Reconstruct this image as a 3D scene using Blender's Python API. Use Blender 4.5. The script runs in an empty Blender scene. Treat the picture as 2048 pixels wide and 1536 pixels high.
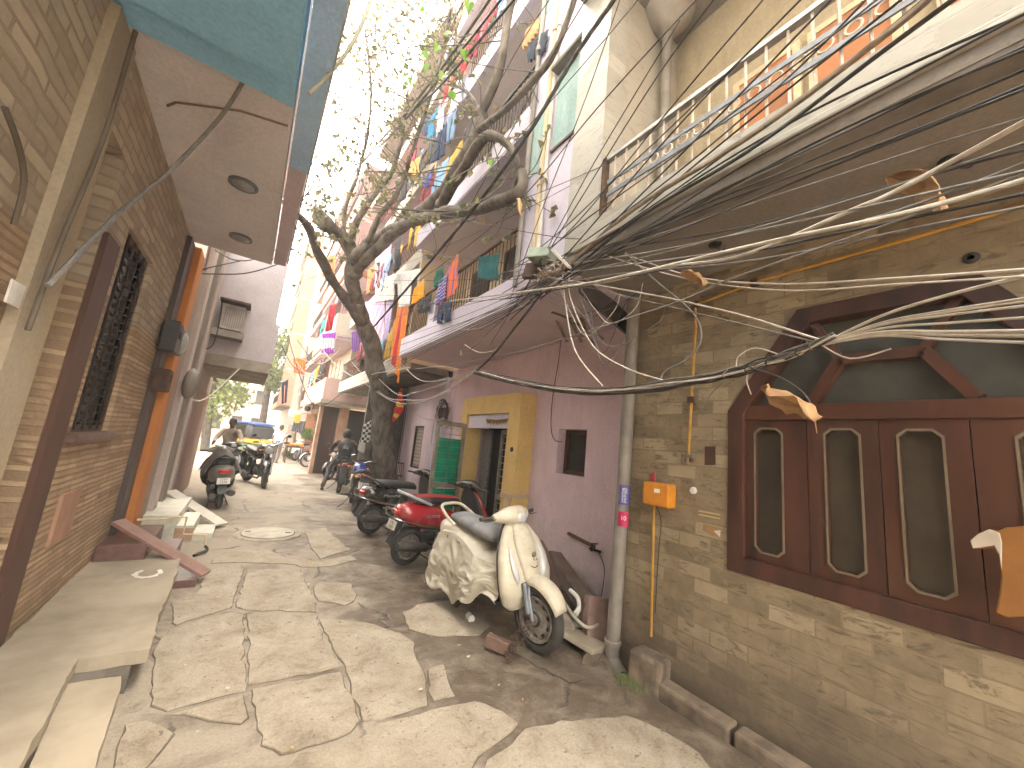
import bpy, bmesh, math, random
from math import sin, cos, pi, radians as RD, sqrt, atan2
from mathutils import Vector as V, Matrix, Euler, noise
random.seed(7)
rnd = random.uniform
SC = bpy.context.scene
COL = SC.collection

# ------------------------------------------------------------------ camera geometry
FPX, CX, CY, HC = 775.0, 1024.0, 768.0, 1.6
_y = V((498 - CX, 848 - CY, FPX)).normalized()
_z = V((1486 - CX, -3750 - CY, FPX)); _z = (_z - _y * _z.dot(_y)).normalized()
_x = _y.cross(_z)
RM = Matrix((_x, _y, _z))
def ray(px, py): return RM @ V((px - CX, py - CY, FPX))
def onz(px, py, Z=0.0):
    d = ray(px, py); return d * ((Z - HC) / d.z) + V((0, 0, HC))
def onx(px, py, X):
    d = ray(px, py); return d * (X / d.x) + V((0, 0, HC))
def ony(px, py, Y):
    d = ray(px, py); return d * (Y / d.y) + V((0, 0, HC))

# ------------------------------------------------------------------ materials
def nodes(name):
    m = bpy.data.materials.new(name); m.use_nodes = True
    nt = m.node_tree; b = nt.nodes['Principled BSDF']
    return m, nt, nt.nodes, nt.links, b
def rgb(c): return (c[0], c[1], c[2], 1)
def ramp(nt, src, stops):
    r = nt.nodes.new('ShaderNodeValToRGB'); e = r.color_ramp.elements
    e[0].position, e[0].color = stops[0][0], rgb(stops[0][1])
    e[1].position, e[1].color = stops[-1][0], rgb(stops[-1][1])
    for p, c in stops[1:-1]:
        k = e.new(p); k.color = rgb(c)
    nt.links.new(src, r.inputs[0]); return r.outputs[0]
def noise_n(nt, vec, scale, detail=5, rough=.6, dist=0):
    n = nt.nodes.new('ShaderNodeTexNoise'); n.inputs['Scale'].default_value = scale
    n.inputs['Detail'].default_value = detail; n.inputs['Roughness'].default_value = rough
    n.inputs['Distortion'].default_value = dist
    nt.links.new(vec, n.inputs['Vector']); return n.outputs['Fac']
def mixc(nt, fac, a, b, mode='MIX'):
    m = nt.nodes.new('ShaderNodeMix'); m.data_type = 'RGBA'; m.blend_type = mode
    for s, v in ((m.inputs[0], fac), (m.inputs[6], a), (m.inputs[7], b)):
        if isinstance(v, (int, float)): s.default_value = v
        elif isinstance(v, tuple): s.default_value = rgb(v)
        else: nt.links.new(v, s)
    return m.outputs[2]
def mth(nt, op, a, b=0.0):
    m = nt.nodes.new('ShaderNodeMath'); m.operation = op
    for s, v in ((m.inputs[0], a), (m.inputs[1], b)):
        if isinstance(v, (int, float)): s.default_value = v
        else: nt.links.new(v, s)
    return m.outputs[0]
def bump(nt, b, h, strength=.3, dist=.01):
    n = nt.nodes.new('ShaderNodeBump'); n.inputs['Strength'].default_value = strength
    n.inputs['Distance'].default_value = dist
    nt.links.new(h, n.inputs['Height'])
    if b.inputs['Normal'].is_linked: nt.links.new(b.inputs['Normal'].links[0].from_socket, n.inputs['Normal'])
    nt.links.new(n.outputs[0], b.inputs['Normal'])
def objco(nt, sc=None):
    t = nt.nodes.new('ShaderNodeTexCoord'); o = t.outputs['Object']
    if sc:
        mp = nt.nodes.new('ShaderNodeMapping'); mp.inputs['Scale'].default_value = sc
        nt.links.new(o, mp.inputs[0]); o = mp.outputs[0]
    return o
def wpos(nt):
    return nt.nodes.new('ShaderNodeNewGeometry').outputs['Position']
def MAT(name, c, c2=None, sc=5, rough=.7, metal=0, bs=.15, bsc=60, streak=None, spec=.5, detail=6, coat=0):
    """two-tone noise paint/plaster/metal with fine bump"""
    m, nt, N, L, b = nodes(name)
    o = objco(nt, streak)
    c2 = c2 or tuple(x * .72 for x in c)
    f = noise_n(nt, o, sc, detail)
    L.new(ramp(nt, f, [(.36, c2), (.62, c)]), b.inputs['Base Color'])
    b.inputs['Roughness'].default_value = rough; b.inputs['Metallic'].default_value = metal
    b.inputs['Specular IOR Level'].default_value = spec
    if coat: b.inputs['Coat Weight'].default_value = coat; b.inputs['Coat Roughness'].default_value = .12
    if bs: bump(nt, b, noise_n(nt, objco(nt), bsc, 4), bs, .004)
    return m
def worn(name, c, dirt, amt=.5, sc=3, rough=.85, peel=None, peelz=None, bs=.35):
    """plaster with stains, vertical streaks and peeling low on the wall"""
    m, nt, N, L, b = nodes(name)
    p = wpos(nt)
    mp = N.new('ShaderNodeMapping'); mp.inputs['Scale'].default_value = (1, 1, .22); L.new(p, mp.inputs[0])
    f1 = noise_n(nt, p, sc, 8, .65, .4); f2 = noise_n(nt, mp.outputs[0], sc * 2.2, 6, .7)
    base = ramp(nt, f1, [(.3, tuple(x * .8 for x in c)), (.55, c), (.75, tuple(min(1, x * 1.1) for x in c))])
    col = mixc(nt, mth(nt, 'MULTIPLY', ramp(nt, f2, [(.5, (0, 0, 0)), (.8, (1, 1, 1))]), amt), base, dirt)
    f3 = noise_n(nt, p, 40, 6)
    col = mixc(nt, .35, col, ramp(nt, f3, [(.35, tuple(x * .6 for x in c)), (.6, c)]))
    h = f3
    if peel:
        s = N.new('ShaderNodeSeparateXYZ'); L.new(p, s.inputs[0])
        g = mth(nt, 'SUBTRACT', peelz, s.outputs[2])
        k = mth(nt, 'ADD', mth(nt, 'MULTIPLY', g, .22), noise_n(nt, p, 7, 8, .75, .6))
        msk = ramp(nt, k, [(.6, (0, 0, 0)), (.64, (1, 1, 1))])
        col = mixc(nt, mth(nt, 'MULTIPLY', msk, .75), col, peel)
        gz = N.new('ShaderNodeMapRange'); L.new(s.outputs[2], gz.inputs[0]); gz.inputs[1].default_value = .75; gz.inputs[2].default_value = .0
        gk = mth(nt, 'MULTIPLY', gz.outputs[0], mth(nt, 'ADD', noise_n(nt, p, 5, 7, .7), .2)); col = mixc(nt, ramp(nt, gk, [(.35, (0, 0, 0)), (.8, (.85,) * 3)]), col, (.17, .135, .12))
        h = mth(nt, 'SUBTRACT', f3, mth(nt, 'MULTIPLY', msk, .6))
    L.new(col, b.inputs['Base Color']); b.inputs['Roughness'].default_value = rough
    bump(nt, b, h, bs, .012)
    return m
def tiles(name, cs, w, h, mortar, mcol, axis='y', veins=None, rough=.45, bs=.3, msize=.006, dirtz=None, dist=0.0, sq=1.0, rel=.004):
    m, nt, N, L, b = nodes(name)
    p = wpos(nt); s = N.new('ShaderNodeSeparateXYZ'); L.new(p, s.inputs[0])
    cb = N.new('ShaderNodeCombineXYZ')
    L.new(s.outputs[1 if axis == 'y' else 0], cb.inputs[0]); L.new(s.outputs[2], cb.inputs[1])
    vec = cb.outputs[0]
    if dist:
        nz = N.new('ShaderNodeTexNoise'); nz.inputs['Scale'].default_value = 5; L.new(p, nz.inputs['Vector'])
        va = N.new('ShaderNodeVectorMath'); va.operation = 'MULTIPLY_ADD'; L.new(nz.outputs['Color'], va.inputs[0])
        va.inputs[1].default_value = (dist,) * 3; L.new(vec, va.inputs[2]); vec = va.outputs[0]
    br = N.new('ShaderNodeTexBrick'); L.new(vec, br.inputs['Vector'])
    br.inputs['Scale'].default_value = 1; br.inputs['Brick Width'].default_value = w; br.inputs['Row Height'].default_value = h
    br.inputs['Mortar Size'].default_value = msize; br.inputs['Mortar Smooth'].default_value = .3
    br.inputs['Color1'].default_value = (0, 0, 0, 1); br.inputs['Color2'].default_value = (1, 1, 1, 1); br.inputs['Mortar'].default_value = (.5, .5, .5, 1)
    br.squash = sq
    n = len(cs) - 1
    tint = ramp(nt, br.outputs['Color'], [(.15 + .7 * i / n, c) for i, c in enumerate(cs)])
    col = mixc(nt, .45, tint, ramp(nt, noise_n(nt, p, 6, 8, .7, .5), [(.3, cs[0]), (.7, cs[-1])]))
    if veins:
        mp = N.new('ShaderNodeMapping'); mp.inputs['Rotation'].default_value = (.7, .3, .2); mp.inputs['Scale'].default_value = (4, 4, 14); L.new(p, mp.inputs[0])
        va = N.new('ShaderNodeVectorMath'); va.operation = 'MULTIPLY_ADD'; L.new(br.outputs['Color'], va.inputs[0]); va.inputs[1].default_value = (9, 5, 3); L.new(mp.outputs[0], va.inputs[2])
        vn = noise_n(nt, va.outputs[0], 1.1, 9, .72, 1.4)
        col = mixc(nt, ramp(nt, vn, [(.36, (.85,) * 3), (.47, (0, 0, 0)), (.62, (0, 0, 0)), (.74, (.4,) * 3)]), col, veins)
    col = mixc(nt, mth(nt, 'MULTIPLY', br.outputs['Fac'], .45), col, mcol)
    if dirtz:
        z0, z1, dc = dirtz
        g = N.new('ShaderNodeMapRange'); L.new(s.outputs[2], g.inputs[0]); g.inputs[1].default_value = z1; g.inputs[2].default_value = z0
        k = mth(nt, 'MULTIPLY', g.outputs[0], mth(nt, 'ADD', noise_n(nt, p, 3.5, 7, .7), .25))
        col = mixc(nt, ramp(nt, k, [(.35, (0, 0, 0)), (.75, (.8,) * 3)]), col, dc)
    L.new(col, b.inputs['Base Color']); b.inputs['Roughness'].default_value = rough
    hh = mth(nt, 'SUBTRACT', mth(nt, 'MULTIPLY', noise_n(nt, p, 45, 5), .35), br.outputs['Fac'])
    bump(nt, b, hh, bs, rel)
    return m
def glass_dark(name, c=(.02, .018, .015), rough=.12):
    m, nt, N, L, b = nodes(name)
    L.new(ramp(nt, noise_n(nt, objco(nt), 3, 4), [(.3, c), (.7, tuple(x * 1.8 for x in c))]), b.inputs['Base Color'])
    b.inputs['Roughness'].default_value = rough; return m
def striped(name, cols, axis, freq, rough=.9, c3=None, wob=.1):
    m, nt, N, L, b = nodes(name)
    s = N.new('ShaderNodeSeparateXYZ'); L.new(objco(nt), s.inputs[0])
    a = mth(nt, 'ADD', mth(nt, 'MULTIPLY', s.outputs[axis], freq), mth(nt, 'MULTIPLY', noise_n(nt, objco(nt), 4), wob))
    f = mth(nt, 'FRACT', a)
    n = len(cols); r = N.new('ShaderNodeValToRGB'); r.color_ramp.interpolation = 'CONSTANT'
    e = r.color_ramp.elements; e[0].color = rgb(cols[0]); e[1].position = 1 / n; e[1].color = rgb(cols[1])
    for i in range(2, n):
        k = e.new(i / n); k.color = rgb(cols[i])
    L.new(f, r.inputs[0]); L.new(r.outputs[0], b.inputs['Base Color']); b.inputs['Roughness'].default_value = rough
    return m

# ------------------------------------------------------------------ mesh builder
class MB:
    def __init__(s): s.v = []; s.f = []; s.mi = []; s.m = 0
    def add(s, vs, fs):
        n = len(s.v); s.v += [V(p) for p in vs]
        for f in fs: s.f.append([i + n for i in f]); s.mi.append(s.m)
        return s
    def bx(s, x0, x1, y0, y1, z0, z1):
        return s.add([(x0, y0, z0), (x1, y0, z0), (x1, y1, z0), (x0, y1, z0), (x0, y0, z1), (x1, y0, z1), (x1, y1, z1), (x0, y1, z1)],
                     [(0, 3, 2, 1), (4, 5, 6, 7), (0, 1, 5, 4), (1, 2, 6, 5), (2, 3, 7, 6), (3, 0, 4, 7)])
    def box(s, c, d, rot=None):
        q = MB().bx(-d[0] / 2, d[0] / 2, -d[1] / 2, d[1] / 2, -d[2] / 2, d[2] / 2)
        M = Matrix.Translation(V(c)) @ (Euler(rot).to_matrix().to_4x4() if rot else Matrix())
        return s.add([M @ p for p in q.v], q.f)
    def bar(s, a, b, w, h, up=(0, 0, 1)):
        a, b = V(a), V(b); d = (b - a).normalized(); u = V(up); r = d.cross(u)
        if r.length < 1e-4: r = d.cross(V((1, 0, 0)))
        r.normalize(); u = r.cross(d)
        vs = [p + r * (w / 2 * i) + u * (h / 2 * j) for p in (a, b) for i, j in ((-1, -1), (1, -1), (1, 1), (-1, 1))]
        return s.add(vs, [(0, 1, 2, 3), (7, 6, 5, 4), (0, 4, 5, 1), (1, 5, 6, 2), (2, 6, 7, 3), (3, 7, 4, 0)])
    def tube(s, pts, r, n=8, closed=False, cap=True):
        pts = [V(p) for p in pts]; k = len(pts)
        rs = r if isinstance(r, (list, tuple)) else [r] * k
        T = []
        for i in range(k):
            a = pts[(i - 1) % k] if (closed or i) else pts[0]; b = pts[(i + 1) % k] if (closed or i < k - 1) else pts[-1]
            t = b - a; T.append(t.normalized() if t.length > 1e-9 else V((0, 0, 1)))
        u = T[0].orthogonal().normalized(); vs = []
        for i in range(k):
            if i: u = (u - T[i] * u.dot(T[i])); u = u.normalized() if u.length > 1e-6 else T[i].orthogonal().normalized()
            w = T[i].cross(u)
            vs += [pts[i] + (u * cos(2 * pi * j / n) + w * sin(2 * pi * j / n)) * rs[i] for j in range(n)]
        fs = [(i * n + j, i * n + (j + 1) % n, ((i + 1) % k) * n + (j + 1) % n, ((i + 1) % k) * n + j) for i in range(k if closed else k - 1) for j in range(n)]
        if cap and not closed: fs += [tuple(range(n - 1, -1, -1)), tuple((k - 1) * n + j for j in range(n))]
        return s.add(vs, fs)
    def rod(s, a, b, r, n=8): return s.tube([a, b], r, n)
    def loft(s, rings, cap=True, closed=False):
        n = len(rings[0]); k = len(rings); vs = [p for r in rings for p in r]
        fs = [(i * n + j, i * n + (j + 1) % n, ((i + 1) % k) * n + (j + 1) % n, ((i + 1) % k) * n + j) for i in range(k if closed else k - 1) for j in range(n)]
        if cap and not closed: fs += [tuple(range(n - 1, -1, -1)), tuple((k - 1) * n + j for j in range(n))]
        return s.add(vs, fs)
    def lathe(s, prof, c, axis=(0, 0, 1), n=24):
        c = V(c); a = V(axis).normalized(); u = a.orthogonal().normalized(); w = a.cross(u)
        return s.loft([[c + a * h + (u * cos(2 * pi * j / n) + w * sin(2 * pi * j / n)) * max(r, 1e-4) for j in range(n)] for r, h in prof])
    def prism(s, poly, ext):
        poly = [V(p) for p in poly]; e = V(ext); n = len(poly)
        fs = [tuple(range(n)), tuple(range(2 * n - 1, n - 1, -1))] + [(i, i + n, (i + 1) % n + n, (i + 1) % n) for i in range(n)]
        return s.add(poly + [p + e for p in poly], fs)
    def ringframe(s, outer, inner, ext):
        outer = [V(p) for p in outer]; inner = [V(p) for p in inner]; e = V(ext); n = len(outer)
        vs = outer + inner + [p + e for p in outer] + [p + e for p in inner]; fs = []
        for i in range(n):
            j = (i + 1) % n
            fs += [(i, j, n + j, n + i), (2 * n + i, 3 * n + i, 3 * n + j, 2 * n + j), (i, 2 * n + i, 2 * n + j, j), (n + i, n + j, 3 * n + j, 3 * n + i)]
        return s.add(vs, fs)
    def grid(s, fn, nu, nv, keep=None, thick=0):
        vs = [V(fn(i / nu, j / nv)) for j in range(nv + 1) for i in range(nu + 1)]
        fs = [(j * (nu + 1) + i, j * (nu + 1) + i + 1, (j + 1) * (nu + 1) + i + 1, (j + 1) * (nu + 1) + i) for j in range(nv) for i in range(nu)
              if keep is None or keep((i + .5) / nu, (j + .5) / nv)]
        used = sorted({i for f in fs for i in f}); mp = {a: b for b, a in enumerate(used)}
        return s.add([vs[i] for i in used], [tuple(mp[i] for i in f) for f in fs])
    def ball(s, c, r, nu=12, nv=8):
        c = V(c); r = r if isinstance(r, (tuple, list)) else (r, r, r)
        rings = []
        for j in range(nv + 1):
            t = -pi / 2 + pi * j / nv; q = max(cos(t), 1e-3)
            rings.append([c + V((r[0] * q * cos(2 * pi * i / nu), r[1] * q * sin(2 * pi * i / nu), r[2] * sin(t))) for i in range(nu)])
        return s.loft(rings)
    def build(s, name, mats, parent=None, smooth=0, bev=0, local=False, solid=0, sub=0):
        me = bpy.data.meshes.new(name); me.from_pydata([tuple(p) for p in s.v], [], s.f)
        mats = mats if isinstance(mats, (list, tuple)) else [mats]
        for m in mats: me.materials.append(m)
        if len(mats) > 1: me.polygons.foreach_set('material_index', s.mi)
        o = bpy.data.objects.new(name, me); COL.objects.link(o)
        if parent is not None:
            o.parent = parent
            if not local:
                M = Matrix(); q = parent
                while q is not None: M = q.matrix_basis @ M; q = q.parent
                me.transform(M.inverted())
        bm = bmesh.new(); bm.from_mesh(me); bmesh.ops.recalc_face_normals(bm, faces=bm.faces); bm.to_mesh(me); bm.free()
        if smooth:
            me.shade_smooth(); me.set_sharp_from_angle(angle=RD(smooth))
        if solid:
            d = o.modifiers.new('solid', 'SOLIDIFY'); d.thickness = solid; d.offset = 0
        if bev:
            d = o.modifiers.new('bevel', 'BEVEL'); d.width = bev; d.segments = 2; d.limit_method = 'ANGLE'; d.angle_limit = RD(40)
        if sub:
            d = o.modifiers.new('sub', 'SUBSURF'); d.levels = d.render_levels = sub
        me.update(); return o
def thing(name, loc, label, cat, group=None, rot=(0, 0, 0)):
    o = bpy.data.objects.new(name, None); COL.objects.link(o); o.location = loc; o.rotation_euler = rot
    o.empty_display_size = .1
    return tag(o, label, cat, group)
def tag(o, label, cat, group=None):
    o['label'] = label; o['category'] = cat
    if group: o['group'] = group
    return o
def struct(o, kind='structure', label=None):
    o['kind'] = kind
    if label: o['label'] = label
    return o
def sup(c, a, b, n=16, e=2.6, ua=(0, 1, 0), ub=(0, 0, 1)):
    """superellipse ring around c with half sizes a, b"""
    c, ua, ub = V(c), V(ua), V(ub); out = []
    for i in range(n):
        t = 2 * pi * i / n; ct, st = cos(t), sin(t)
        out.append(c + ua * (a * math.copysign(abs(ct) ** (2 / e), ct)) + ub * (b * math.copysign(abs(st) ** (2 / e), st)))
    return out
def spline(pts, n=6):
    pts = [V(p) for p in pts]; out = []
    for i in range(len(pts) - 1):
        p0 = pts[max(i - 1, 0)]; p1 = pts[i]; p2 = pts[i + 1]; p3 = pts[min(i + 2, len(pts) - 1)]
        for k in range(n):
            t = k / n
            out.append(.5 * ((2 * p1) + (p2 - p0) * t + (2 * p0 - 5 * p1 + 4 * p2 - p3) * t * t + (3 * p1 - p0 - 3 * p2 + p3) * t ** 3))
    out.append(pts[-1]); return out
def text_mesh(name, txt, size, mat, parent, M, ext=.0008, sx=1.0, shear=0):
    cu = bpy.data.curves.new(name, 'FONT'); cu.body = txt; cu.size = size; cu.extrude = ext
    cu.align_x = 'CENTER'; cu.align_y = 'CENTER'; cu.shear = shear
    t = bpy.data.objects.new(name + '_tmp', cu); COL.objects.link(t)
    dg = bpy.context.evaluated_depsgraph_get()
    me = bpy.data.meshes.new_from_object(t.evaluated_get(dg)); bpy.data.objects.remove(t)
    me.transform(M @ Matrix.Diagonal((sx, 1, 1, 1))); me.materials.clear(); me.materials.append(mat)
    o = bpy.data.objects.new(name, me); COL.objects.link(o); o.parent = parent
    return o
def basis(o, x, y):
    """matrix with local x, y along the given directions, at o"""
    x = V(x).normalized(); y = V(y); z = x.cross(y).normalized(); y = z.cross(x)
    m = Matrix((x, y, z)).transposed().to_4x4(); m.translation = V(o); return m
# ------------------------------------------------------------------ camera, world, light
cam = bpy.data.objects.new('camera', bpy.data.cameras.new('camera')); COL.objects.link(cam)
MW = Matrix((RM.col[0], -RM.col[1], -RM.col[2])).transposed().to_4x4(); MW.translation = V((0, 0, HC))
cam.matrix_world = MW
cam.data.sensor_width = 36; cam.data.lens = 36 * FPX / 2048; cam.data.clip_end = 500; cam.data.clip_start = .02
SC.camera = cam
W = bpy.data.worlds.new('World'); SC.world = W; W.use_nodes = True
wn = W.node_tree.nodes; wl = W.node_tree.links
sky = wn.new('ShaderNodeTexSky'); sky.sky_type = 'NISHITA'; sky.sun_disc = False
SUN_EL, SUN_AZ = 58, 80        # azimuth: degrees from +y towards +x
sky.sun_elevation = RD(SUN_EL); sky.sun_rotation = RD(SUN_AZ); sky.dust_density = 6; sky.air_density = 1.2; sky.ozone_density = .6
hs = wn.new('ShaderNodeHueSaturation'); hs.inputs['Saturation'].default_value = .12
wl.new(sky.outputs[0], hs.inputs['Color']); bg = wn['Background']
warm = wn.new('ShaderNodeMix'); warm.data_type = 'RGBA'; warm.blend_type = 'MULTIPLY'; warm.inputs[0].default_value = 1; warm.inputs[7].default_value = (1, .92, .79, 1)   # hazy, dusty daylight
wl.new(hs.outputs[0], warm.inputs[6]); wl.new(warm.outputs[2], bg.inputs[0]); bg.inputs[1].default_value = .15
sun = bpy.data.objects.new('sun', bpy.data.lights.new('sun', 'SUN')); COL.objects.link(sun)
sun.data.energy = .5; sun.data.angle = RD(30); sun.data.color = (1, .95, .86)
sd = V((sin(RD(SUN_AZ)) * cos(RD(SUN_EL)), cos(RD(SUN_AZ)) * cos(RD(SUN_EL)), sin(RD(SUN_EL))))
sun.rotation_euler = sd.to_track_quat('Z', 'Y').to_euler()
SC.view_settings.view_transform = 'Standard'; SC.view_settings.look = 'None'; SC.view_settings.gamma = 1; SC.view_settings.exposure = 4.55
SC.cycles.max_bounces = 8; SC.cycles.diffuse_bounces = 5; SC.cycles.use_denoising = True

# ------------------------------------------------------------------ palette
m_conc = MAT('bare_concrete', (.36, .32, .27), (.22, .19, .16), 3, .9, bs=.4, bsc=30)
m_conc_d = MAT('grimy_concrete', (.20, .175, .15), (.11, .095, .08), 3, .9, bs=.5, bsc=25)
m_soff = worn('cream_soffit', (.70, .65, .66), (.34, .29, .27), .35, 1.3)
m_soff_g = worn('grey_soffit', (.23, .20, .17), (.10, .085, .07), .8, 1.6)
m_teal = worn('teal_flare_paint', (.30, .60, .86), (.23, .48, .72), .3, 1.2)  # teal paint lightened so its colour carries the lens flare
m_blue = worn('blue_grey_flare_paint', (.42, .62, .88), (.30, .40, .54), .5, 1.5)  # fascia colour lifted likewise, flare tone mixed into the paint
m_lil = worn('lilac_plaster', (.78, .62, .69), (.50, .39, .41), .95, 1.5, peel=(.60, .52, .53), peelz=1.15)
m_lilw = worn('pale_lilac_paint', (.66, .62, .74), (.50, .44, .50), .5, 2.0)
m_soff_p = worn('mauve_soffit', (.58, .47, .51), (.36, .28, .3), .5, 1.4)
m_yel = worn('yellow_paint', (.70, .50, .19), (.42, .29, .11), .45, 3)
m_cream = worn('cream_plaster', (.62, .50, .33), (.40, .31, .2), .6, 2)
m_pinkw = worn('faded_pink_plaster', (.50, .35, .31), (.34, .26, .23), .6, 2)
m_orw = worn('faded_orange_plaster', (.52, .26, .16), (.4, .24, .17), .5, 2)
m_tan = worn('tan_plaster', (.50, .42, .33), (.28, .23, .18), .6, 2)
m_pale = worn('pale_plaster', (.48, .44, .38), (.42, .37, .32), .6, 2)
m_marble = tiles('marble_tile', [(.13, .10, .063), (.28, .22, .14), (.20, .155, .097), (.38, .31, .205)], .25, .102, .003, (.19, .145, .09), 'y', (.10, .07, .042), .4, .3, dirtz=(0.1, 1.05, (.11, .085, .065)), dist=.012)
m_marble2 = tiles('pale_marble_tile', [(.30, .28, .235), (.43, .415, .37), (.36, .345, .30)], .42, .15, .0025, (.27, .25, .21), 'y', (.22, .205, .18), .35, .25)
m_marble2x = tiles('pale_marble_tile_side', [(.32, .29, .235), (.41, .38, .32), (.36, .335, .28)], .42, .15, .0025, (.28, .25, .2), 'x', (.24, .21, .17), .35, .25)
m_stone = tiles('split_stone_cladding', [(.24, .155, .095), (.44, .31, .19), (.34, .235, .145), (.56, .41, .265)], .75, .042, .006, (.17, .115, .075), 'y', None, .85, 1.0, .008, dist=.02, rel=.02)
m_stoneb = tiles('stone_blocks', [(.28, .22, .16), (.44, .35, .25), (.35, .28, .21), (.50, .41, .30)], .30, .075, .006, (.20, .155, .115), 'y', None, .85, 1.0, .009, dist=.04, rel=.02)
m_ribbed = tiles('pink_ribbed_cladding', [(.40, .28, .23), (.46, .33, .27), (.42, .30, .25)], 2.0, .035, .004, (.25, .17, .14), 'y', None, .85, .8, .005)
m_wood = MAT('red_brown_wood', (.075, .027, .016), (.030, .012, .008), 5, .42, bs=.2, bsc=80, streak=(1, 1, .2))
m_wood2 = MAT('orange_brown_wood', (.088, .031, .014), (.055, .019, .010), 4, .38, bs=.2, bsc=80, streak=(1, 1, .2))
m_bead = MAT('dull_brass_beading', (.17, .13, .085), rough=.5)
m_brn = MAT('dark_brown_wood', (.09, .042, .028), (.05, .025, .018), 3, .55, streak=(1, 1, .15))
m_gran = MAT('maroon_granite', (.16, .085, .075), (.10, .055, .05), 14, .35, bs=.1)
m_glass = glass_dark('dark_glass', (.034, .027, .019), .22)
m_glass2 = glass_dark('dusty_glass', (.045, .045, .038), .25)
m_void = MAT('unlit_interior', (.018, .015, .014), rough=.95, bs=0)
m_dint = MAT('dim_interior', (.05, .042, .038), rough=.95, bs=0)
m_iron = MAT('black_iron', (.025, .024, .024), (.045, .035, .03), 9, .55, .4)
m_ironr = MAT('rusty_iron', (.10, .055, .035), (.05, .03, .022), 12, .8, .2)
m_steel = MAT('dull_steel', (.42, .42, .42), (.3, .3, .3), 9, .38, .85)
m_steelp = MAT('grey_steel_band', (.20, .22, .25), (.14, .15, .17), 9, .45, .5)
m_bar = MAT('cream_painted_bar', (.55, .48, .40), (.38, .3, .24), 9, .6)
m_pvc = MAT('grey_plastic_pipe', (.25, .225, .20), (.17, .15, .13), 5, .55)
m_pvcw = MAT('off_white_pipe', (.58, .55, .50), (.42, .38, .33), 5, .5)
m_gas = MAT('yellow_pipe_paint', (.50, .27, .03), (.33, .18, .03), 8, .5)
m_gasb = MAT('orange_meter_paint', (.62, .24, .015), (.45, .17, .02), 6, .45)
m_orange = MAT('orange_paint', (.55, .21, .05), (.40, .15, .045), 3, .75, streak=(1, 1, .2))
m_green = MAT('emerald_sheet', (.0, .34, .19), (.0, .26, .145), 5, .45, bs=.25, bsc=18)
m_greenw = worn('weathered_green_paint', (.30, .44, .43), (.55, .58, .58), .8, 4)
m_white = MAT('white_plastic', (.72, .70, .66), (.55, .53, .5), 6, .5)
m_blackp = MAT('black_plastic', (.02, .02, .021), (.035, .034, .033), 9, .45)
m_rub = MAT('dusty_rubber', (.05, .046, .042), (.03, .028, .026), 8, .85, bs=.3)
m_cable = MAT('black_cable', (.022, .021, .021), (.05, .045, .04), 20, .5)
m_cableg = MAT('grey_cable', (.20, .19, .18), (.12, .11, .1), 20, .5)
m_cablew = MAT('dusty_white_cable', (.52, .48, .42), (.38, .33, .28), 20, .55)
m_cabler = MAT('dusty_brown_cable', (.30, .235, .175), (.18, .14, .1), 12, .8)
m_brick = MAT('red_brick', (.17, .095, .072), (.11, .075, .06), 9, .95, bs=.5)
m_leafdead = MAT('dead_leaf', (.40, .25, .12), (.24, .13, .06), 9, .8, bs=.4, bsc=20)
m_dirt = MAT('packed_dirt', (.17, .13, .095), (.10, .075, .055), 4, .95, bs=.6, bsc=20)
m_mud = MAT('wet_black_silt', (.03, .026, .022), (.06, .05, .04), 5, .35, bs=.4)

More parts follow.
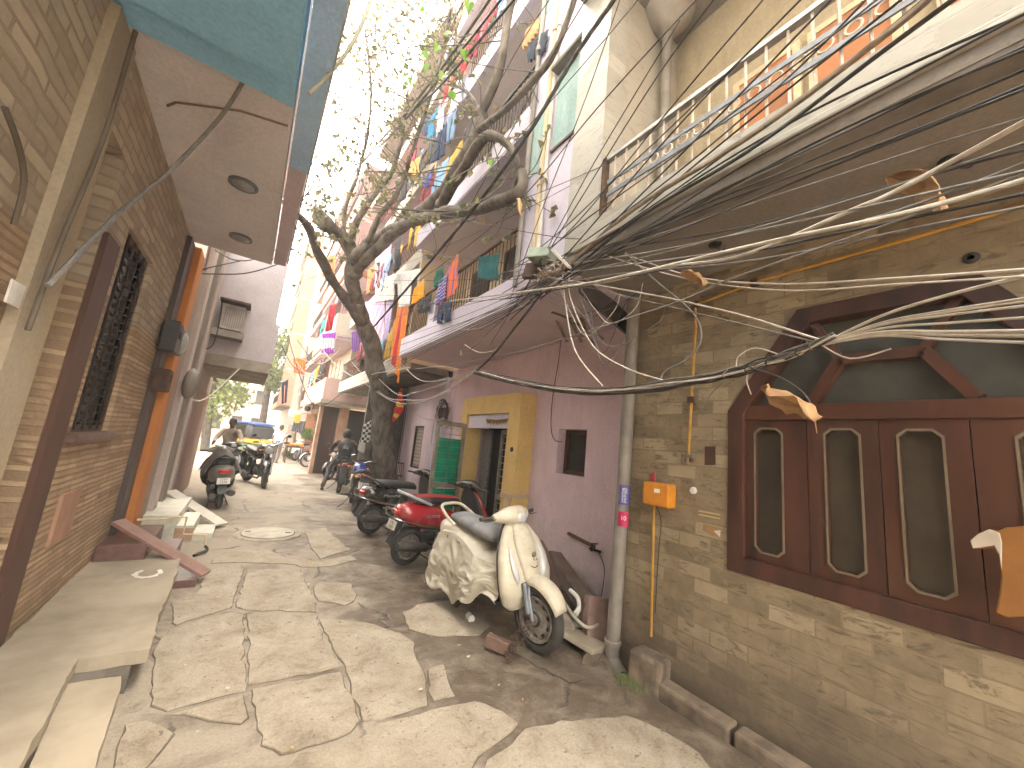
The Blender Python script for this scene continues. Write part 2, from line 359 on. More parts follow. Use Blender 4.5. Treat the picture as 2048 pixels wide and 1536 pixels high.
# ------------------------------------------------------------------ ground
def road_mat():
    m, nt, N, L, b = nodes('worn_road_concrete')
    p = wpos(nt); s = N.new('ShaderNodeSeparateXYZ'); L.new(p, s.inputs[0])
    big = noise_n(nt, p, .9, 8, .68, .7); mid = noise_n(nt, p, 4.5, 8, .7, .4); fine = noise_n(nt, p, 60, 6, .7)
    side = N.new('ShaderNodeMapRange'); L.new(s.outputs[0], side.inputs[0]); side.inputs[1].default_value = .7; side.inputs[2].default_value = 1.7; side.inputs[3].default_value = -.04; side.inputs[4].default_value = .16
    near = N.new('ShaderNodeMapRange'); L.new(s.outputs[1], near.inputs[0]); near.inputs[1].default_value = 7.5; near.inputs[2].default_value = 11; near.inputs[3].default_value = 0; near.inputs[4].default_value = .14
    big2 = mth(nt, 'SUBTRACT', mth(nt, 'ADD', big, side.outputs[0]), near.outputs[0])
    wet = ramp(nt, big2, [(.44, (0, 0, 0)), (.57, (1, 1, 1))])
    col = mixc(nt, wet, (.33, .285, .225), (.125, .095, .069))
    col = mixc(nt, ramp(nt, mid, [(.45, (0, 0, 0)), (.72, (.75,) * 3)]), col, (.35, .305, .245))
    col = mixc(nt, ramp(nt, noise_n(nt, p, 2.2, 8, .75, 1.0), [(.56, (0, 0, 0)), (.70, (.7,) * 3)]), col, (.125, .10, .077))
    col = mixc(nt, .5, col, ramp(nt, fine, [(.3, (.45, .4, .34)), (.65, (1, 1, 1))]), 'MULTIPLY')
    vo = N.new('ShaderNodeTexVoronoi'); vo.feature = 'DISTANCE_TO_EDGE'; vo.inputs['Scale'].default_value = .75
    nz = N.new('ShaderNodeTexNoise'); nz.inputs['Scale'].default_value = 3; nz.inputs['Detail'].default_value = 6; L.new(p, nz.inputs['Vector'])
    va = N.new('ShaderNodeVectorMath'); va.operation = 'MULTIPLY_ADD'; va.inputs[1].default_value = (.35,) * 3; L.new(nz.outputs['Color'], va.inputs[0]); L.new(p, va.inputs[2]); L.new(va.outputs[0], vo.inputs['Vector'])
    crack = ramp(nt, vo.outputs['Distance'], [(.004, (1, 1, 1)), (.013, (0, 0, 0))])
    crack = mth(nt, 'MULTIPLY', crack, ramp(nt, noise_n(nt, p, 1.7, 3), [(.45, (0, 0, 0)), (.55, (1, 1, 1))]))
    col = mixc(nt, mth(nt, 'MULTIPLY', crack, .75), col, (.05, .042, .035))
    L.new(col, b.inputs['Base Color'])
    L.new(ramp(nt, big2, [(.46, (.85,) * 3), (.64, (.38,) * 3)]), b.inputs['Roughness'])
    bump(nt, b, mth(nt, 'SUBTRACT', mth(nt, 'ADD', mth(nt, 'MULTIPLY', mid, 1.2), mth(nt, 'MULTIPLY', fine, .3)), crack), .5, .02)
    return m
def slab_mat():
    m, nt, N, L, b = nodes('pale_slab_concrete')
    p = wpos(nt); f = noise_n(nt, p, 3.2, 9, .7, .5); g = noise_n(nt, p, 75, 6, .75); w = noise_n(nt, p, 11, 7, .7, .6)
    col = ramp(nt, f, [(.28, (.19, .15, .108)), (.46, (.325, .275, .21)), (.7, (.42, .37, .30))])
    col = mixc(nt, ramp(nt, w, [(.56, (0, 0, 0)), (.70, (.8,) * 3)]), col, (.18, .14, .10))
    col = mixc(nt, ramp(nt, noise_n(nt, p, 28, 3, .5), [(.66, (0, 0, 0)), (.72, (.85,) * 3)]), col, (.13, .10, .075))
    col = mixc(nt, .45, col, ramp(nt, g, [(.32, (.35, .31, .27)), (.58, (1, 1, 1))]), 'MULTIPLY')
    L.new(col, b.inputs['Base Color']); b.inputs['Roughness'].default_value = .88
    bump(nt, b, mth(nt, 'ADD', mth(nt, 'MULTIPLY', w, .8), mth(nt, 'MULTIPLY', g, .5)), .45, .012); return m
m_road, m_slab = road_mat(), slab_mat()
struct(MB().add([(-120, -60, -.32), (120, -60, -.32), (120, 200, -.32), (-120, 200, -.32)], [(0, 1, 2, 3)]).build('ground', m_dirt))
def xr(y):
    if y < 2.35: return 2.70 - .03 * sin(y * 4)
    if y < 2.9: return 2.70 + (y - 2.35) / .55 * .85
    if y < 10.6: return 3.6
    return 6.0
def rz(x, y): return .012 * (noise.noise(V((x * 1.1, y * 1.1, 3))) + .5 * noise.noise(V((x * 3, y * 3, 8))))
r = MB()
ys = [-4 + i * .16 for i in range(120)] + [15.2 + i * 2.5 for i in range(16)]
NX = 34; rows = []
for y in ys:
    a = -1.6 if y < 12 else -4; b_ = xr(y)
    rows.append([V((a + (b_ - a) * i / NX, y, rz(a + (b_ - a) * i / NX, y))) for i in range(NX + 1)])
r.add([p for q in rows for p in q], [(j * (NX + 1) + i, j * (NX + 1) + i + 1, (j + 1) * (NX + 1) + i + 1, (j + 1) * (NX + 1) + i) for j in range(len(ys) - 1) for i in range(NX)])
edge = [q[-1] for q in rows]
r.add(edge + [p - V((-.03, 0, .3)) for p in edge], [(i, i + 1, i + 1 + len(edge), i + len(edge)) for i in range(len(edge) - 1)])
struct(r.build('road', m_road, smooth=50))
def slab(poly, h=.009, jit=.022):
    g = [onz(*p) for p in poly]; g = [V((p.x, p.y, 0)) for p in g]
    out = []
    for i, p in enumerate(g):
        q = g[(i + 1) % len(g)]; n = max(1, int((q - p).length / .06)); t = (q - p).normalized(); nn = V((-t.y, t.x, 0))
        for k in range(n):
            w = p.lerp(q, k / n); w = w + nn * jit * (noise.noise(w * 9) + .7 * noise.noise(w * 25)); out.append(w)
    c = sum(out, V()) / len(out)
    top = [V((p.x, p.y, rz(p.x, p.y) + h)) for p in out]
    low = [V((c.x + (p.x - c.x) * 1.012, c.y + (p.y - c.y) * 1.012, rz(p.x, p.y) - .015)) for p in out]
    n = len(out); bm = bmesh.new()
    vt = [bm.verts.new(p) for p in top]; vl = [bm.verts.new(p) for p in low]
    f = bm.faces.new(vt); bmesh.ops.triangulate(bm, faces=[f], ngon_method='BEAUTY')
    for i in range(n): bm.faces.new((vt[i], vl[i], vl[(i + 1) % n], vt[(i + 1) % n]))
    vj = []
    for i, p in enumerate(out):   # dirt packed into the joint round the slab
        t = (out[(i + 1) % n] - out[i - 1]).normalized(); o_ = V((t.y, -t.x, 0)); o_ = o_ if o_.dot(p - c) > 0 else -o_
        w = p + o_ * (.007 + .011 * noise.noise(p * 13)); vj.append(bm.verts.new((w.x, w.y, rz(w.x, w.y) + .0015)))
    vk = [bm.verts.new((p.x, p.y, rz(p.x, p.y) + .003)) for p in out]
    for i in range(n):
        f = bm.faces.new((vk[i], vj[i], vj[(i + 1) % n], vk[(i + 1) % n])); f.material_index = 1
    bmesh.ops.recalc_face_normals(bm, faces=bm.faces)
    me = bpy.data.meshes.new('road_slab'); me.materials.append(m_slab); me.materials.append(m_joint); bm.to_mesh(me); bm.free()
    o = bpy.data.objects.new('road_slab', me); COL.objects.link(o); struct(o)
m_joint = MAT('joint_dirt', (.15, .118, .088), (.085, .066, .05), 9, .95)
SL = [
 [(311, 1290), (340, 1262), (440, 1230), (465, 1226), (484, 1232), (489, 1280), (485, 1320), (493, 1372), (490, 1380), (337, 1420), (303, 1410), (306, 1340)],
 [(412, 1140), (480, 1130), (486, 1140), (461, 1216), (440, 1222), (350, 1252), (345, 1205), (398, 1185)],
 [(495, 1140), (598, 1140), (611, 1166), (630, 1204), (631, 1226), (493, 1221), (472, 1215)],
 [(494, 1230), (631, 1235), (649, 1290), (673, 1322), (677, 1336), (503, 1366), (498, 1320), (500, 1280)],
 [(505, 1379), (680, 1345), (702, 1400), (719, 1444), (700, 1468), (640, 1488), (560, 1512), (530, 1490), (514, 1444), (506, 1404)],
 [(342, 1429), (487, 1391), (496, 1438), (480, 1450), (440, 1448), (400, 1432)],
 [(639, 1240), (698, 1244), (748, 1252), (811, 1272), (827, 1290), (832, 1324), (848, 1352), (851, 1395), (855, 1416), (795, 1436), (727, 1444), (706, 1383), (687, 1324), (663, 1289), (646, 1258)],
 [(640, 1164), (700, 1168), (712, 1190), (705, 1205), (690, 1212), (640, 1204), (625, 1180)],
 [(560, 1550), (600, 1514), (717, 1484), (756, 1453), (858, 1426), (948, 1408), (1008, 1426), (1033, 1449), (1022, 1465), (1002, 1484), (955, 1514), (930, 1560), (900, 1680), (540, 1680)],
 [(1052, 1459), (1105, 1449), (1250, 1434), (1320, 1462), (1400, 1510), (1470, 1600), (1480, 1700), (945, 1690), (965, 1560), (972, 1520), (1022, 1488)],
 [(807, 1227), (834, 1211), (897, 1203), (932, 1219), (979, 1254), (959, 1270), (873, 1273), (819, 1258)],
 [(857, 1344), (889, 1334), (895, 1367), (908, 1396), (870, 1405), (860, 1387)],
 [(250, 1450), (300, 1440), (345, 1470), (330, 1500), (270, 1560), (215, 1600)],
 [(420, 1128), (450, 1105), (520, 1098), (560, 1112), (595, 1130), (540, 1128), (480, 1126)],
 [(610, 1062), (650, 1056), (668, 1075), (700, 1100), (640, 1120), (622, 1095)],
 [(560, 1118), (640, 1125), (700, 1112), (712, 1122), (660, 1134), (605, 1134)],
]
for p in SL: slab(p)
# drain along the tiled wall: mud floor, broken kerb stones, side step blocks
struct(MB().bx(2.62, 2.97, -3, 2.5, -.25, -.19).build('drain_floor', m_mud))
d = MB()
for i in range(7):
    y0 = 1.95 - i * .58
    d.box((2.83 + rnd(-.012, .012), y0 - .27, -.03 + rnd(-.02, .02)), (.13, .55, .22), (rnd(-.03, .03), rnd(-.05, .05), rnd(-.04, .04)))
struct(d.build('kerb', MAT('muddy_kerb_stone', (.24, .185, .135), (.12, .09, .065), 6, .9, bs=.7, bsc=18), bev=.02))

# cement platform (step) in front of the stone house
platz = .22
plat = [(-120, 1400), (0, 1296), (212, 1090), (361, 1108), (357, 1138), (312, 1248), (300, 1297), (155, 1317), (40, 1530), (0, 1600), (-120, 1800)]
def flat(poly, z): return [onz(*p, z) for p in poly]
def slabprism(poly, z0, z1): return [V((p.x, p.y, z0)) for p in flat(poly, z1)], (0, 0, z1 - z0)
pl = thing('platform', (-.6, 3.8, 0), 'cement platform with a chipped edge and a white paint ring along the stone house', 'platform')
def jagged(g, jit=.012):
    out = []
    for i, p in enumerate(g):
        q = g[(i + 1) % len(g)]; n = max(1, int((q - p).length / .05)); t = (q - p).normalized(); nn = V((-t.y, t.x, 0))
        for k in range(n):
            w = p.lerp(q, k / n); out.append(w + nn * jit * (noise.noise(w * 11) + .8 * noise.noise(w * 31)))
    return out
def ngon_prism(pts, z0, z1, name, mat, parent):
    bm = bmesh.new(); vt = [bm.verts.new((p.x, p.y, z1)) for p in pts]; vl = [bm.verts.new((p.x, p.y, z0)) for p in pts]; n = len(pts)
    f = bm.faces.new(vt); f2 = bm.faces.new(vl[::-1]); bmesh.ops.triangulate(bm, faces=[f, f2])
    for i in range(n): bm.faces.new((vt[i], vl[i], vl[(i + 1) % n], vt[(i + 1) % n]))
    bmesh.ops.recalc_face_normals(bm, faces=bm.faces)
    me = bpy.data.meshes.new(name); bm.to_mesh(me); bm.free(); me.materials.append(mat)
    o = bpy.data.objects.new(name, me); COL.objects.link(o)
    if parent: o.parent = parent; me.transform(Matrix.Translation(-V(parent.location)))
    return o
m_cem = MAT('smooth_cement', (.35, .30, .23), (.24, .20, .15), 2.2, .8, bs=.35, bsc=40)
m_cem2 = MAT('smooth_pale_cement', (.41, .35, .265), (.30, .25, .185), 2.5, .8, bs=.35, bsc=40)
top = jagged(flat(plat, platz)); cx_ = sum(top, V()) / len(top)
ngon_prism(top, platz - .075, platz, 'platform_slab', m_cem, pl)
ngon_prism([V((p.x - .07, p.y, 0)) for p in top], -.05, platz - .077, 'platform_base', m_conc_d, pl)
ringp = onz(296, 1147, platz)
rg = MB(); k_ = 20; rg.add([ringp + V((cos(t) * rr * 1.1, sin(t) * rr * 1.5, .003)) for t in [2.2 + i * 4.9 / (k_ - 1) for i in range(k_)] for rr in (.06 + .012 * noise.noise(V((t * 3, 1, 0))), .09 + .02 * noise.noise(V((t * 3, 5, 0))))], [(2 * i, 2 * i + 1, 2 * i + 3, 2 * i + 2) for i in range(k_ - 1)])
rg.build('paint_ring', m_white, pl)
lower = [(60, 1530), (133, 1366), (242, 1352), (240, 1378), (188, 1536), (150, 1680), (-40, 1700)]
tag(ngon_prism(jagged(flat(lower, .1), .005), -.05, .1, 'kerb_plank', m_cem2, None), 'low pale cement ledge beside the dark drain hole under the platform', 'ledge')
h1 = onz(165, 1340, .13)
tag(MB().box((h1.x - .02, h1.y + .02, .11), (.15, .10, .13)).build('drain_hole', m_void), 'black square drain hole under the near end of the platform', 'drain hole')
# ------------------------------------------------------------------ right: tiled house
XW = 2.93
th = thing('tiled_house', (2.93, .5, 0), 'marble tiled house with a big red-brown window and a railed balcony', 'house')
w = MB()
YL, YR, ZS, ZR, ZT = 1.46, -.17, .97, 2.05, 2.70   # window opening
for y0, y1, z0, z1 in ((YL, 2.45, -.25, 3.2), (YR, YL, -.25, ZS), (YR, YL, ZT, 3.2), (-3.4, YR, -.25, 3.2)):
    w.bx(XW, XW + .3, y0, y1, z0, z1)
for s in ((YL, 1.03), (YR, .26)):
    w.prism([(XW, s[0], ZR), (XW, s[0], ZT), (XW, s[1], ZT)], (.3, 0, 0))
w.build('wall', m_marble, th)
MB().bx(XW + .302, 4.2, 2.30, 2.44, -.25, 3.2).build('end_wall', worn('grey_wall_end', (.22, .19, .16), (.12, .1, .085), .6), th)
# the window
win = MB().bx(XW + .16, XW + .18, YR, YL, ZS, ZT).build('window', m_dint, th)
OUT = [(YL, ZS), (YL, ZR), (1.03, ZT), (.26, ZT), (YR, ZR), (YR, ZS)]
def octi(k): return [(YL - k, ZS + k), (YL - k, ZR - .3 * k), (1.03 - .75 * k, ZT - k), (.26 + .75 * k, ZT - k), (YR + k, ZR - .3 * k), (YR + k, ZS + k)]
P3 = lambda l, x: [(x, a, b) for a, b in l]
fr = MB().ringframe(P3([(YL + .035, ZS - .03), (YL + .035, ZR), (1.04, ZT + .03), (.25, ZT + .03), (YR - .035, ZR), (YR - .035, ZS - .03)], XW - .02), P3(octi(.075), XW - .02), (.17, 0, 0))
fr.build('window_frame', m_wood, win, bev=.006)
b = MB().bx(XW, XW + .1, YR + .07, YL - .07, 1.985, 2.085)
b.build('transom', m_wood2, win, bev=.006)
b = MB()
for a, c in (((.99, 2.09), (.84, 2.36)), ((.84, 2.36), (.47, 2.36)), ((.47, 2.36), (.30, 2.09))):
    b.bar((XW + .05, *a), (XW + .05, *c), .06, .07, (1, 0, 0))
b.bar((XW + .05, .84, 2.37), (XW + .05, .97, 2.63), .045, .06, (1, 0, 0)); b.bar((XW + .05, .47, 2.37), (XW + .05, .33, 2.63), .045, .06, (1, 0, 0))
b.build('fan_bars', m_wood2, win)
MB().bx(XW + .085, XW + .09, YR + .06, YL - .06, 2.08, ZT - .06).build('pane', m_glass2, win)
gl = [(1.16, 1.32), (.76, .92), (.43, .59), (.03, .19)]
leafs = [(1.385, 1.02), (1.015, .675), (.67, .335), (.33, -.1)]
for (g0, g1), (l1, l0) in zip(gl, leafs):
    z0, z1 = 1.11, 1.92; k = .035
    inn = [(g1 - k, z0), (g1, z0 + k), (g1, z1 - k), (g1 - k, z1), (g0 + k, z1), (g0, z1 - k), (g0, z0 + k), (g0 + k, z0)]
    ou = [(l1, 1.045), (l1, 1.046), (l1, 1.983), (l1 - .001, 1.984), (l0 + .001, 1.984), (l0, 1.983), (l0, 1.046), (l0 + .001, 1.045)]
    s = MB().ringframe(P3(ou, XW + .02), P3(inn, XW + .02), (.05, 0, 0)).build('shutter', m_wood if l0 > .5 else m_wood2, win, bev=.004)
    big = [((a - (g0 + g1) / 2) * 1.12 + (g0 + g1) / 2, (c - 1.515) * 1.03 + 1.515) for a, c in inn]
    MB().ringframe(P3(big, XW + .008), P3(inn, XW + .008), (.011, 0, 0)).build('beading', m_bead, s)
    MB().bx(XW + .055, XW + .06, g0 - .005, g1 + .005, z0 - .005, z1 + .005).build('pane', m_glass, s)
# balcony
XB = 2.0
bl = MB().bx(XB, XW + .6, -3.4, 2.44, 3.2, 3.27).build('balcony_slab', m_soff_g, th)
MB().bx(XB - .035, XB + .12, -3.4, 2.30, 3.272, 3.315).build('ledge', m_marble2, th, bev=.008)
MB().bx(XB - .005, XB + .1, -3.4, 2.30, 3.317, 3.50).build('parapet', m_marble2, th)
MB().bx(XB + .004, XB + .12, -3.4, 2.3, 3.17, 3.199).build('drip_edge', m_conc_d, th)
rail = MB().bar((XB + .05, 2.03, 4.02), (XB + .05, -3.3, 4.02), .045, .03).build('railing', m_steel, th)
q = MB()
for i in range(48): q.rod((XB + .05, 1.95 - i * .11, 3.5), (XB + .05, 1.95 - i * .11, 4.01), .008, 6)
q.build('railing_bars', m_bar, rail)
q = MB().bar((XB + .03, 2.0, 3.68), (XB + .03, -3.3, 3.68), .012, .032).bar((XB + .03, 2.0, 3.79), (XB + .03, -3.3, 3.79), .012, .032)
q.build('railing_bands', m_steelp, rail)
q = MB()
for i in range(48):
    c = V((XB + .03, 1.895 - i * .11, 3.735)); q.tube([c + V((0, cos(t) * .033, sin(t) * .033)) for t in [k * pi / 6 for k in range(12)]], .006, 5, True)
q.build('railing_rings', m_bar, rail)
q = MB().box((XB + .04, 2.05, 3.75), (.05, .05, .56)); q.build('railing_post', m_ironr, rail)
c = MB().bx(XB, XB + .22, 2.06, 2.44, 3.317, 6.0).build('column', m_marble2, th)
MB().bx(XB + .222, XW + .3, 2.10, 2.44, 3.272, 6.0).build('side_wall', m_marble2x, th)
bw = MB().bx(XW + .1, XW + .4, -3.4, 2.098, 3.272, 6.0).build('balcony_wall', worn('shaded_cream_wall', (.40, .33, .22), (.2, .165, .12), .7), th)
for y0, y1 in ((1.05, 1.45), (.5, .9), (-.35, .25)):
    d = MB().bx(XW + .06, XW + .098, y0, y1, 3.28, 4.9).build('door', MAT('orange_door_paint', (.42, .17, .07), (.3, .12, .05), 3, .6), th)
    MB().ringframe([(XW + .05, y0 - .05, 3.275), (XW + .05, y0 - .05, 4.95), (XW + .05, y1 + .05, 4.95), (XW + .05, y1 + .05, 3.275)], [(XW + .05, y0, 3.275), (XW + .05, y0, 4.9), (XW + .05, y1, 4.9), (XW + .05, y1, 3.275)], (.045, 0, 0)).build('door_frame', m_cream, d)
MB().tube([(2.72, 2.0, 3.28), (2.72, 2.0, 5.99)], .05, 10).build('down_pipe', m_pvc, th, smooth=40)
MB().lathe([(.24, 5.999), (.23, 5.96), (.18, 5.88), (.11, 5.81), (.055, 5.78)], (2.70, 1.98, 0)).build('ceiling_boss', m_conc, th, smooth=40)
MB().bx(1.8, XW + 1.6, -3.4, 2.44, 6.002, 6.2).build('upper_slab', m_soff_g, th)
MB().bx(1.85, 1.95, -3.4, 2.44, 6.202, 6.6).build('upper_parapet', m_marble2, th)
MB().bx(XW + .2, XW + 1.6, -3.4, 2.44, 6.202, 8.3).build('upper_wall', m_cream, th)
# bits on the tiled wall
pp = MB().tube(spline([(XW - .1, 2.39, -.02), (XW - .08, 2.38, 1.2), (XW - .075, 2.36, 3.16)], 6), .058, 14)
pp.tube([(XW - .1, 2.39, -.02), (XW - .1, 2.3, -.1), (XW - .12, 2.2, -.14)], .066, 14)
pipe = pp.build('drain_pipe', m_pvc, None, smooth=40); tag(pipe, 'thick grey vertical drain pipe in the corner between tiled and lilac houses', 'pipe')
MB().lathe([(.066, 0), (.075, .005), (.075, .05), (.05, .05), (.05, -.1)], (XW - .12, 2.2, -.14), (-.2, -.75, -.5)).build('pipe_mouth', m_rub, pipe, smooth=40)
MB().lathe([(.062, 0), (.07, .002), (.07, .03), (.062, .032)], (XW - .1, 2.39, .1)).build('pipe_collar', m_conc, pipe, smooth=40)
m_sb = MAT('blue_sticker', (.10, .10, .38), rough=.5); m_sp = MAT('pink_sticker', (.62, .02, .13), rough=.5)
def sticker(px0, px1, mat, name, lab, txt, sz, rotated, tcol, txt2=None):
    c0 = onx(*px0, XW - .14); c1 = onx(*px1, XW - .14); cz = (c0.z + c1.z) / 2; hh = abs(c0.z - c1.z) / 2
    R = .061; yc = 2.38 - (.02 if cz > 1 else 0); xc = XW - .08
    q = MB(); a0, a1 = pi * .98, pi * 1.48   # facing the street and the camera
    q.loft([[V((xc + R * cos(a), yc + R * sin(a), cz + s * hh)) for a in [a0 + (a1 - a0) * i / 8 for i in range(9)]] for s in (-1, 1)], cap=False)
    o = q.build(name, mat, None, solid=.001); tag(o, lab, 'sticker')
    am = (a0 + a1) / 2; n = V((cos(am), sin(am), 0)); t = V((-sin(am), cos(am), 0))
    up = V((0, 0, 1))
    for tx, off, s2 in ((txt, .008, sz), (txt2, -.014, sz * .8)):
        if not tx: continue
        x, y = ((up * -1, t) if rotated else (t, up))
        text_mesh('lettering', tx, s2, tcol, o, basis(V((xc, yc, cz)) + n * (R + .0025) + (t * off if rotated else up * off), x, y))
    return o
sticker((1255, 972), (1255, 1012), m_sb, 'sticker', 'blue and white vertical sticker on the grey drain pipe', '@Excitel', .035, True, m_white, 'Broadband')
sticker((1253, 1026), (1253, 1056), m_sp, 'sticker', 'pink sticker with white marks on the grey drain pipe', '10', .05, False, m_white)
# gas line
X1 = XW - .035
gp = MB()
rise = [onx(1303, 1240, X1), onx(1308, 1000, X1)]
gp.rod(rise[0] - V((0, 0, .12)), rise[1], .011, 8)
gp.tube([onx(1376, 920, X1), onx(1383, 800, X1), onx(1391, 655, X1)], .011, 8)
run = [onx(1391, 655, X1), onx(1391, 610, X1), onx(1509, 565, X1), onx(1700, 511, X1), onx(1852, 469, X1), onx(2048, 410, X1), onx(2048, 410, X1) + V((0, -2, 0))]
gp.tube(run, .011, 8)
gpo = gp.build('gas_pipe', m_gas, None, smooth=40); tag(gpo, 'thin yellow gas pipe running up and along the tiled wall', 'gas pipe')
q = MB()
for p in (onx(1378, 918, X1), onx(1391, 610, X1), onx(1509, 565, X1), onx(1383, 800, X1)): q.box(p, (.04, .05, .05))
q.build('pipe_clamp', m_ironr, gpo)
v = onx(1378, 905, X1); q = MB().box(v + V((-.02, 0, -.03)), (.03, .09, .025)).rod(v + V((-.02, 0, -.09)), v + V((-.02, 0, .0)), .014)
q.build('valve', m_bead, gpo)
a, b_ = onx(1294, 962, XW - .07), onx(1344, 1018, XW - .07)
gm = MB().box(((a + b_) / 2 + V((0, 0, 0))), (.11, abs(a.y - b_.y), abs(a.z - b_.z))).build('gas_meter', m_gasb, None, bev=.015)
tag(gm, 'orange gas meter box on the tiled wall above the yellow riser pipe', 'gas meter')
c = (a + b_) / 2
MB().box(c + V((-.056, -.02, .03)), (.006, .05, .03)).build('dial_window', m_white, gm)
MB().rod(c + V((-.02, .06, .1)), c + V((-.02, .06, .16)), .02).rod(c + V((-.03, .03, .1)), c + V((-.03, .03, .17)), .014).build('meter_coupling', MAT('red_cap', (.3, .03, .03)), gm)
MB().tube(spline([c + V((0, .02, -.1)), c + V((-.02, -.04, -.2)), c + V((-.01, -.02, -.45)), c + V((0, .0, -.9))], 5), .004, 6).build('hanging_wire', m_cable, gm)
c = onx(1386, 981, XW - .012)
tag(MB().lathe([(.001, -.012), (.022, -.01), (.027, 0), (.027, .01)], c, (1, 0, 0)).build('round_cap', m_white, None, smooth=50), 'small round white cap fixed to the tiled wall by the gas meter', 'cap')
for pts, lab in (([(1398, 1018), (1440, 1027), (1440, 1041), (1398, 1031)], 'striped yellow paper remnant pasted on the tiled wall'), ([(1408, 1048), (1443, 1056), (1443, 1075), (1425, 1072), (1405, 1060)], 'torn brown paper patch with a white corner on the tiled wall'), ([(1410, 893), (1431, 893), (1431, 930), (1410, 930)], 'small dark brown wooden plaque on the tiled wall beside the window')):
    k = lab.startswith('striped'); o = MB().prism([onx(*p, XW - .001) for p in pts], (-.004, 0, 0)).build('paper_remnant' if 'paper' in lab else 'wall_plaque', striped('strip_paper', [(.5, .36, .16), (.2, .17, .13)], 2, 38) if k else (m_brn if 'wooden' in lab else MAT('brown_paper', (.36, .22, .1))), None)
    tag(o, lab, 'paper' if 'paper' in lab else 'plaque')
    if 'corner' in lab: MB().prism([onx(*p, XW - .005) for p in ((1428, 1062), (1441, 1060), (1440, 1074))], (-.003, 0, 0)).build('paper_corner', m_white, o)
# torn orange sheet hanging at the window
Xo = XW - .14
ol = [(2150, 1050), (2052, 1052), (2010, 1055), (1996, 1062), (1978, 1058), (1955, 1068), (1941, 1080), (1944, 1096), (1962, 1098), (1985, 1096), (1996, 1110), (2002, 1150), (1998, 1190), (1991, 1226), (2015, 1236), (2060, 1232), (2150, 1245)]
pts = [onx(*p, Xo) for i, p in enumerate(ol)]
o = MB().prism(pts, (.02, 0, 0)).build('foam_sheet', MAT('orange_foam', (.27, .115, .022), (.19, .08, .018), 3, .9), None, bev=.006)
tag(o, 'torn orange brown sheet with a pale curled corner hanging over the right window', 'foam sheet')
cu = [onx(*p, Xo - .012) for p in [(1999, 1066), (1978, 1058), (1955, 1068), (1940, 1081), (1945, 1097), (1963, 1095), (1988, 1091), (1998, 1110), (2003, 1140), (2004, 1085)]]
MB().prism(cu, (.01, 0, 0)).build('curled_corner', MAT('pale_foam', (.5, .44, .36)), o, bev=.004)

# ------------------------------------------------------------------ right: lilac house
XP, XF = 3.5, 2.2
ph = thing('lilac_house', (XP, 5, 0), 'five storey lilac house with a yellow doorway and railed balconies', 'house')
w = MB()
D = (4.72, 6.35, -.3, 2.2)   # doorway y0,y1,z0,z1
a = onx(1118, 858, XP); c = onx(1168, 955, XP); W1 = (c.y, a.y, c.z, a.z)
a = onx(836, 850, XP); c = onx(822, 935, XP); W2 = (9.0, 9.62, .95, 1.98)
def wallx(mb, x0, x1, y0, y1, z0, z1, holes):
    """wall slab facing x, rectangular holes sorted by y"""
    y = y0
    for h in sorted(holes):
        mb.bx(x0, x1, y, h[0], z0, z1)
        if h[2] > z0: mb.bx(x0, x1, h[0], h[1], z0, h[2])
        if h[3] < z1: mb.bx(x0, x1, h[0], h[1], h[3], z1)
        y = h[1]
    mb.bx(x0, x1, y, y1, z0, z1)
wallx(w, XP, XP + .25, 2.442, 10.6, -.3, 3.2, [D, W1, W2])
w.build('wall', m_lil, ph)
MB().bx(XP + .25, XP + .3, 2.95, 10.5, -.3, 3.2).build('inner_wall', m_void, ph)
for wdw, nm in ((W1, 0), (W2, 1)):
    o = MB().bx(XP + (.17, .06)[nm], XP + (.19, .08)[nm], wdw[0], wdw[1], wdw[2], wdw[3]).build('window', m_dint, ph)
    q = MB()
    fx_ = XP + (.13, .01)[nm]; q.ringframe([(fx_, wdw[0], wdw[2]), (fx_, wdw[1], wdw[2]), (fx_, wdw[1], wdw[3]), (fx_, wdw[0], wdw[3])], [(fx_, wdw[0] + .05, wdw[2] + .05), (fx_, wdw[1] - .05, wdw[2] + .05), (fx_, wdw[1] - .05, wdw[3] - .05), (fx_, wdw[0] + .05, wdw[3] - .05)], (.04, 0, 0))
    q.build('window_frame', m_brn, o)
    q = MB()
    for i in range(1, 12 if nm else 4): q.rod((XP + .03, wdw[0], wdw[2] + i * (wdw[3] - wdw[2]) / (12 if nm else 4)), (XP + .03, wdw[1], wdw[2] + i * (wdw[3] - wdw[2]) / (12 if nm else 4)), .006, 5)
    if nm: q.build('grille', m_iron, o)
MB().bx(XP - .10, XP - .002, 7.75, 8.25, -.1, 3.2).build('pilaster', m_lilw, ph)
# yellow door surround
X3 = 3.22; dy0, dy1 = 4.62, 6.5; fy = .30; ft = .3
q = MB().bx(X3, XP + .05, dy0, dy0 + fy, -.1, 2.46).bx(X3, XP + .05, dy1 - .22, dy1, -.1, 2.46).bx(X3, XP + .05, dy0 + fy, dy1 - .22, 2.46 - ft, 2.46)
df = q.build('door_surround', m_yel, ph, bev=.008)
MB().bx(X3 + .05, X3 + .11, dy0 + fy, dy1 - .22, 1.93, 2.155).build('lintel', m_lilw, ph)
MB().bx(X3 + .11, XP + .2, dy0 + fy + .001, dy1 - .221, 2.02, 2.15).build('lintel_soffit', m_lilw, ph)
mbb = MAT('patterned_board', (.2, .19, .19), (.06, .055, .055), 40, .7)
MB().bx(XP + .02, XP + .06, 5.86, 6.12, 0, 1.93).build('door_jamb', mbb, ph)
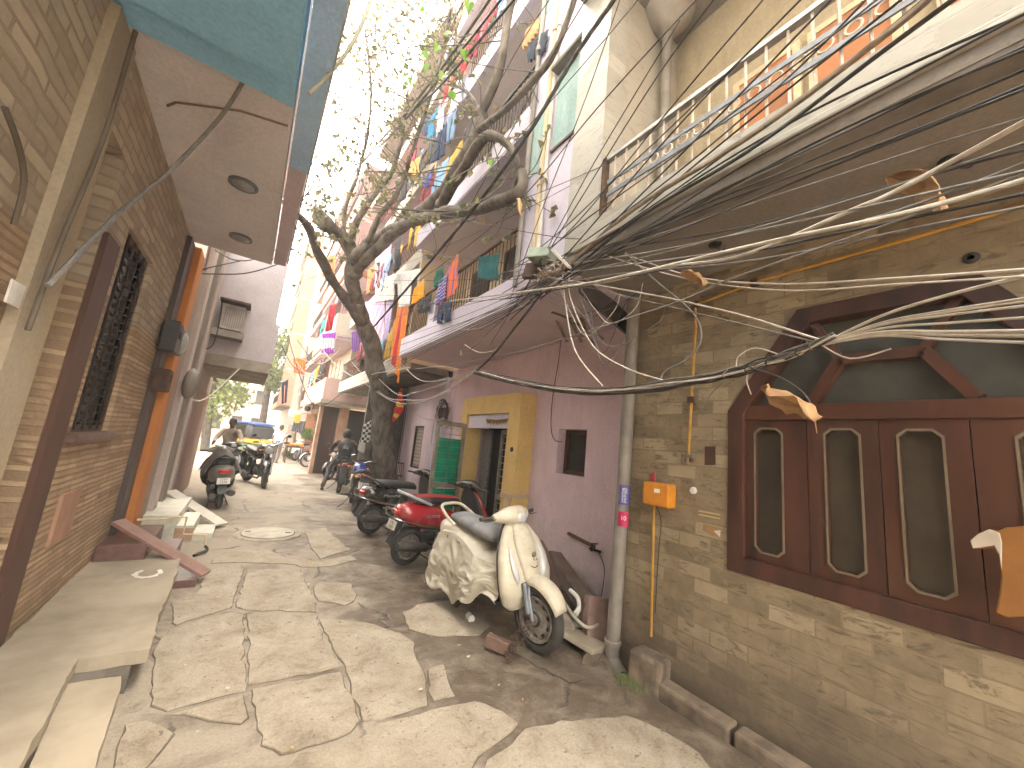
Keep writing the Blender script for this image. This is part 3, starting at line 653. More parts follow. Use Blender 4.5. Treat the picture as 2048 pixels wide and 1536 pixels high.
# bell and cable strapped round the jamb
t = MB().lathe([(.001, 0), (.035, 0), (.035, .012), (.02, .02)], (X3 - .0, 4.74, 1.62), (-1, 0, 0)).build('door_bell', m_blackp, df)
q = MB()
for k in range(3): q.tube([(X3 - .012, dy0 + fy, .93 + k * .025), (X3 - .014, dy0 - .012, .94 + k * .025), (XP - .01, dy0 - .014, .96 + k * .025)], .010, 6)
for k in range(4): q.tube([(X3 - .012, dy0 + .06 + .035 * k, .94), (X3 - .012, dy0 + .06 + .035 * k, .0)], .009, 6)
q.build('strapped_pipe', m_cream, df, smooth=40)
# toran
q = MB(); yy0, yy1 = 5.02, 5.62
for i in range(15):
    y = yy0 + (yy1 - yy0) * i / 14; zt = 2.06 - .02 * sin(pi * i / 14)
    q.add([(X3 + .045, y - .022, zt), (X3 + .045, y + .022, zt), (X3 + .04, y, zt - (.075 if i % 2 else .055))], [(0, 1, 2)])
q.tube([(X3 + .045, yy0 - .03, 2.07), (X3 + .04, (yy0 + yy1) / 2, 2.05), (X3 + .045, yy1 + .03, 2.07)], .009, 6)
tag(q.build('door_garland', MAT('marigold_fringe', (.30, .20, .03), (.12, .06, .02), 40, .9), None, solid=.006), 'yellow and brown garland fringe hanging over the doorway', 'garland')
# door leaves
def door_leaf(p0, p1, z0, z1, mat, name, parent, sheet, bars=True):
    p0, p1 = V(p0), V(p1); d = (p1 - p0); L = d.length; u = d / L; up = V((0, 0, 1)); n = V((-u.y, u.x, 0))
    q = MB()
    for s in (0, L - .06): q.bar(p0 + u * (s + .03) + up * z0, p0 + u * (s + .03) + up * z1, .06, .04, n)
    for z in (z0 + .04, z0 + (z1 - z0) * .44, z1 - .03): q.bar(p0 + u * .06 + up * z, p0 + u * (L - .06) + up * z, .04, .08, (0, 0, 1))
    o = q.build(name, mat, parent)
    if bars:
        q = MB()
        n_ = 18
        for i in range(1, n_):
            z = z0 + (z1 - z0) * i / n_; q.rod(p0 + u * .05 + up * z, p0 + u * (L - .05) + up * z, .006, 5)
        q.rod(p0 + u * L * .5 + up * z0, p0 + u * L * .5 + up * z1, .007, 5)
        q.build('door_bars', m_steel, o)
    if sheet:
        for za, zb in sheet:
            q = MB().grid(lambda a, b: p0 + u * (.045 + (L - .09) * a) + up * (za + (zb - za) * b) - n * (.03 + .004 * sin(b * 40) + .006 * noise.noise(V((a * 5, b * 5, za)))), 8, 40)
            q.build('green_sheet', m_green, o, solid=.003, smooth=60)
    return o
m_dg = MAT('grey_door_paint', (.30, .26, .22), (.19, .16, .13), 6, .6)
door_leaf((X3 - .03, 6.22, 0), (X3 - .62, 6.12, 0), .08, 1.98, m_dg, 'door_leaf', ph, [(.12, .86), (.96, 1.70)])
door_leaf((X3 + .13, dy0 + fy + .01, 0), (X3 + .24, 5.42, 0), .05, 1.91, m_dg, 'door_leaf', ph, None)
MB().bx(XP + .1, XP + .14, dy0 + fy, dy1 - .22, -.1, .06).build('threshold', m_gran, ph)
# soffits, floors
FH = 2.3
yb0, yb1 = 3.42, 7.4
for k in range(4):
    z = 3.2 + FH * k
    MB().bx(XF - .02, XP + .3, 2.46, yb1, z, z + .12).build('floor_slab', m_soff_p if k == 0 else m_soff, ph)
    bc = MB().bx(XF - .03, XF + .08, yb0, yb1 + .01, z - .02, z + .33).build('balcony', m_lilw, ph)
    MB().bx(XF + .08, XP, yb1 - .1, yb1 + .012, z + .12, z + 1.0 if k else z + .9).build('balcony_end', m_cream if k == 0 else m_pinkw, bc)
    q = MB(); n_ = 46
    for i in range(n_):
        y = yb0 + .05 + (yb1 - yb0 - .1) * i / (n_ - 1)
        if not (5.85 < y < 6.15): q.rod((XF + .02, y, z + .33), (XF + .02, y, z + .98), .007, 5)
    q.bar((XF + .02, yb0, z + .99), (XF + .02, yb1, z + .99), .03, .03)
    q.bar((XF + .02, yb0, z + .36), (XF + .02, yb1, z + .36), .02, .02)
    q.build('balcony_bars', m_iron if k else m_ironr, bc)
    MB().bx(XF - .02, XF + .09, 5.86, 6.14, z + .331, z + .62 if k else z + .75).build('balcony_pier', m_lilw, bc)
    bw = MB().bx(XP - .1, XP + .1, yb0, yb1, z + .121, z + FH - .001).build('back_wall', m_cream if k < 2 else m_pinkw, ph)
    for y0, y1, zz in ((4.0, 4.7, .12), (5.1, 5.75, .12), (6.4, 7.0, .9)):
        o = MB().bx(XP - .13, XP - .102, y0, y1, z + zz + .01, z + 1.95).build('balcony_door', m_dint, ph)
        MB().ringframe([(XP - .15, y0 - .06, z + zz), (XP - .15, y1 + .06, z + zz), (XP - .15, y1 + .06, z + 2.0), (XP - .15, y0 - .06, z + 2.0)], [(XP - .15, y0, z + zz), (XP - .15, y1, z + zz), (XP - .15, y1, z + 1.95), (XP - .15, y0, z + 1.95)], (.05, 0, 0)).build('door_frame', m_brn, o)
    MB().lathe([(.001, 0), (.05, .0), (.06, -.03), (.03, -.09), (.001, -.1)], (2.7, 5.6, z - .002 + FH if k < 3 else z)).build('ceiling_rose', m_cream, ph)
MB().bx(XF - .02, XP + 3, 2.46, yb1, 12.4, 12.55).build('roof', m_conc, ph)
MB().bx(XF - .02, XF + .1, 2.46, yb1, 12.551, 13.3).build('roof_parapet', m_lilw, ph)
MB().bx(XP + .1, XP + 3, 2.46, yb1, 3.2, 12.4).build('core', m_pinkw, ph)
tw = MB().bx(XF - .05, XP - .1, 2.46, 3.42, 3.322, 12.399).build('stair_tower', m_lilw, ph)
for k in range(4):
    z = 4.78 + FH * k
    o = MB().bx(XF - .06, XF - .048, 2.52, 2.95, z, z + .95).build('tower_window', m_greenw, ph)
    MB().bx(XF - .075, XF - .04, 2.5, 2.97, z - .03, z - .002).build('sill', m_brn, o)
    MB().bx(XF - .16, XF - .04, 2.5, 2.97, z + .952, z + .99).build('shade', m_conc_d, o)
    MB().bx(XF - .058, XF - .049, 3.12, 3.38, z - .1, z + .7).build('tower_window', m_greenw, ph)
for i, (y, r_, mt, lab) in enumerate(((2.99, .022, m_pvcw, 'thin off-white pipe beside the green tower window'), (3.06, .028, m_cream, 'cream drain pipe on the lilac stair tower'), (3.36, .03, m_pvc, 'grey drain pipe at the balcony edge of the stair tower'))):
    q = MB().tube([(XF - .09, y, 3.35), (XF - .085, y + .01, 6), (XF - .09, y, 12.3)], r_, 8)
    for z in (4.4, 6.4, 8.6): q.lathe([(r_, 0), (r_ * 1.35, .0), (r_ * 1.35, .07), (r_, .07)], (XF - .088, y + .005, z), n=10)
    tag(q.build('wall_pipe', mt, None, smooth=40), lab, 'pipe')
# ------------------------------------------------------------------ left: stone house
XL = -.97
sh = thing('stone_house', (XL, 3, 0), 'stone clad house with a grilled window under a teal and cream overhang', 'house')
w = MB(); wallx(w, XL - .3, XL, -3.0, 6.9, -.3, 2.35, [(2.95, 3.36, .22, 2.35), (3.80, 4.62, 1.42, 2.35)])
w.build('wall', m_stone, sh)
w = MB(); wallx(w, XL - .3, XL, -3.0, 6.9, 2.351, 3.75, [(2.95, 3.36, 2.35, 3.22), (3.80, 4.62, 2.35, 2.93)])
w.prism([(XL, 3.80, 2.93), (XL, 4.20, 3.16), (XL, 4.62, 2.93)], (.001, 0, 0))
w.build('upper_wall', m_stoneb, sh)
o = MB().bx(XL - .16, XL - .14, 2.95, 3.36, .22, 3.22).build('door', m_brn, sh)
MB().bx(XL - .139, XL - .125, 3.02, 3.30, .34, 1.6).bx(XL - .139, XL - .125, 3.02, 3.30, 1.75, 3.0).build('door_panel', m_brn, o, bev=.006)
o = MB().bx(XL - .1, XL - .08, 3.80, 4.62, 1.42, 2.93).build('window', m_glass, sh)
q = MB()
for i in range(1, 22): q.tube([(XL - .045 + .012 * (j % 2), 3.82 + .8 * j / 12, 1.42 + i * .068 + .012 * (j % 2)) for j in range(13)], .007, 5)
for i in range(1, 5): q.rod((XL - .03, 3.80 + i * .165, 1.44), (XL - .03, 3.80 + i * .165, 2.92), .009, 6)
q.build('grille', m_iron, o)
q = MB().ringframe([(XL - .07, 3.80, 1.42), (XL - .07, 4.62, 1.42), (XL - .07, 4.62, 2.93), (XL - .07, 3.80, 2.93)], [(XL - .07, 3.85, 1.47), (XL - .07, 4.57, 1.47), (XL - .07, 4.57, 2.88), (XL - .07, 3.85, 2.88)], (.035, 0, 0)); q.build('window_frame', m_brn, o)
MB().bx(XL - .05, XL + .05, 3.74, 4.68, 1.36, 1.418).build('sill', m_gran, sh, bev=.006)
MB().bx(XL + .001, XL + .045, 2.62, 2.93, .2, 3.66).build('pilaster', worn('ochre_grey_render', (.36, .30, .22), (.42, .27, .08), .75, 1.5), sh)
MB().bx(XL + .001, XL + .03, 3.37, 3.62, .2, 2.7).build('door_edge', m_brn, sh)
MB().bx(XL + .001, XL + .05, 5.62, 5.9, .2, 3.66).build('dark_strip', MAT('dark_stone_band', (.07, .05, .045), (.045, .035, .03), 4, .5), sh)
MB().bx(XL + .001, XL + .11, 5.97, 6.33, .3, 3.68).build('orange_pilaster', m_orange, sh, bev=.01)
MB().bx(XL + .001, XL + .08, 6.34, 6.88, .1, 3.69).build('grey_pilaster', worn('brown_grey_render', (.30, .24, .20), (.2, .15, .12), .5), sh)
MB().bx(XL - .02, XL + .02, 3.95, 4.3, .66, 1.0).build('wall_patch', MAT('pink_patch', (.40, .22, .15), (.30, .18, .12), 6), sh)
# overhang
ZO = 3.72
so = MB().bx(XL - .3, -.13, 2.76, 5.95, ZO, ZO + .2).build('soffit', m_soff, sh)
MB().bx(XL - .6, -.13, -3.0, 2.755, ZO - .05, ZO + .2).build('teal_soffit', m_teal, sh)
MB().bx(XL - .6, -.14, -3.0, 2.50, ZO - .1, ZO - .052).build('teal_beam', m_teal, sh)
f = MB().bx(-.11, .035, -3.0, 3.6, ZO + .05, ZO + .9).build('fascia', m_blue, sh)
MB().bx(-.11, .03, 3.602, 6.0, ZO + .05, ZO + .9).build('fascia_end', m_soff_p, sh)
MB().bx(.036, .048, -3, 5.9, ZO + .06, ZO + .3).build('weathered_strip', MAT('flaking_white_paint', (.6, .58, .5), (.24, .28, .32), 5, .8, streak=(1, .3, 1)), f)
MB().bx(-1.6, -.125, -3.0, 5.9, ZO + .95, 8.0).build('upper_storeys', m_pale, sh)  # unseen storeys added for the lighting; height sets how much sky they block
for i, p in enumerate(((487, 368), (482, 475))):
    c = onz(*p, ZO)
    o = MB().lathe([(.001, -.045), (.05, -.04), (.085, -.022), (.1, 0)], c, n=24).build('ceiling_light', MAT('frosted_lamp', (.30, .30, .29), rough=.4), sh, smooth=50)
    MB().lathe([(.1, 0), (.115, 0), (.115, -.018), (.1, -.02)], c, n=24).build('lamp_rim', m_steelp, o, smooth=50)
# cables and conduit on the stone house
q = MB().tube(spline([onx(271, 62, XL + .1), onx(205, 280, XL + .09), onx(118, 490, XL + .1), onx(55, 660, XL + .1)], 5), .011, 7)
tag(q.build('conduit', MAT('dark_conduit', (.12, .095, .07)), None, smooth=40), 'dark conduit running down the ochre pilaster of the stone house', 'conduit')
q = MB().tube(spline([onz(493, 152, ZO - .02), onz(440, 235, 3.55), onz(318, 335, 3.1) + V((.05, 0, 0)), onx(240, 425, XL + .2), onx(95, 572, XL + .14)], 7), .012, 8)
tag(q.build('drooping_cable', m_cableg, None, smooth=40), 'thick grey cable drooping from the teal overhang to the stone wall', 'cable')
q = MB().tube(spline([onx(10, 215, XL + .05), onx(40, 300, XL + .06), onx(48, 370, XL + .06), onx(28, 450, XL + .05)], 5), .010, 7)
tag(q.build('wall_cable', MAT('brown_cable', (.11, .085, .06)), None), 'brown cable hanging on the stone blocks at the far left', 'cable')
q = MB().tube([onz(335, 212, ZO - .01), onz(352, 205, ZO - .012), onz(480, 222, ZO - .012), onz(575, 252, ZO - .012)], .008, 6)
tag(q.build('soffit_pipe', MAT('brown_pipe', (.26, .17, .13)), None), 'thin brown pipe crossing the cream overhang ceiling', 'pipe')
c = onx(30, 588, XL + .05)
tag(MB().box(c, (.008, .11, .10), (0, 0, 0)).build('paper_notice', m_white, None), 'small white paper notice on the ochre pilaster at far left', 'notice')
# meter boxes by the dark strip
for (z0, z1, y0, y1, lab, mt) in ((2.28, 2.62, 5.42, 5.66, 'dark electric meter box on the stone wall beside the orange pilaster', m_blackp), (2.30, 2.60, 5.70, 5.96, 'round-lidded grey electric meter just right of the dark meter box', m_steelp), (1.85, 2.1, 5.55, 5.75, 'rusty switch box under the electric meters', m_ironr)):
    o = MB().bx(XL + .03, XL + .17, y0, y1, z0, z1).build('meter_box', mt, None, bev=.015); tag(o, lab, 'meter box')
    if mt is m_steelp: MB().ball((XL + .17, (y0 + y1) / 2, (z0 + z1) / 2), (.05, .1, .12)).build('meter_lid', MAT('cloudy_lid', (.4, .4, .38), rough=.3), o, smooth=60)
    else: MB().box((XL + .173, (y0 + y1) / 2, (z0 + z1) / 2 + .03), (.006, .1, .08)).build('meter_dial', m_dint, o)
# steps between the platforms
st = thing('granite_steps', (-.55, 5.2, 0), 'maroon granite steps with a slanting bike ramp at the end of the platform', 'steps')
MB().bx(-.96, -.6, 5.2, 6.1, 0, .36).bx(-.6, -.4, 5.2, 6.1, 0, .2).bx(-.399, -.15, 4.98, 5.5, -.02, .07).build('step_blocks', m_gran, st, bev=.006)
MB().bar((-.9, 5.45, .53), (-.09, 5.12, .07), .17, .03).build('ramp', MAT('brown_ramp', (.27, .155, .125), (.19, .11, .09), 6, .5), st, bev=.004)
s2 = thing('tile_steps', (-.5, 7.2, 0), 'pale tiled door steps with a light grey ramp beyond the maroon steps', 'steps')
m_tl = MAT('pale_step_tile', (.55, .54, .46), (.43, .42, .35), 8, .4)
MB().bx(-.96, -.55, 6.75, 8.3, 0, .34).bx(-.549, -.36, 6.75, 7.7, 0, .21).bx(-.359, -.14, 6.8, 7.35, -.02, .1).build('step_blocks', m_tl, s2, bev=.006)
MB().bx(-.548, -.355, 6.74, 6.75, .02, .18).build('riser', MAT('tan_riser', (.40, .27, .18)), s2)
MB().bar((-.86, 8.35, .42), (-.07, 7.55, .05), .2, .035).build('ramp', MAT('pale_ramp', (.52, .49, .43), (.42, .39, .33), 6, .6), s2, bev=.004)
a = [onz(270, 1040, .4), onz(310, 1040, .4), onz(318, 1036, .42), onz(341, 1036, .42)]
q = MB().tube([(-.86, 6.18, .40), (-.62, 6.2, .40), (-.55, 6.2, .43), (-.42, 6.22, .42), (-.42, 6.22, .22), (-.2, 6.24, .2), (-.18, 6.24, .06)], .012, 8)
o = q.build('water_pipe', m_cream, None, smooth=40); tag(o, 'cream water pipe bending down over the doorsteps', 'pipe')
MB().tube(spline([(-.18, 6.24, .07), (-.15, 6.2, .03), (-.22, 6.1, .02), (-.26, 6.02, .02)], 4), .016, 7).build('pipe_end', m_rub, o)

# second left house
s = thing('pink_house', (XL, 9, 0), 'pink house with a low concrete overhang beyond the orange pilaster', 'house')
MB().bx(XL - .3, XL + .04, 6.9, 12.2, -.3, 2.2).build('wall', m_ribbed, s)
m_beige = worn('grey_beige_plaster', (.48, .41, .37), (.3, .25, .22), .5, 2)
MB().bx(XL - .3, XL + .03, 6.9, 12.2, 2.201, 4.9).build('upper_wall', m_beige, s)
for y, wd, c in ((7.05, .28, m_beige), (7.8, .22, m_soff_g), (8.35, .3, m_beige)): MB().bx(XL + .041, XL + .12, y, y + wd, -.1, 4.8).build('pilaster', c, s)
MB().bx(XL - .3, .14, 8.9, 11.6, 2.60, 2.8).build('overhang', m_conc, s)
MB().bx(XL - .3, .16, 8.898, 11.4, 2.802, 3.6).build('end_wall', worn('lilac_grey_wall', (.46, .42, .44), (.36, .32, .33), .3), s)
MB().bx(XL - .3, .09, 8.90, 11.4, 3.602, 10.5).build('upper_storeys', worn('lilac_grey_wall_2', (.46, .42, .44), (.36, .32, .33), .3), s)
ac = thing('window_air_conditioner', (-.6, 8.7, 3.4), 'boxy window air conditioner on the lilac end wall under the overhang', 'air conditioner')
MB().bx(-.78, -.42, 8.62, 8.896, 3.25, 3.72).build('casing', MAT('beige_casing', (.40, .36, .33), (.3, .26, .24)), ac, bev=.01)
q = MB()
for i in range(9): q.bx(-.72 + i * .033, -.70 + i * .033, 8.612, 8.62, 3.3, 3.67)
q.build('vent_grille', m_pvc, ac)
MB().bx(-.86, -.38, 8.55, 8.9, 3.10, 3.22).build('shelf', m_pvc, ac); MB().bx(-.82, -.36, 8.5, 8.9, 3.75, 3.79).build('rain_cover', m_ironr, ac)
for p, r_, lab in (([(445, 600), (440, 640), (425, 690), (400, 700)], .01, 'black hose looping from the air conditioner to the pink wall'),):
    tag(MB().tube(spline([ony(*q_, 8.55) for q_ in p], 5), r_, 6).build('hose', m_cable, None), lab, 'hose')
o = MB().ball(onx(384, 770, XL + .2) + V((0, -.2, 0)), (.09, .1, .22)).build('cable_coil', m_pvc, None, smooth=60); tag(o, 'grey cable joint box hanging on the pink wall', 'joint box')
tag(MB().tube(spline([onx(384, 800, XL + .2), ony(410, 798, 8), ony(455, 760, 8.6), ony(520, 690, 9.5), ony(560, 600, 10)], 6), .012, 6).build('slack_cable', m_cablew, None), 'dusty white slack cable looping below the pink house overhang', 'cable')
for p, lab in (([(430, 500), (470, 520), (520, 515), (585, 480)], 'upper black cable under the overhang of the pink house'), ([(365, 545), (430, 548), (500, 545), (580, 520)], 'lower black cable under the overhang of the pink house'), ([(325, 600), (340, 560), (400, 540), (480, 522)], 'black cable from the electric meters up to the overhang')):
    tag(MB().tube(spline([ony(*q_, 6.6) for q_ in p], 6), .009, 6).build('slung_cable', m_cable, None), lab, 'cable')
# manhole
mh = thing('manhole_cover', (.53, 7.05, 0), 'round pale concrete manhole cover in the road', 'manhole')
zz = .012
MB().lathe([(.44, -.05), (.44, zz), (.36, zz + .006), (.355, zz - .02)], (.53, 7.05, 0), n=40).build('rim', m_slab, mh, smooth=30)
q = MB().lathe([(.345, -.05), (.345, zz + .016), (.33, zz + .024), (.001, zz + .026)], (.53, 7.05, 0), n=40)
lid = q.build('lid', MAT('pale_lid', (.47, .43, .36), (.35, .31, .26), 6, .85), mh, smooth=30)
MB().box((.27, 7.12, zz + .026), (.07, .035, .01)).box((.78, 6.97, zz + .026), (.07, .035, .01)).build('lifting_slots', m_mud, lid)

# ------------------------------------------------------------------ farther houses
def balcony_house(name, label, x, y0, y1, z0, nfl, fh, deep, wallm, parm, railm=None, doors=True, proj=1.0, roof=True, front=None):
    """street house on the right: recessed wall at x+proj, slabs and parapets at x"""
    h = thing(name, (x, (y0 + y1) / 2, 0), label, 'house')
    MB().bx(x + proj, x + proj + deep, y0, y1, -.3, z0 + nfl * fh).build('wall', wallm, h)
    for k in range(nfl):
        z = z0 + k * fh
        MB().bx(x, x + proj - .002, y0, y1, z, z + .13).build('floor_slab', m_soff_p if k else m_conc_d, h)
        p = MB().bx(x - .01, x + .09, y0 - .01, y1 + .01, z - .02, z + .36).build('parapet', parm, h)
        q = MB(); n_ = int((y1 - y0) / .12)
        for i in range(n_): q.rod((x + .04, y0 + .06 + i * .12, z + .36), (x + .04, y0 + .06 + i * .12, z + 1.0), .009, 4)
        q.bar((x + .04, y0, z + 1.02), (x + .04, y1, z + 1.02), .04, .04); q.build('railing', railm or m_ironr, p)
        if front: MB().bx(x - .01, x + proj, y0 - .012, y0 + .08, z + .132, z + fh - .001).build('side_wall', front, h)
        n_ = max(1, int((y1 - y0) / 1.6))
        for i in range(n_):
            yy = y0 + (i + .5) * (y1 - y0) / n_
            d = MB().bx(x + proj - .03, x + proj - .002, yy - .38, yy + .38, z + (.14 if i % 2 else .9), z + fh * .84).build('window', m_dint, h)
            MB().ringframe([(x + proj - .05, yy - .44, z + (.13 if i % 2 else .84)), (x + proj - .05, yy + .44, z + (.13 if i % 2 else .84)), (x + proj - .05, yy + .44, z + fh * .87), (x + proj - .05, yy - .44, z + fh * .87)],
                           [(x + proj - .05, yy - .38, z + (.14 if i % 2 else .9)), (x + proj - .05, yy + .38, z + (.14 if i % 2 else .9)), (x + proj - .05, yy + .38, z + fh * .84), (x + proj - .05, yy - .38, z + fh * .84)], (.03, 0, 0)).build('window_frame', m_brn if i % 2 else m_cream, d)
    if roof:
        z = z0 + nfl * fh
        MB().bx(x - .05, x + proj + deep, y0, y1, z, z + .14).build('roof', m_conc, h)
        MB().bx(x - .05, x + .06, y0, y1, z + .141, z + .9).build('roof_parapet', parm, h)
    return h
hb = balcony_house('laundry_house', 'tan house hung with purple and orange laundry beside the tree', 2.45, 7.75, 15.1, 3.05, 4, 2.4, 3, m_tan, m_pale, proj=1.1, front=m_cream)  # far end lengthened to close a gap that let sun onto the road
MB().bx(2.5, 3.54, 10.7, 10.8, -.3, 3.04).build('ground_wall', m_conc_d, hb)
# iron gate between the lilac house and the tree
gt = thing('iron_gate', (3.3, 10.2, 0), 'low rusty iron grille gate beside the tree trunk', 'gate')
q = MB()
for i in range(24): q.rod((2.35 + i * .05, 10.05, .05), (2.35 + i * .05, 10.05, 1.0), .008, 4)
q.build('bars', m_ironr, gt)
q = MB()
for z in (.06, .36, .68, 1.0): q.bar((2.33, 10.05, z), (3.52, 10.05, z), .025, .025)
q.build('rails', m_ironr, gt)
gt2 = thing('mesh_panel', (3.3, 10.3, 0), 'tall dark iron mesh panel behind the tree trunk', 'mesh panel')
q = MB()
for i in range(20): q.rod((2.7 + i * .045, 10.4, 1.0), (2.7 + i * .045, 10.4, 2.9), .007, 4)
for i in range(40): q.rod((2.68, 10.41, 1.0 + i * .05), (3.58, 10.41, 1.0 + i * .05), .006, 4)
q.build('mesh', m_iron, gt2)
# shop house facing the camera
cs = thing('shop_house', (4, 16.5, 0), 'house with two dark shop openings under a concrete canopy behind the tree', 'house')
YS = 16.5
q = MB().bx(2.15, 2.28, YS, YS + .3, -.3, 2.6).bx(2.86, 3.2, YS - .1, YS + .3, -.3, 2.6).bx(4.2, 6, YS, YS + .3, -.3, 2.6)
q.build('pillar', MAT('pink_brown_pillar', (.42, .27, .19), (.28, .18, .13), 3, .85), cs)
MB().bx(2.28, 2.86, YS + .22, YS + .3, -.3, 2.6).build('shutter', m_brn, cs)
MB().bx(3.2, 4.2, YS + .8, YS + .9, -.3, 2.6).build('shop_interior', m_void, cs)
q = MB()
for i in range(22): q.bx(3.2, 4.2, YS + .18, YS + .2, .05 + i * .055, .085 + i * .055)
q.build('roller_slats', m_iron, cs)
MB().bx(1.95, 5.9, YS - 1.3, YS + .3, 2.62, 2.74).build('canopy', m_conc, cs)
for k in range(4):
    z = 2.75 + k * 2.45
    p = MB().bx(2.0, 2.1, YS - 1.2, YS + 5, z, z + .8).bx(2.1, 5.9, YS - 1.2, YS - 1.1, z, z + .8).build('parapet', (m_pinkw, m_pale, m_orw, m_pinkw)[k], cs)
    MB().bx(2.1, 5.9, YS - 1.1, YS + 5, z + 2.3, z + 2.43).build('floor_slab', m_soff_p, cs)
    MB().bx(2.9, 5.9, YS - .05, YS + 5, z, z + 2.29).build('back_wall', (m_tan, m_pinkw, m_tan, m_pale)[k], cs)
    q = MB()
    for i in range(30): q.rod((2.15 + i * .12, YS - 1.15, z + .8), (2.15 + i * .12, YS - 1.15, z + 1.5), .01, 4)
    for i in range(40): q.rod((2.05, YS - 1.15 + i * .15, z + .8), (2.05, YS - 1.15 + i * .15, z + 1.5), .01, 4)
    q.build('railing', m_ironr, p)
    for x in (3.3, 4.3): MB().bx(x, x + .6, YS - .09, YS - .051, z + .4, z + 1.9).build('window', m_dint, cs)
oh = balcony_house('orange_house', 'faded orange house with balconies far down the alley on the right', 2.45, 22.2, 30, 3.0, 5, 2.5, 3, m_orw, m_pinkw, proj=.9, front=m_orw)
MB().bx(2.72, 3.64, 25.9, 26.0, -.3, 2.6).build('orange_panel', MAT('orange_wall_panel', (.60, .30, .17), (.5, .24, .14), 3), oh)
balcony_house('brick_strip_house', 'tall pale house with a brick strip at the bend of the alley', 1.35, 31, 40, 3.0, 5, 2.6, 4, m_pale, m_orw, proj=.8, front=tiles('far_brick', [(.5, .22, .14), (.6, .3, .2), (.55, .26, .17)], .3, .09, .01, (.6, .5, .42), 'x', None, .9, .3))
for name, lab, x0, x1, y0, z1, mt in (('pale_house', 'pale cream house closing the far end of the alley', -3.4, 1.7, 44, 9.5, m_pale), ('tan_house', 'tan house far behind the autorickshaw on the left', -9, -3.6, 38, 7.5, m_tan), ('peach_house', 'peach house half hidden beyond the left overhang', -8, -2.8, 26, 6.5, m_orw)):
    h = thing(name, ((x0 + x1) / 2, y0, 0), lab, 'house')
    MB().bx(x0, x1, y0, y0 + 5, -.3, z1).build('wall', mt, h); MB().bx(x0 - .15, x1 + .15, y0 - .4, y0 + 5, z1, z1 + .2).build('roof', m_conc, h)
    for k in range(int(z1 / 2.6)):
        for i in range(int((x1 - x0) / 1.5)):
            xx = x0 + .5 + i * 1.5
            d = MB().bx(xx, xx + .8, y0 - .04, y0 - .005, .9 + k * 2.6, 2.2 + k * 2.6).build('window', m_dint, h)
            MB().bx(xx - .08, xx + .88, y0 - .25, y0 - .03, 2.22 + k * 2.6, 2.29 + k * 2.6).build('shade', m_conc, d)
hl = thing('left_far_house', (-1.6, 17, 0), 'dim brown house behind the parked scooters on the left', 'house')
MB().bx(-4, -1.35, 12.25, 16.5, -.3, 2.9).build('wall', worn('dim_brown_wall', (.24, .18, .14), (.12, .09, .07), .6), hl)
MB().bx(-1.349, -1.32, 12.6, 13.6, -.1, 2.1).build('door', m_brn, hl); MB().bx(-1.349, -1.32, 14.4, 15.6, .9, 2.0).build('window', m_dint, hl)
MB().bx(-4, -1.1, 12.25, 16.6, 2.901, 3.05).build('roof', m_conc_d, hl)
# ------------------------------------------------------------------ two-wheelers
def paint(name, c, rough=.28, dust=.25, coat=.6):
    m, nt, N, L, b = nodes(name)
    o = objco(nt); f = noise_n(nt, o, 5, 8, .7, .4)
    k = mth(nt, 'MULTIPLY', ramp(nt, f, [(.42, (0, 0, 0)), (.68, (1, 1, 1))]), dust)
    L.new(mixc(nt, k, c, (.30, .26, .21)), b.inputs['Base Color'])
    L.new(mth(nt, 'ADD', rough, mth(nt, 'MULTIPLY', k, .5)), b.inputs['Roughness'])
    b.inputs['Coat Weight'].default_value = coat; b.inputs['Coat Roughness'].default_value = .1
    return m
pt_red = paint('red_paint', (.32, .008, .018), .25, .12); pt_blk = paint('black_paint', (.012, .012, .014), .25, .2)
pt_wht = paint('cream_white_paint', (.58, .53, .42), .42, .7, .25); pt_gry = paint('grey_bronze_paint', (.20, .185, .165), .3, .15); pt_slv = paint('silver_paint', (.45, .45, .46), .3, .15)
pt_drk = paint('dark_teal_paint', (.02, .03, .04), .25, .1); pt_blu = paint('blue_paint', (.02, .03, .22), .25, .1)
m_seat = MAT('black_seat_vinyl', (.022, .022, .023), (.04, .038, .036), 7, .5, bs=.2, bsc=120)
m_seatr = MAT('red_seat_vinyl', (.28, .015, .02), (.2, .01, .015), 7, .5); m_seatg = MAT('dusty_grey_seat', (.25, .25, .26), (.16, .16, .17), 6, .75)
m_chr = MAT('chrome', (.55, .55, .55), (.4, .4, .4), 9, .18, 1.0, bs=0); m_eng = MAT('grimy_engine_metal', (.12, .115, .11), (.06, .055, .05), 12, .55, .5)
m_rim = MAT('dusty_rim', (.34, .31, .28), (.2, .18, .16), 14, .55, .4); m_rimb = MAT('black_rim', (.03, .03, .03), (.07, .06, .055), 14, .5)
m_lens = MAT('clear_lens', (.55, .56, .58), rough=.08, bs=0); m_redl = MAT('red_lens', (.45, .01, .01), rough=.12, bs=0); m_amb = MAT('amber_lens', (.55, .2, .02), rough=.15, bs=0)
m_plate = MAT('white_number_plate', (.66, .64, .58), (.55, .52, .46), 9, .45); m_ink = MAT('plate_lettering', (.02, .02, .025), rough=.6, bs=0); m_mir = MAT('mirror_glass', (.4, .42, .45), rough=.04, metal=1, bs=0)
m_logo = MAT('silver_lettering', (.6, .6, .6), rough=.3, metal=.6, bs=0)

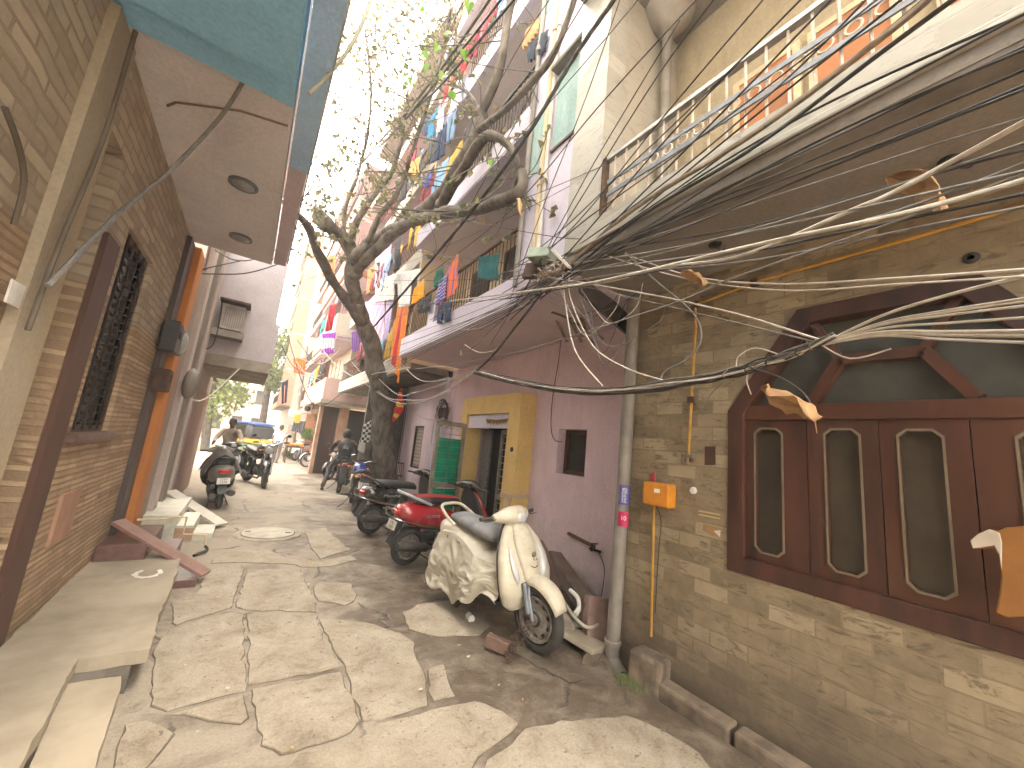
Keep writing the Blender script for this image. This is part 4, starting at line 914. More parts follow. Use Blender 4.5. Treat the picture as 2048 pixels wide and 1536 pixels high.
def wheel(parent, name, c, r, w, rimmat, steer=0, spokes=0, slots=0, lean=0):
    """wheel about local y axis with tyre, rim and slots or spokes"""
    c = V(c); rot = Matrix.Rotation(steer, 3, 'Z')
    prof = []
    for i in range(13):
        t = -pi * .62 + 2 * pi * .62 * i / 12
        prof.append((r - w * .5 + w * .5 * cos(t), w * .5 * sin(t)))
    q = MB(); n = 36; ri = r - w * .9
    rings = []
    for j in range(n):
        a = 2 * pi * j / n; d = V((cos(a), 0, sin(a)))
        rings.append([c + rot @ (d * pr + V((0, ph, 0))) for pr, ph in prof])
    q.loft(rings, cap=False, closed=True)
    o = q.build(name, m_rub, parent, smooth=60, local=True)
    q = MB()
    def L(rr, h): return (rr, h)
    pf = [(ri + .006, -w * .42), (ri - .012, -w * .40), (ri - .018, -w * .2), (ri - .018, w * .2), (ri - .012, w * .4), (ri + .006, w * .42)]
    rings = [[c + rot @ V((cos(2 * pi * j / n) * a, h, sin(2 * pi * j / n) * a)) for a, h in pf] for j in range(n)]
    q.loft(rings, cap=False, closed=True)
    if slots:
        for s in (-1, 1):
            for j in range(slots):
                a0, a1 = 2 * pi * (j + .16) / slots, 2 * pi * (j + .84) / slots
                # web sectors between slots
                b0, b1 = 2 * pi * (j - .27) / slots, 2 * pi * (j + .27) / slots
                q.add([c + rot @ V((cos(t) * a, s * h, sin(t) * a)) for t in (b0, b1) for a, h in ((ri * .84, .020), (ri * .68, .026))], [(0, 1, 3, 2)])
            pts = [(ri - .014, .016), (ri * .83, .020)]; pts2 = [(ri * .69, .026), (ri * .36, .034), (.03, .036), (.001, .036)]
            for pr in (pts, pts2):
                q.loft([[c + rot @ V((cos(2 * pi * j / n) * a, s * h, sin(2 * pi * j / n) * a)) for j in range(n)] for a, h in pr], cap=False)
    elif spokes > 12:
        for j in range(spokes):
            a = 2 * pi * j / spokes; b_ = a + (.35 if j % 2 else -.35); s = 1 if j % 4 < 2 else -1
            q.rod(c + rot @ V((cos(a) * ri, 0, sin(a) * ri)), c + rot @ V((cos(b_) * .04, s * .035, sin(b_) * .04)), .003, 4)
    else:
        for j in range(spokes):
            a = 2 * pi * j / spokes
            for da in (-.1, .1): q.bar(c + rot @ V((cos(a + da) * .04, 0, sin(a + da) * .04)), c + rot @ V((cos(a + da * .6) * (ri - .01), 0, sin(a + da * .6) * (ri - .01))), .022, .035, rot @ V((0, 1, 0)))
    q.tube([c + rot @ V((0, -.06, 0)), c + rot @ V((0, .06, 0))], .042, 14)
    q.tube([c + rot @ V((0, -.085, 0)), c + rot @ V((0, .085, 0))], .012, 8)
    q.build('rim', rimmat, o, smooth=40, local=True)
    if slots or spokes:
        q = MB(); q.tube([c + rot @ V((0, -.05, 0)), c + rot @ V((0, .05, 0))], ri * .34, 18); q.build('brake_drum', m_eng, o, smooth=40, local=True)
    return o
def plate_part(parent, c, nrm, w, h, txt, up=(0, 0, 1)):
    c, n, up = V(c), V(nrm).normalized(), V(up); x = up.cross(n).normalized(); up = n.cross(x)
    M = basis(c, x, up)
    q = MB().bx(-w / 2, w / 2, -h / 2, h / 2, -.003, 0); q.v = [M @ p for p in q.v]
    o = q.build('number_plate', m_plate, parent, local=True)
    ls = txt.split('\n')
    for i, l in enumerate(ls): text_mesh('lettering', l, h * (.5 if len(ls) > 1 else .62), m_ink, o, M @ Matrix.Translation((0, h * (.22 - .46 * i) if len(ls) > 1 else 0, .0015)), .0006)
    return o
def X(sections, n=18, e=2.6):
    """lofted hull along x from (x, z centre, half width, half height)"""
    return [sup((x, 0, z), hw, hh, n, e) for x, z, hw, hh in sections]
def scooter(name, label, loc, head, lean, body, seat, group, steer=0, logo=None, plate=None, rim=None, rack=None, apron_light=True, grab=True, fplate=None, seat_top=None, slots=10):
    t = thing(name, loc, label, 'scooter', group, (lean, 0, head))
    B = lambda q, nm, m, p=t, s=45, **k: q.build(nm, m, p, smooth=s, local=True, **k)
    rr = .238; rf = .262; xf, xb = .66, -.60; rim = rim or m_rim
    wheel(t, 'rear_wheel', (xb, 0, rr), rr, .095, rim, 0, slots=slots)
    wheel(t, 'front_wheel', (xf, 0, rf), rf, .10, rim, steer, slots=slots)
    # rear hull
    q = MB().loft(X([(-.87, .70, .055, .05), (-.82, .70, .12, .085), (-.70, .665, .175, .14), (-.5, .63, .20, .165), (-.25, .60, .205, .165), (-.05, .55, .185, .16), (.05, .49, .15, .14), (.09, .44, .11, .10)]))
    hull = B(q, 'side_fairing', body)
    for s in (-1, 1):   # chrome trim line along the fairing
        q = MB().tube([(-.80, s * .135, .60), (-.6, s * .192, .545), (-.3, s * .21, .50), (-.1, s * .198, .445), (.02, s * .165, .39)], .009, 6); B(q, 'trim', m_chr if body in (pt_red, pt_blk) else body, hull)
    if logo:
        for s in (1, -1):
            x0, z0, yy = -.42, .665, .2
            M = basis((x0, s * (yy + .0045), z0), (-s, 0, 0), (0, 0, 1))
            text_mesh('lettering', logo[0], .075, logo[1], hull, M, .002, 1.25, .25)
    q = MB().loft(X([(-.66, .83, .09, .025), (-.6, .845, .125, .045), (-.35, .835, .14, .055), (-.1, .815, .145, .06), (.06, .80, .125, .06), (.11, .77, .09, .035)], e=3)); st_ = B(q, 'seat', seat)
    if seat_top: B(MB().loft(X([(-.62, .885, .08, .01), (-.35, .884, .115, .014), (-.1, .87, .12, .014), (.06, .86, .08, .008)], e=3)), 'seat_top', seat_top, st_)
    if grab:
        q = MB().tube(spline([(-.45, .16, .80), (-.62, .16, .86), (-.80, .12, .93), (-.85, 0, .94), (-.80, -.12, .93), (-.62, -.16, .86), (-.45, -.16, .80)], 4), .017, 8); B(q, 'grab_rail', m_slvp if body is pt_red else (body if body is pt_wht else m_blackp))
    q = MB().loft(X([(.02, .30, .15, .035), (.25, .275, .165, .035), (.44, .29, .15, .04)], e=4)); B(q, 'floorboard', m_blackp)
    q = MB().box((0, 0, .22), (.5, .2, .06)).loft([sup((-.05, 0, .40), .13, .09, 12, 3), sup((.06, 0, .34), .12, .06, 12, 3)]); B(q, 'underframe', m_eng)
    # apron: broad curved leg shield with a raised centre cover
    SH = lambda k: [sup((x, 0, z), d * k, w_ * k, 20, 2.5, (1, 0, 0), (0, 1, 0)) for x, z, d, w_ in ((.47, .29, .035, .16), (.48, .35, .06, .235), (.50, .45, .075, .275), (.485, .57, .08, .285), (.445, .70, .075, .265), (.40, .82, .06, .22), (.355, .92, .045, .155), (.32, .975, .03, .09))]
    ap = B(MB().loft(SH(1)), 'leg_shield', body)
    B(MB().loft([[p + V((-.045 - .2 * max(0, .36 - p.z), 0, 0)) for p in r_] for r_ in SH(.94)[1:]]), 'inner_panel', m_blackp, ap)
    q = MB().loft([sup((x, 0, z), d, w_, 18, 2.2, (1, 0, 0), (0, 1, 0)) for x, z, d, w_ in ((.575, .50, .03, .05), (.555, .58, .05, .085), (.515, .70, .05, .105), (.465, .82, .045, .11), (.40, .93, .04, .085), (.36, .985, .02, .05))]); nose = B(q, 'front_cover', body)
    q = MB().tube([(.515, y, .62 - .0 * y) for y in (-.05, .05)], .002, 4)
    if apron_light:
        for s in (-1, 1):
            q = MB().loft([sup((x, s * y, z), r1, r2, 10, 2.2, (1, 0, 0), (.25, s * .97, 0)) for x, y, z, r1, r2 in ((.555, .135, .52, .008, .012), (.555, .15, .57, .022, .03), (.535, .165, .64, .024, .034), (.50, .17, .72, .02, .026), (.46, .165, .79, .008, .01))]); B(q, 'indicator', m_lens, ap)
    if fplate: plate_part(nose, (.575, 0, .72), (.9, 0, .35), .27, .075, fplate)
    # mudguard
    rot = Matrix.Rotation(steer, 3, 'Z'); q = MB(); rings = []
    for i in range(15):
        a = RD(26 + 104 * i / 14); wv = .05 + .045 * sin(pi * min(1, (i + 2) / 14)); R = rf + .04 + .035 * sin(pi * i / 14)
        rings.append([V((xf, 0, rf)) + rot @ V((cos(a) * (R - .04 * abs(yy) ** 2), yy * wv, sin(a) * (R - .07 * abs(yy) ** 2))) for yy in [k / 4 - 1 for k in range(9)]])
    q.add([p for r_ in rings for p in r_], [(i * 9 + j, i * 9 + j + 1, (i + 1) * 9 + j + 1, (i + 1) * 9 + j) for i in range(14) for j in range(8)]); B(q, 'mudguard', body, solid=.008)
    q = MB()
    for s in (-1, 1):
        q.tube([V((xf, 0, rf)) + rot @ V((-.0, s * .075, .0)), V((xf, 0, rf)) + rot @ V((-.05, s * .072, .18)), V((xf - .12, 0, rf + .36))], .019, 8)
        q.rod(V((xf, 0, rf)) + rot @ V((-.03, s * .09, .05)), V((xf, 0, rf)) + rot @ V((-.09, s * .085, .27)), .024, 10)
    q.tube([(xf - .1, 0, .55), (.33, 0, .98)], .024, 8); B(q, 'fork', m_steelp)
    # handlebar
    hx, hz = .29, 1.01
    R2 = lambda p: V((hx, 0, hz)) + rot @ (V(p) - V((hx, 0, hz)))
    q = MB().loft([[R2(p) for p in sup((hx + dx, y, hz + dz), a, b_, 12, 2.3, (1, 0, 0), (0, 0, 1))] for y, dx, dz, a, b_ in ((-.22, -.03, .0, .028, .03), (-.16, 0, .01, .055, .05), (-.07, .03, .02, .09, .075), (0, .04, .02, .10, .08), (.07, .03, .02, .09, .075), (.16, 0, .01, .055, .05), (.22, -.03, 0, .028, .03))])
    hc = B(q, 'handlebar', body if body is not pt_red else pt_blk)
    q = MB().loft([[R2(p) for p in sup((hx + .118 + d, 0, hz + .01), .062 * k, .045 * k, 14, 2.4)] for d, k in ((0, 1), (.018, .8), (.024, .3))]); B(q, 'headlight', m_lens, hc)
    for s in (-1, 1): B(MB().tube([R2((hx - .03, s * .2, hz)), R2((hx - .06, s * .345, hz + .005))], .017, 10), 'grip', m_rub, hc)
    for s in (-1, 1): B(MB().tube([R2((hx - .0, s * .2, hz)), R2((hx + .015, s * .27, hz - .005)), R2((hx - .01, s * .35, hz - .01))], .006, 6), 'brake_lever', m_chr, hc)
    # engine, exhaust, stand
    q = MB().loft(X([(-.78, .25, .05, .05), (-.66, .27, .055, .085), (-.4, .29, .06, .08), (-.12, .30, .06, .06)], e=3)); q.v = [p + V((0, .13, 0)) for p in q.v]
    e_ = B(q, 'engine', m_eng)
    q = MB().box((-.52, .13, .40), (.26, .11, .12)); B(q, 'air_box', m_blackp, e_, bev=.02)
    q = MB().loft([sup((-.86, -.155, .30), .05, .05, 12, 2), sup((-.80, -.155, .30), .062, .062, 12, 2), sup((-.42, -.15, .25), .055, .055, 12, 2), sup((-.36, -.14, .24), .02, .02, 12, 2), sup((-.1, -.09, .2), .016, .016, 12, 2)]); B(q, 'exhaust', m_eng)
    q = MB()
    for s in (-1, 1): q.tube([(-.22, s * .08, .22), (-.28, s * .13, .1), (-.36, s * .16, .015)], .011, 6)
    q.rod((-.31, -.14, .07), (-.31, .14, .07), .009, 6); B(q, 'centre_stand', m_ironr)
    q = MB().loft([sup((-.855, 0, .70), .1, .035, 12, 3), sup((-.895, 0, .69), .075, .022, 12, 3)]); B(q, 'tail_light', m_redl)
    q = MB().prism([(-.76, .075, .58), (-.76, -.075, .58), (-.90, -.06, .30), (-.90, .06, .30)], (-.006, 0, .003)); B(q, 'splash_flap', m_blackp)
    if plate: plate_part(t, (-.895, 0, .535), (-1, 0, .25), .2, .11, plate)
    if rack:
        q = MB()
        for s in (-1, 1):
            q.tube(spline([(-.2, s * .23, .50), (-.55, s * .25, .56), (-.85, s * .22, .62), (-.93, s * .12, .64)], 4), .009, 6)
            q.tube([(-.93, s * .12, .64), (-.95, s * .10, .74), (-.90, s * .10, .86)], .008, 6)
        q.rod((-.93, .12, .64), (-.93, -.12, .64), .009, 6); q.rod((-.95, .10, .74), (-.95, -.10, .74), .007, 6); B(q, 'side_guard', m_chr)
    return t
m_slvp = MAT('silver_plastic', (.45, .46, .48), rough=.35)
G2 = 'scooters parked along the alley'
red = scooter('scooter', 'red scooter with a chrome side guard parked facing the yellow doorway', (2.58, 5.28, 0), RD(12), RD(4), pt_red, m_seat, G2, RD(18), ('activa', m_logo), '1AL\n2563', None, True, False, seat_top=m_seatr)
blk = scooter('scooter', 'black scooter with a lettered side panel parked next to the red one', (2.56, 7.02, 0), RD(12), RD(4), pt_blk, m_seat, G2, RD(18), ('Maestro', m_logo), None, None, True, True)
# the dusty white scooter under a sheet
wdir = V((2.26 - 2.14, 2.72 - 3.96, 0)).normalized()
wht = scooter('scooter', 'dusty cream white scooter under a torn sheet with its front wheel chained', (2.22, 3.36, 0), atan2(wdir.y, wdir.x), RD(5), pt_wht, m_seatg, G2, RD(6), ('Maestro', m_ink), None, None, None, True, True)
def face_marks():
    q = MB(); c = V((.545, .04, .70))
    return q
MwT = Matrix.Translation(wht.location) @ wht.rotation_euler.to_matrix().to_4x4()
q = MB()
for cy, cz, r_ in ((.03, .735, .022), (.03, .735, .012)):
    q.tube([V((.562, cy + r_ * cos(a), cz + r_ * sin(a))) for a in [k * pi / 7 for k in range(14)]], .0025, 5, True)
for i in range(2): q.rod((.568, .02 + i * .03, .70), (.57, .03 + i * .03, .688), .003, 5)
q.tube(spline([(.58, -.02, .655), (.588, .02, .635), (.58, .06, .645)], 4), .0035, 5)
[c for c in wht.children if c.name.startswith('front_cover')][0]
q.build('painted_marks', m_ink, [c for c in wht.children if c.name.startswith('front_cover')][0], local=True)
m_sheet, nt, N, L, b = nodes('dusty_plastic_sheet')
L.new(ramp(nt, noise_n(nt, objco(nt), 5, 8, .7, .5), [(.3, (.40, .365, .29)), (.5, (.45, .415, .335)), (.72, (.50, .465, .385))]), b.inputs['Base Color'])
b.inputs['Roughness'].default_value = .5
vo = N.new('ShaderNodeTexVoronoi'); vo.inputs['Scale'].default_value = 9; vo.feature = 'F1'; L.new(objco(nt), vo.inputs['Vector'])
bump(nt, b, mth(nt, 'ADD', vo.outputs['Distance'], noise_n(nt, objco(nt), 18, 4)), .3, .015)
def sheet(a, c):
    """drape over the right side of the scooter; a from tail to apron, c from the far top edge down"""
    x = -.80 + a * 1.20
    zt = .66 + .10 * sin(min(1, a * 1.5) * pi) - .03 * a
    zb = .13 + .20 * a ** 1.5 + .05 * sin(a * 9) + .03 * sin(a * 23)
    w_ = .20 + .07 * sin(pi * min(1, max(0, a * 1.05))) + .02 * sin(a * 11)
    if c < .25: t = c / .25; y = .12 - (.12 + w_ * .72) * t; z = zt + .03 * sin(t * pi) - .03 * t
    else:
        t = (c - .25) / .75
        y = -w_ * (.72 + .30 * sin(min(1, t * 1.6) * pi / 2)) - .05 * t * (.5 + .5 * sin(a * 8 + 1)); z = zt - .03 - (zt - .03 - zb) * t ** .9
    p = V((a * 4.2, c * 3.2, 1.7)); d = 0
    for k, f in ((.026, 1), (.013, 2.3), (.005, 5.2)):
        n = noise.noise(p * f + V((f, 0, 0))); d += k * (1 - 2.2 * abs(n))
    return V((x + .02 * noise.noise(p * 2), y - d * (.25 + c), z + d * .45))
q = MB().grid(sheet, 70, 60)
q.v = [MwT @ p for p in q.v]
tag(q.build('cover_sheet', m_sheet, None, smooth=25, solid=.003), 'crumpled dusty cream sheet draped over the middle of the white scooter', 'cover sheet')
# chain and lock on the front wheel
q = MB(); fc = MwT @ V((.66, -.12, .12))
q0 = MB()
for i in range(26):
    t = i / 25; p = fc + V((-.02 - .16 * t + .03 * sin(i), -.02 + .05 * sin(i * 1.3), .17 - .26 * t + .02 * cos(i * 2)))
    p.z = max(p.z, .03); q0.tube([p + V((.016 * cos(a), .008 * cos(a + i), .013 * sin(a))) for a in [k * pi / 4 for k in range(8)]], .004, 5, True)
tag(q0.build('wheel_chain', m_ironr, None), 'rusty chain tangled round the front wheel of the white scooter', 'chain')
tag(scooter('scooter', 'grey bronze scooter seen from behind at left with a grey bag on its seat', (-.27, 9.82, 0), RD(97), RD(-4), pt_gry, m_seat, G2, 0, None, '5789\n1378'), 'grey bronze scooter seen from behind at left with a grey cover over its seat', 'scooter', G2)
def hump(a, c):
    x = -.55 + 1.0 * a; s = (c - .5) * 2
    z = .98 + .12 * sin(a * pi) - abs(s) ** 2 * .40; y = s * (.29 + .03 * sin(a * 8))
    n = noise.noise(V((a * 5, c * 6, 3)))
    return V((x, y + .02 * n, z + .03 * n - .02 * abs(noise.noise(V((a * 9, c * 9, 1))))))
q = MB().grid(hump, 20, 20); M_ = Matrix.Translation((-.27, 9.82, 0)) @ Euler((RD(-4), 0, RD(97))).to_matrix().to_4x4(); q.v = [M_ @ p for p in q.v]
tag(q.build('seat_cover', MAT('grey_tarp', (.17, .16, .15), (.1, .095, .09), 5, .45), None, smooth=40, solid=.004), 'grey plastic cover thrown over the grey bronze scooter at left', 'cover sheet')
scooter('scooter', 'dark glossy scooter facing the camera with a white plate on its front, at left', (-.22, 12.75, 0), RD(-84), RD(4), pt_drk, m_seat, G2, RD(14), None, None, fplate='DL 3S  8201')
scooter('scooter', 'distant silver grey scooter facing the camera near the orange panel', (2.55, 23.4, 0), RD(-118), RD(3), pt_slv, m_seat, G2, RD(-18), None, None)

def motorcycle(name, label, loc, head, lean, body, steer=0, spoke=False, plate=None, tail=None, scale=1.0, mirrors=True):
    t = thing(name, loc, label, 'motorcycle', 'motorcycles parked along the alley', (lean, 0, head)); t.scale = (scale,) * 3
    B = lambda q, nm, m, p=t, s=45, **k: q.build(nm, m, p, smooth=s, local=True, **k)
    rr = .305; xf, xb = .68, -.62; rot = Matrix.Rotation(steer, 3, 'Z'); H = V((.36, 0, .9))
    RR = lambda p: H + rot @ (V(p) - H)
    fc = RR((xf, 0, rr))
    wheel(t, 'rear_wheel', (xb, 0, rr), rr, .11, m_rim if spoke else m_rimb, 0, 28 if spoke else 5)
    wheel(t, 'front_wheel', fc, rr, .095, m_rim if spoke else m_rimb, steer, 28 if spoke else 5)
    q = MB().loft(X([(.34, .82, .06, .05), (.30, .86, .12, .10), (.15, .87, .15, .13), (-.02, .84, .135, .11), (-.10, .79, .09, .06)], e=2.4)); B(q, 'tank', body)
    q = MB().loft(X([(-.02, .77, .09, .03), (-.15, .785, .13, .04), (-.45, .82, .13, .045), (-.70, .87, .10, .04), (-.78, .88, .06, .02)], e=3)); B(q, 'seat', m_seat)
    q = MB().loft(X([(-.12, .68, .10, .08), (-.4, .71, .12, .08), (-.7, .77, .09, .06), (-.88, .82, .05, .035)], e=3)); sd_ = B(q, 'tail_panel', tail or body)
    q = MB().box((.1, 0, .36), (.34, .22, .26)).tube([(.18, 0, .45), (.26, 0, .66)], .085, 12)
    for k in range(6): q.box((.2 + k * .012, 0, .5 + k * .028), (.2, .2, .008), (0, -.3, 0))
    for s in (-1, 1): q.lathe([(.001, 0), (.1, 0), (.09, .03), (.001, .035)], (.02, s * .11, .34), (0, s, 0), 16)
    B(q, 'engine', m_eng)
    q = MB().tube([(.34, 0, .88), (.34, 0, .4), (.1, 0, .2), (-.2, 0, .22), (-.3, 0, .6)], .022, 8).tube([(.34, 0, .85), (-.2, 0, .68), (-.75, 0, .75)], .02, 8)
    for s in (-1, 1): q.tube([(-.2, s * .1, .32), (xb, s * .085, rr)], .02, 8); q.tube([(-.45, s * .12, .7), (xb - .02, s * .1, rr + .02)], .028, 8)
    B(q, 'frame', m_iron)
    q = MB().tube([(.25, -.1, .45), (.36, -.12, .3), (.2, -.14, .18), (-.2, -.15, .2)], .022, 8).loft([sup((-.2, -.16, .2), .03, .03, 12, 2), sup((-.3, -.17, .23), .05, .05, 12, 2), sup((-.75, -.19, .36), .052, .052, 12, 2), sup((-.8, -.19, .37), .03, .03, 12, 2)]); B(q, 'exhaust', m_chr if spoke else m_eng)
    q = MB()
    for s in (-1, 1):
        a, b_ = fc + rot @ V((0, s * .085, 0)), RR((.38, s * .09, .94)); q.rod(a, a.lerp(b_, .55), .028, 10); q.rod(a.lerp(b_, .5), b_, .019, 10)
    B(q, 'fork', m_chr)
    rings = []
    for i in range(13):
        a = RD(5 + 150 * i / 12)
        rings.append([fc + rot @ V((cos(a) * (rr + .035 - .03 * yy * yy), yy * .07, sin(a) * (rr + .035 - .03 * yy * yy))) for yy in (-1, -.5, 0, .5, 1)])
    q = MB().add([p for r_ in rings for p in r_], [(i * 5 + j, i * 5 + j + 1, (i + 1) * 5 + j + 1, (i + 1) * 5 + j) for i in range(12) for j in range(4)]); B(q, 'front_mudguard', m_chr if spoke else pt_blk, solid=.006)
    rings = []
    for i in range(11):
        a = RD(70 + 115 * i / 10)
        rings.append([V((xb, 0, rr)) + V((cos(a) * (rr + .05 - .03 * yy * yy), yy * .085, sin(a) * (rr + .05 - .03 * yy * yy))) for yy in (-1, -.5, 0, .5, 1)])
    q = MB().add([p for r_ in rings for p in r_], [(i * 5 + j, i * 5 + j + 1, (i + 1) * 5 + j + 1, (i + 1) * 5 + j) for i in range(10) for j in range(4)]); B(q, 'rear_mudguard', m_blackp, solid=.006)
    q = MB().lathe([(.05, -.14), (.088, -.06), (.096, 0), (.09, .012)], RR((.5, 0, .86)), rot @ V((1, 0, -.05)), 20); hl = B(q, 'headlight', m_chr if spoke else pt_blk)
    q = MB().lathe([(.09, .006), (.07, .026), (.001, .034)], RR((.5, 0, .86)), rot @ V((1, 0, -.05)), 20); B(q, 'lens', m_lens, hl)
    q = MB().tube([RR((.20, .37, 1.03)), RR((.27, .22, 1.04)), RR((.35, .08, .97)), RR((.35, -.08, .97)), RR((.27, -.22, 1.04)), RR((.20, -.37, 1.03))], .013, 8); hb_ = B(q, 'handlebar', m_chr)
    for s in (-1, 1): B(MB().rod(RR((.245, s * .26, 1.035)), RR((.19, s * .385, 1.03)), .019, 8), 'grip', m_rub, hb_)
    for s in (-1, 1):
        B(MB().rod(RR((.44, s * .1, .86)), RR((.42, s * .19, .85)), .008, 6).ball(RR((.42, s * .2, .85)), (.022, .035, .03), 10, 6), 'indicator', m_amb); B(MB().rod((-.80, s * .05, .74), (-.80, s * .13, .74), .008, 6).ball((-.80, s * .15, .74), (.022, .035, .028), 10, 6), 'indicator', m_amb)
    if mirrors:
        for s in (-1, 1):
            q = MB().tube([RR((.27, s * .22, 1.04)), RR((.27, s * .27, 1.14)), RR((.26, s * .33, 1.19))], .007, 6).ball(RR((.26, s * .37, 1.2)), (.018, .06, .04), 12, 8); B(q, 'mirror', m_blackp, hb_)
    q = MB().loft([sup((-.86, 0, .80), .07, .03, 12, 3), sup((-.91, 0, .79), .05, .02, 12, 3)]); B(q, 'tail_light', m_redl)
    q = MB().prism([(-.84, .08, .74), (-.84, -.08, .74), (-.98, -.07, .42), (-.98, .07, .42)], (-.008, 0, .004)); B(q, 'number_board', m_blackp)
    if plate: plate_part(t, (-.955, 0, .60), (-.92, 0, .4), .2, .13, plate)
    q = MB().tube([(-.1, .1, .25), (-.12, .2, .1), (-.14, .3, .01)], .01, 6); 
    B(q, 'side_stand', m_iron)
    for s in (-1, 1):
        B(MB().rod((0, s * .1, .27), (0, s * .28, .27), .012, 6), 'footpeg', m_iron); B(MB().rod((-.35, s * .12, .33), (-.36, s * .24, .34), .012, 6), 'footpeg', m_iron)
    return t
motorcycle('motorcycle', 'motorcycle with a blue tank seen from behind, next to the black scooter', (2.18, 9.3, 0), RD(84), RD(5), pt_blu, RD(-15), False, 'DL 8S\n0179', pt_blk)
motorcycle('motorcycle', 'black motorcycle facing the camera with its front wheel turned, middle of the left row', (.50, 13.0, 0), RD(-66), RD(4), pt_blk, RD(-32), False, None, None, 1.12)
motorcycle('motorcycle', 'black motorcycle ridden by the person in a black jacket', (2.42, 12.2, 0), RD(80), RD(5), pt_blk, RD(-6), False)
motorcycle('motorcycle', 'black motorcycle parked facing the camera beside the dark shop opening', (2.95, 15.2, 0), RD(-118), RD(5), pt_blk, RD(-16), False)
motorcycle('motorcycle', 'chrome and black classic motorcycle with spoked wheels in front of the pink clad person', (3.02, 19.5, 0), RD(-155), RD(4), pt_blk, RD(-12), True)
# ------------------------------------------------------------------ tree
m_bark = MAT('grey_bark', (.165, .14, .113), (.06, .05, .041), 9, .9, bs=1.0, bsc=16, streak=(1, 1, .45))
m_barkd = MAT('dark_bark', (.12, .10, .085), (.06, .05, .042), 7, .9, bs=.8, bsc=22)
def leafmat(name, cs):
    m, nt, N, L, b = nodes(name)
    g = N.new('ShaderNodeNewGeometry')
    L.new(ramp(nt, g.outputs['Random Per Island'], [(i / (len(cs) - 1), c) for i, c in enumerate(cs)]), b.inputs['Base Color'])
    b.inputs['Roughness'].default_value = .55
    b.inputs['Transmission Weight'].default_value = 0
    t = N.new('ShaderNodeBsdfTranslucent'); L.new(b.inputs['Base Color'].links[0].from_socket, t.inputs[0])
    mx = N.new('ShaderNodeMixShader'); mx.inputs[0].default_value = .4; L.new(b.outputs[0], mx.inputs[1]); L.new(t.outputs[0], mx.inputs[2]); L.new(mx.outputs[0], N['Material Output'].inputs[0])
    return m
m_leaf = leafmat('pipal_leaves', [(.09, .10, .045), (.15, .16, .07), (.21, .19, .10), (.26, .22, .13), (.12, .17, .05)])
m_leafg = leafmat('bright_leaves', [(.10, .22, .02), (.14, .27, .03), (.17, .26, .04)])
m_leaff = leafmat('distant_leaves', [(.16, .22, .06), (.24, .30, .08), (.30, .30, .12)])
HEART = [(0, 0), (.28, -.06), (.47, .14), (.42, .42), (.2, .72), (.05, 1.02), (0, 1.25), (-.05, 1.02), (-.2, .72), (-.42, .42), (-.47, .14), (-.28, -.06)]
SMALL = [(0, 0), (.45, .2), (.36, .6), (0, 1.15), (-.36, .6), (-.45, .2)]
def leaf(q, p, size, dirv=None, shape=SMALL):
    d = V(dirv) if dirv else V((rnd(-1, 1), rnd(-1, 1), rnd(-1.4, .3))); d.normalize()
    s = d.cross(V((rnd(-1, 1), rnd(-1, 1), rnd(-1, 1)))).normalized(); n = d.cross(s)
    p = V(p)
    q.add([p + (s * x * size + d * y * size + n * (abs(x) * .5 * size - y * y * .12 * size)) for x, y in shape], [tuple(range(len(shape)))])
tr = thing('pipal_tree', (2.95, 9.6, 0), 'leaning grey barked tree rising between the bikes and spreading over the alley', 'tree')
def limb(pts, r0, r1, mat=m_bark, n=10, name='limb', seg=6):
    w = spline([ony(a, b, y) if not isinstance(y, str) else onx(a, b, float(y)) for a, b, y in pts], seg); k = len(w)
    w = [p + V((noise.noise(p * 2.3), noise.noise(p * 2.3 + V((9, 0, 0))), 0)) * (r0 * .25) for p in w]
    q = MB().tube(w, [(r0 + (r1 - r0) * i / (k - 1)) * (1 + .22 * noise.noise(w[i] * 4) + .10 * noise.noise(w[i] * 13)) for i in range(k)], n)
    q.build(name, mat, tr, smooth=70); return w
LIMBS = []
w0 = limb([(772, 1040, 9.7), (770, 960, 9.6), (766, 880, 9.5), (760, 800, 9.3), (746, 710, 9.1), (728, 635, 8.9)], .30, .17, m_bark, 16, 'trunk')
q = MB()
for a, l in ((.3, .5), (1.7, .4), (3.2, .55), (4.4, .45), (5.4, .4)): q.tube([w0[2] + V((cos(a) * .1, sin(a) * .1, .15)), w0[0] + V((cos(a) * .3, sin(a) * .3, .05)), w0[0] + V((cos(a) * l, sin(a) * l, -.15))], [.16, .11, .05], 8)
q.build('root_flare', m_bark, tr, smooth=60)
LIMBS.append(limb([(730, 650, 8.9), (692, 600, 8.7), (655, 545, 8.4), (632, 495, 8.0), (615, 452, 7.6), (590, 425, 7.2), (570, 405, 6.8)], .12, .05, m_barkd))
LIMBS.append(limb([(728, 640, 8.9), (710, 595, 8.7), (703, 555, 8.5), (706, 520, 8.3), (690, 480, 8.2), (668, 462, 8.1), (648, 445, 8.0), (640, 436, 8.0)], .16, .11, m_bark, 12))
w4 = limb([(704, 530, 8.4), (722, 500, 8.0), (760, 470, '1.62'), (810, 448, '1.75'), (880, 428, '1.85'), (950, 418, '1.9'), (1010, 402, '1.95'), (1040, 380, '1.97'), (1045, 345, '2.0')], .125, .05, m_bark, 12); LIMBS.append(w4)
w5 = limb([(704, 555, 8.5), (735, 515, 8.0), (785, 470, '1.72'), (838, 428, '1.82'), (890, 375, '1.9'), (925, 320, '1.92'), (952, 268, '1.95'), (962, 225, '1.95')], .125, .075, m_bark, 12); LIMBS.append(w5)
LIMBS.append(limb([(962, 228, '1.95'), (985, 175, '1.95'), (1003, 120, '1.95'), (1012, 60, '1.93'), (1028, -30, '1.9'), (1050, -140, '1.9')], .07, .045))
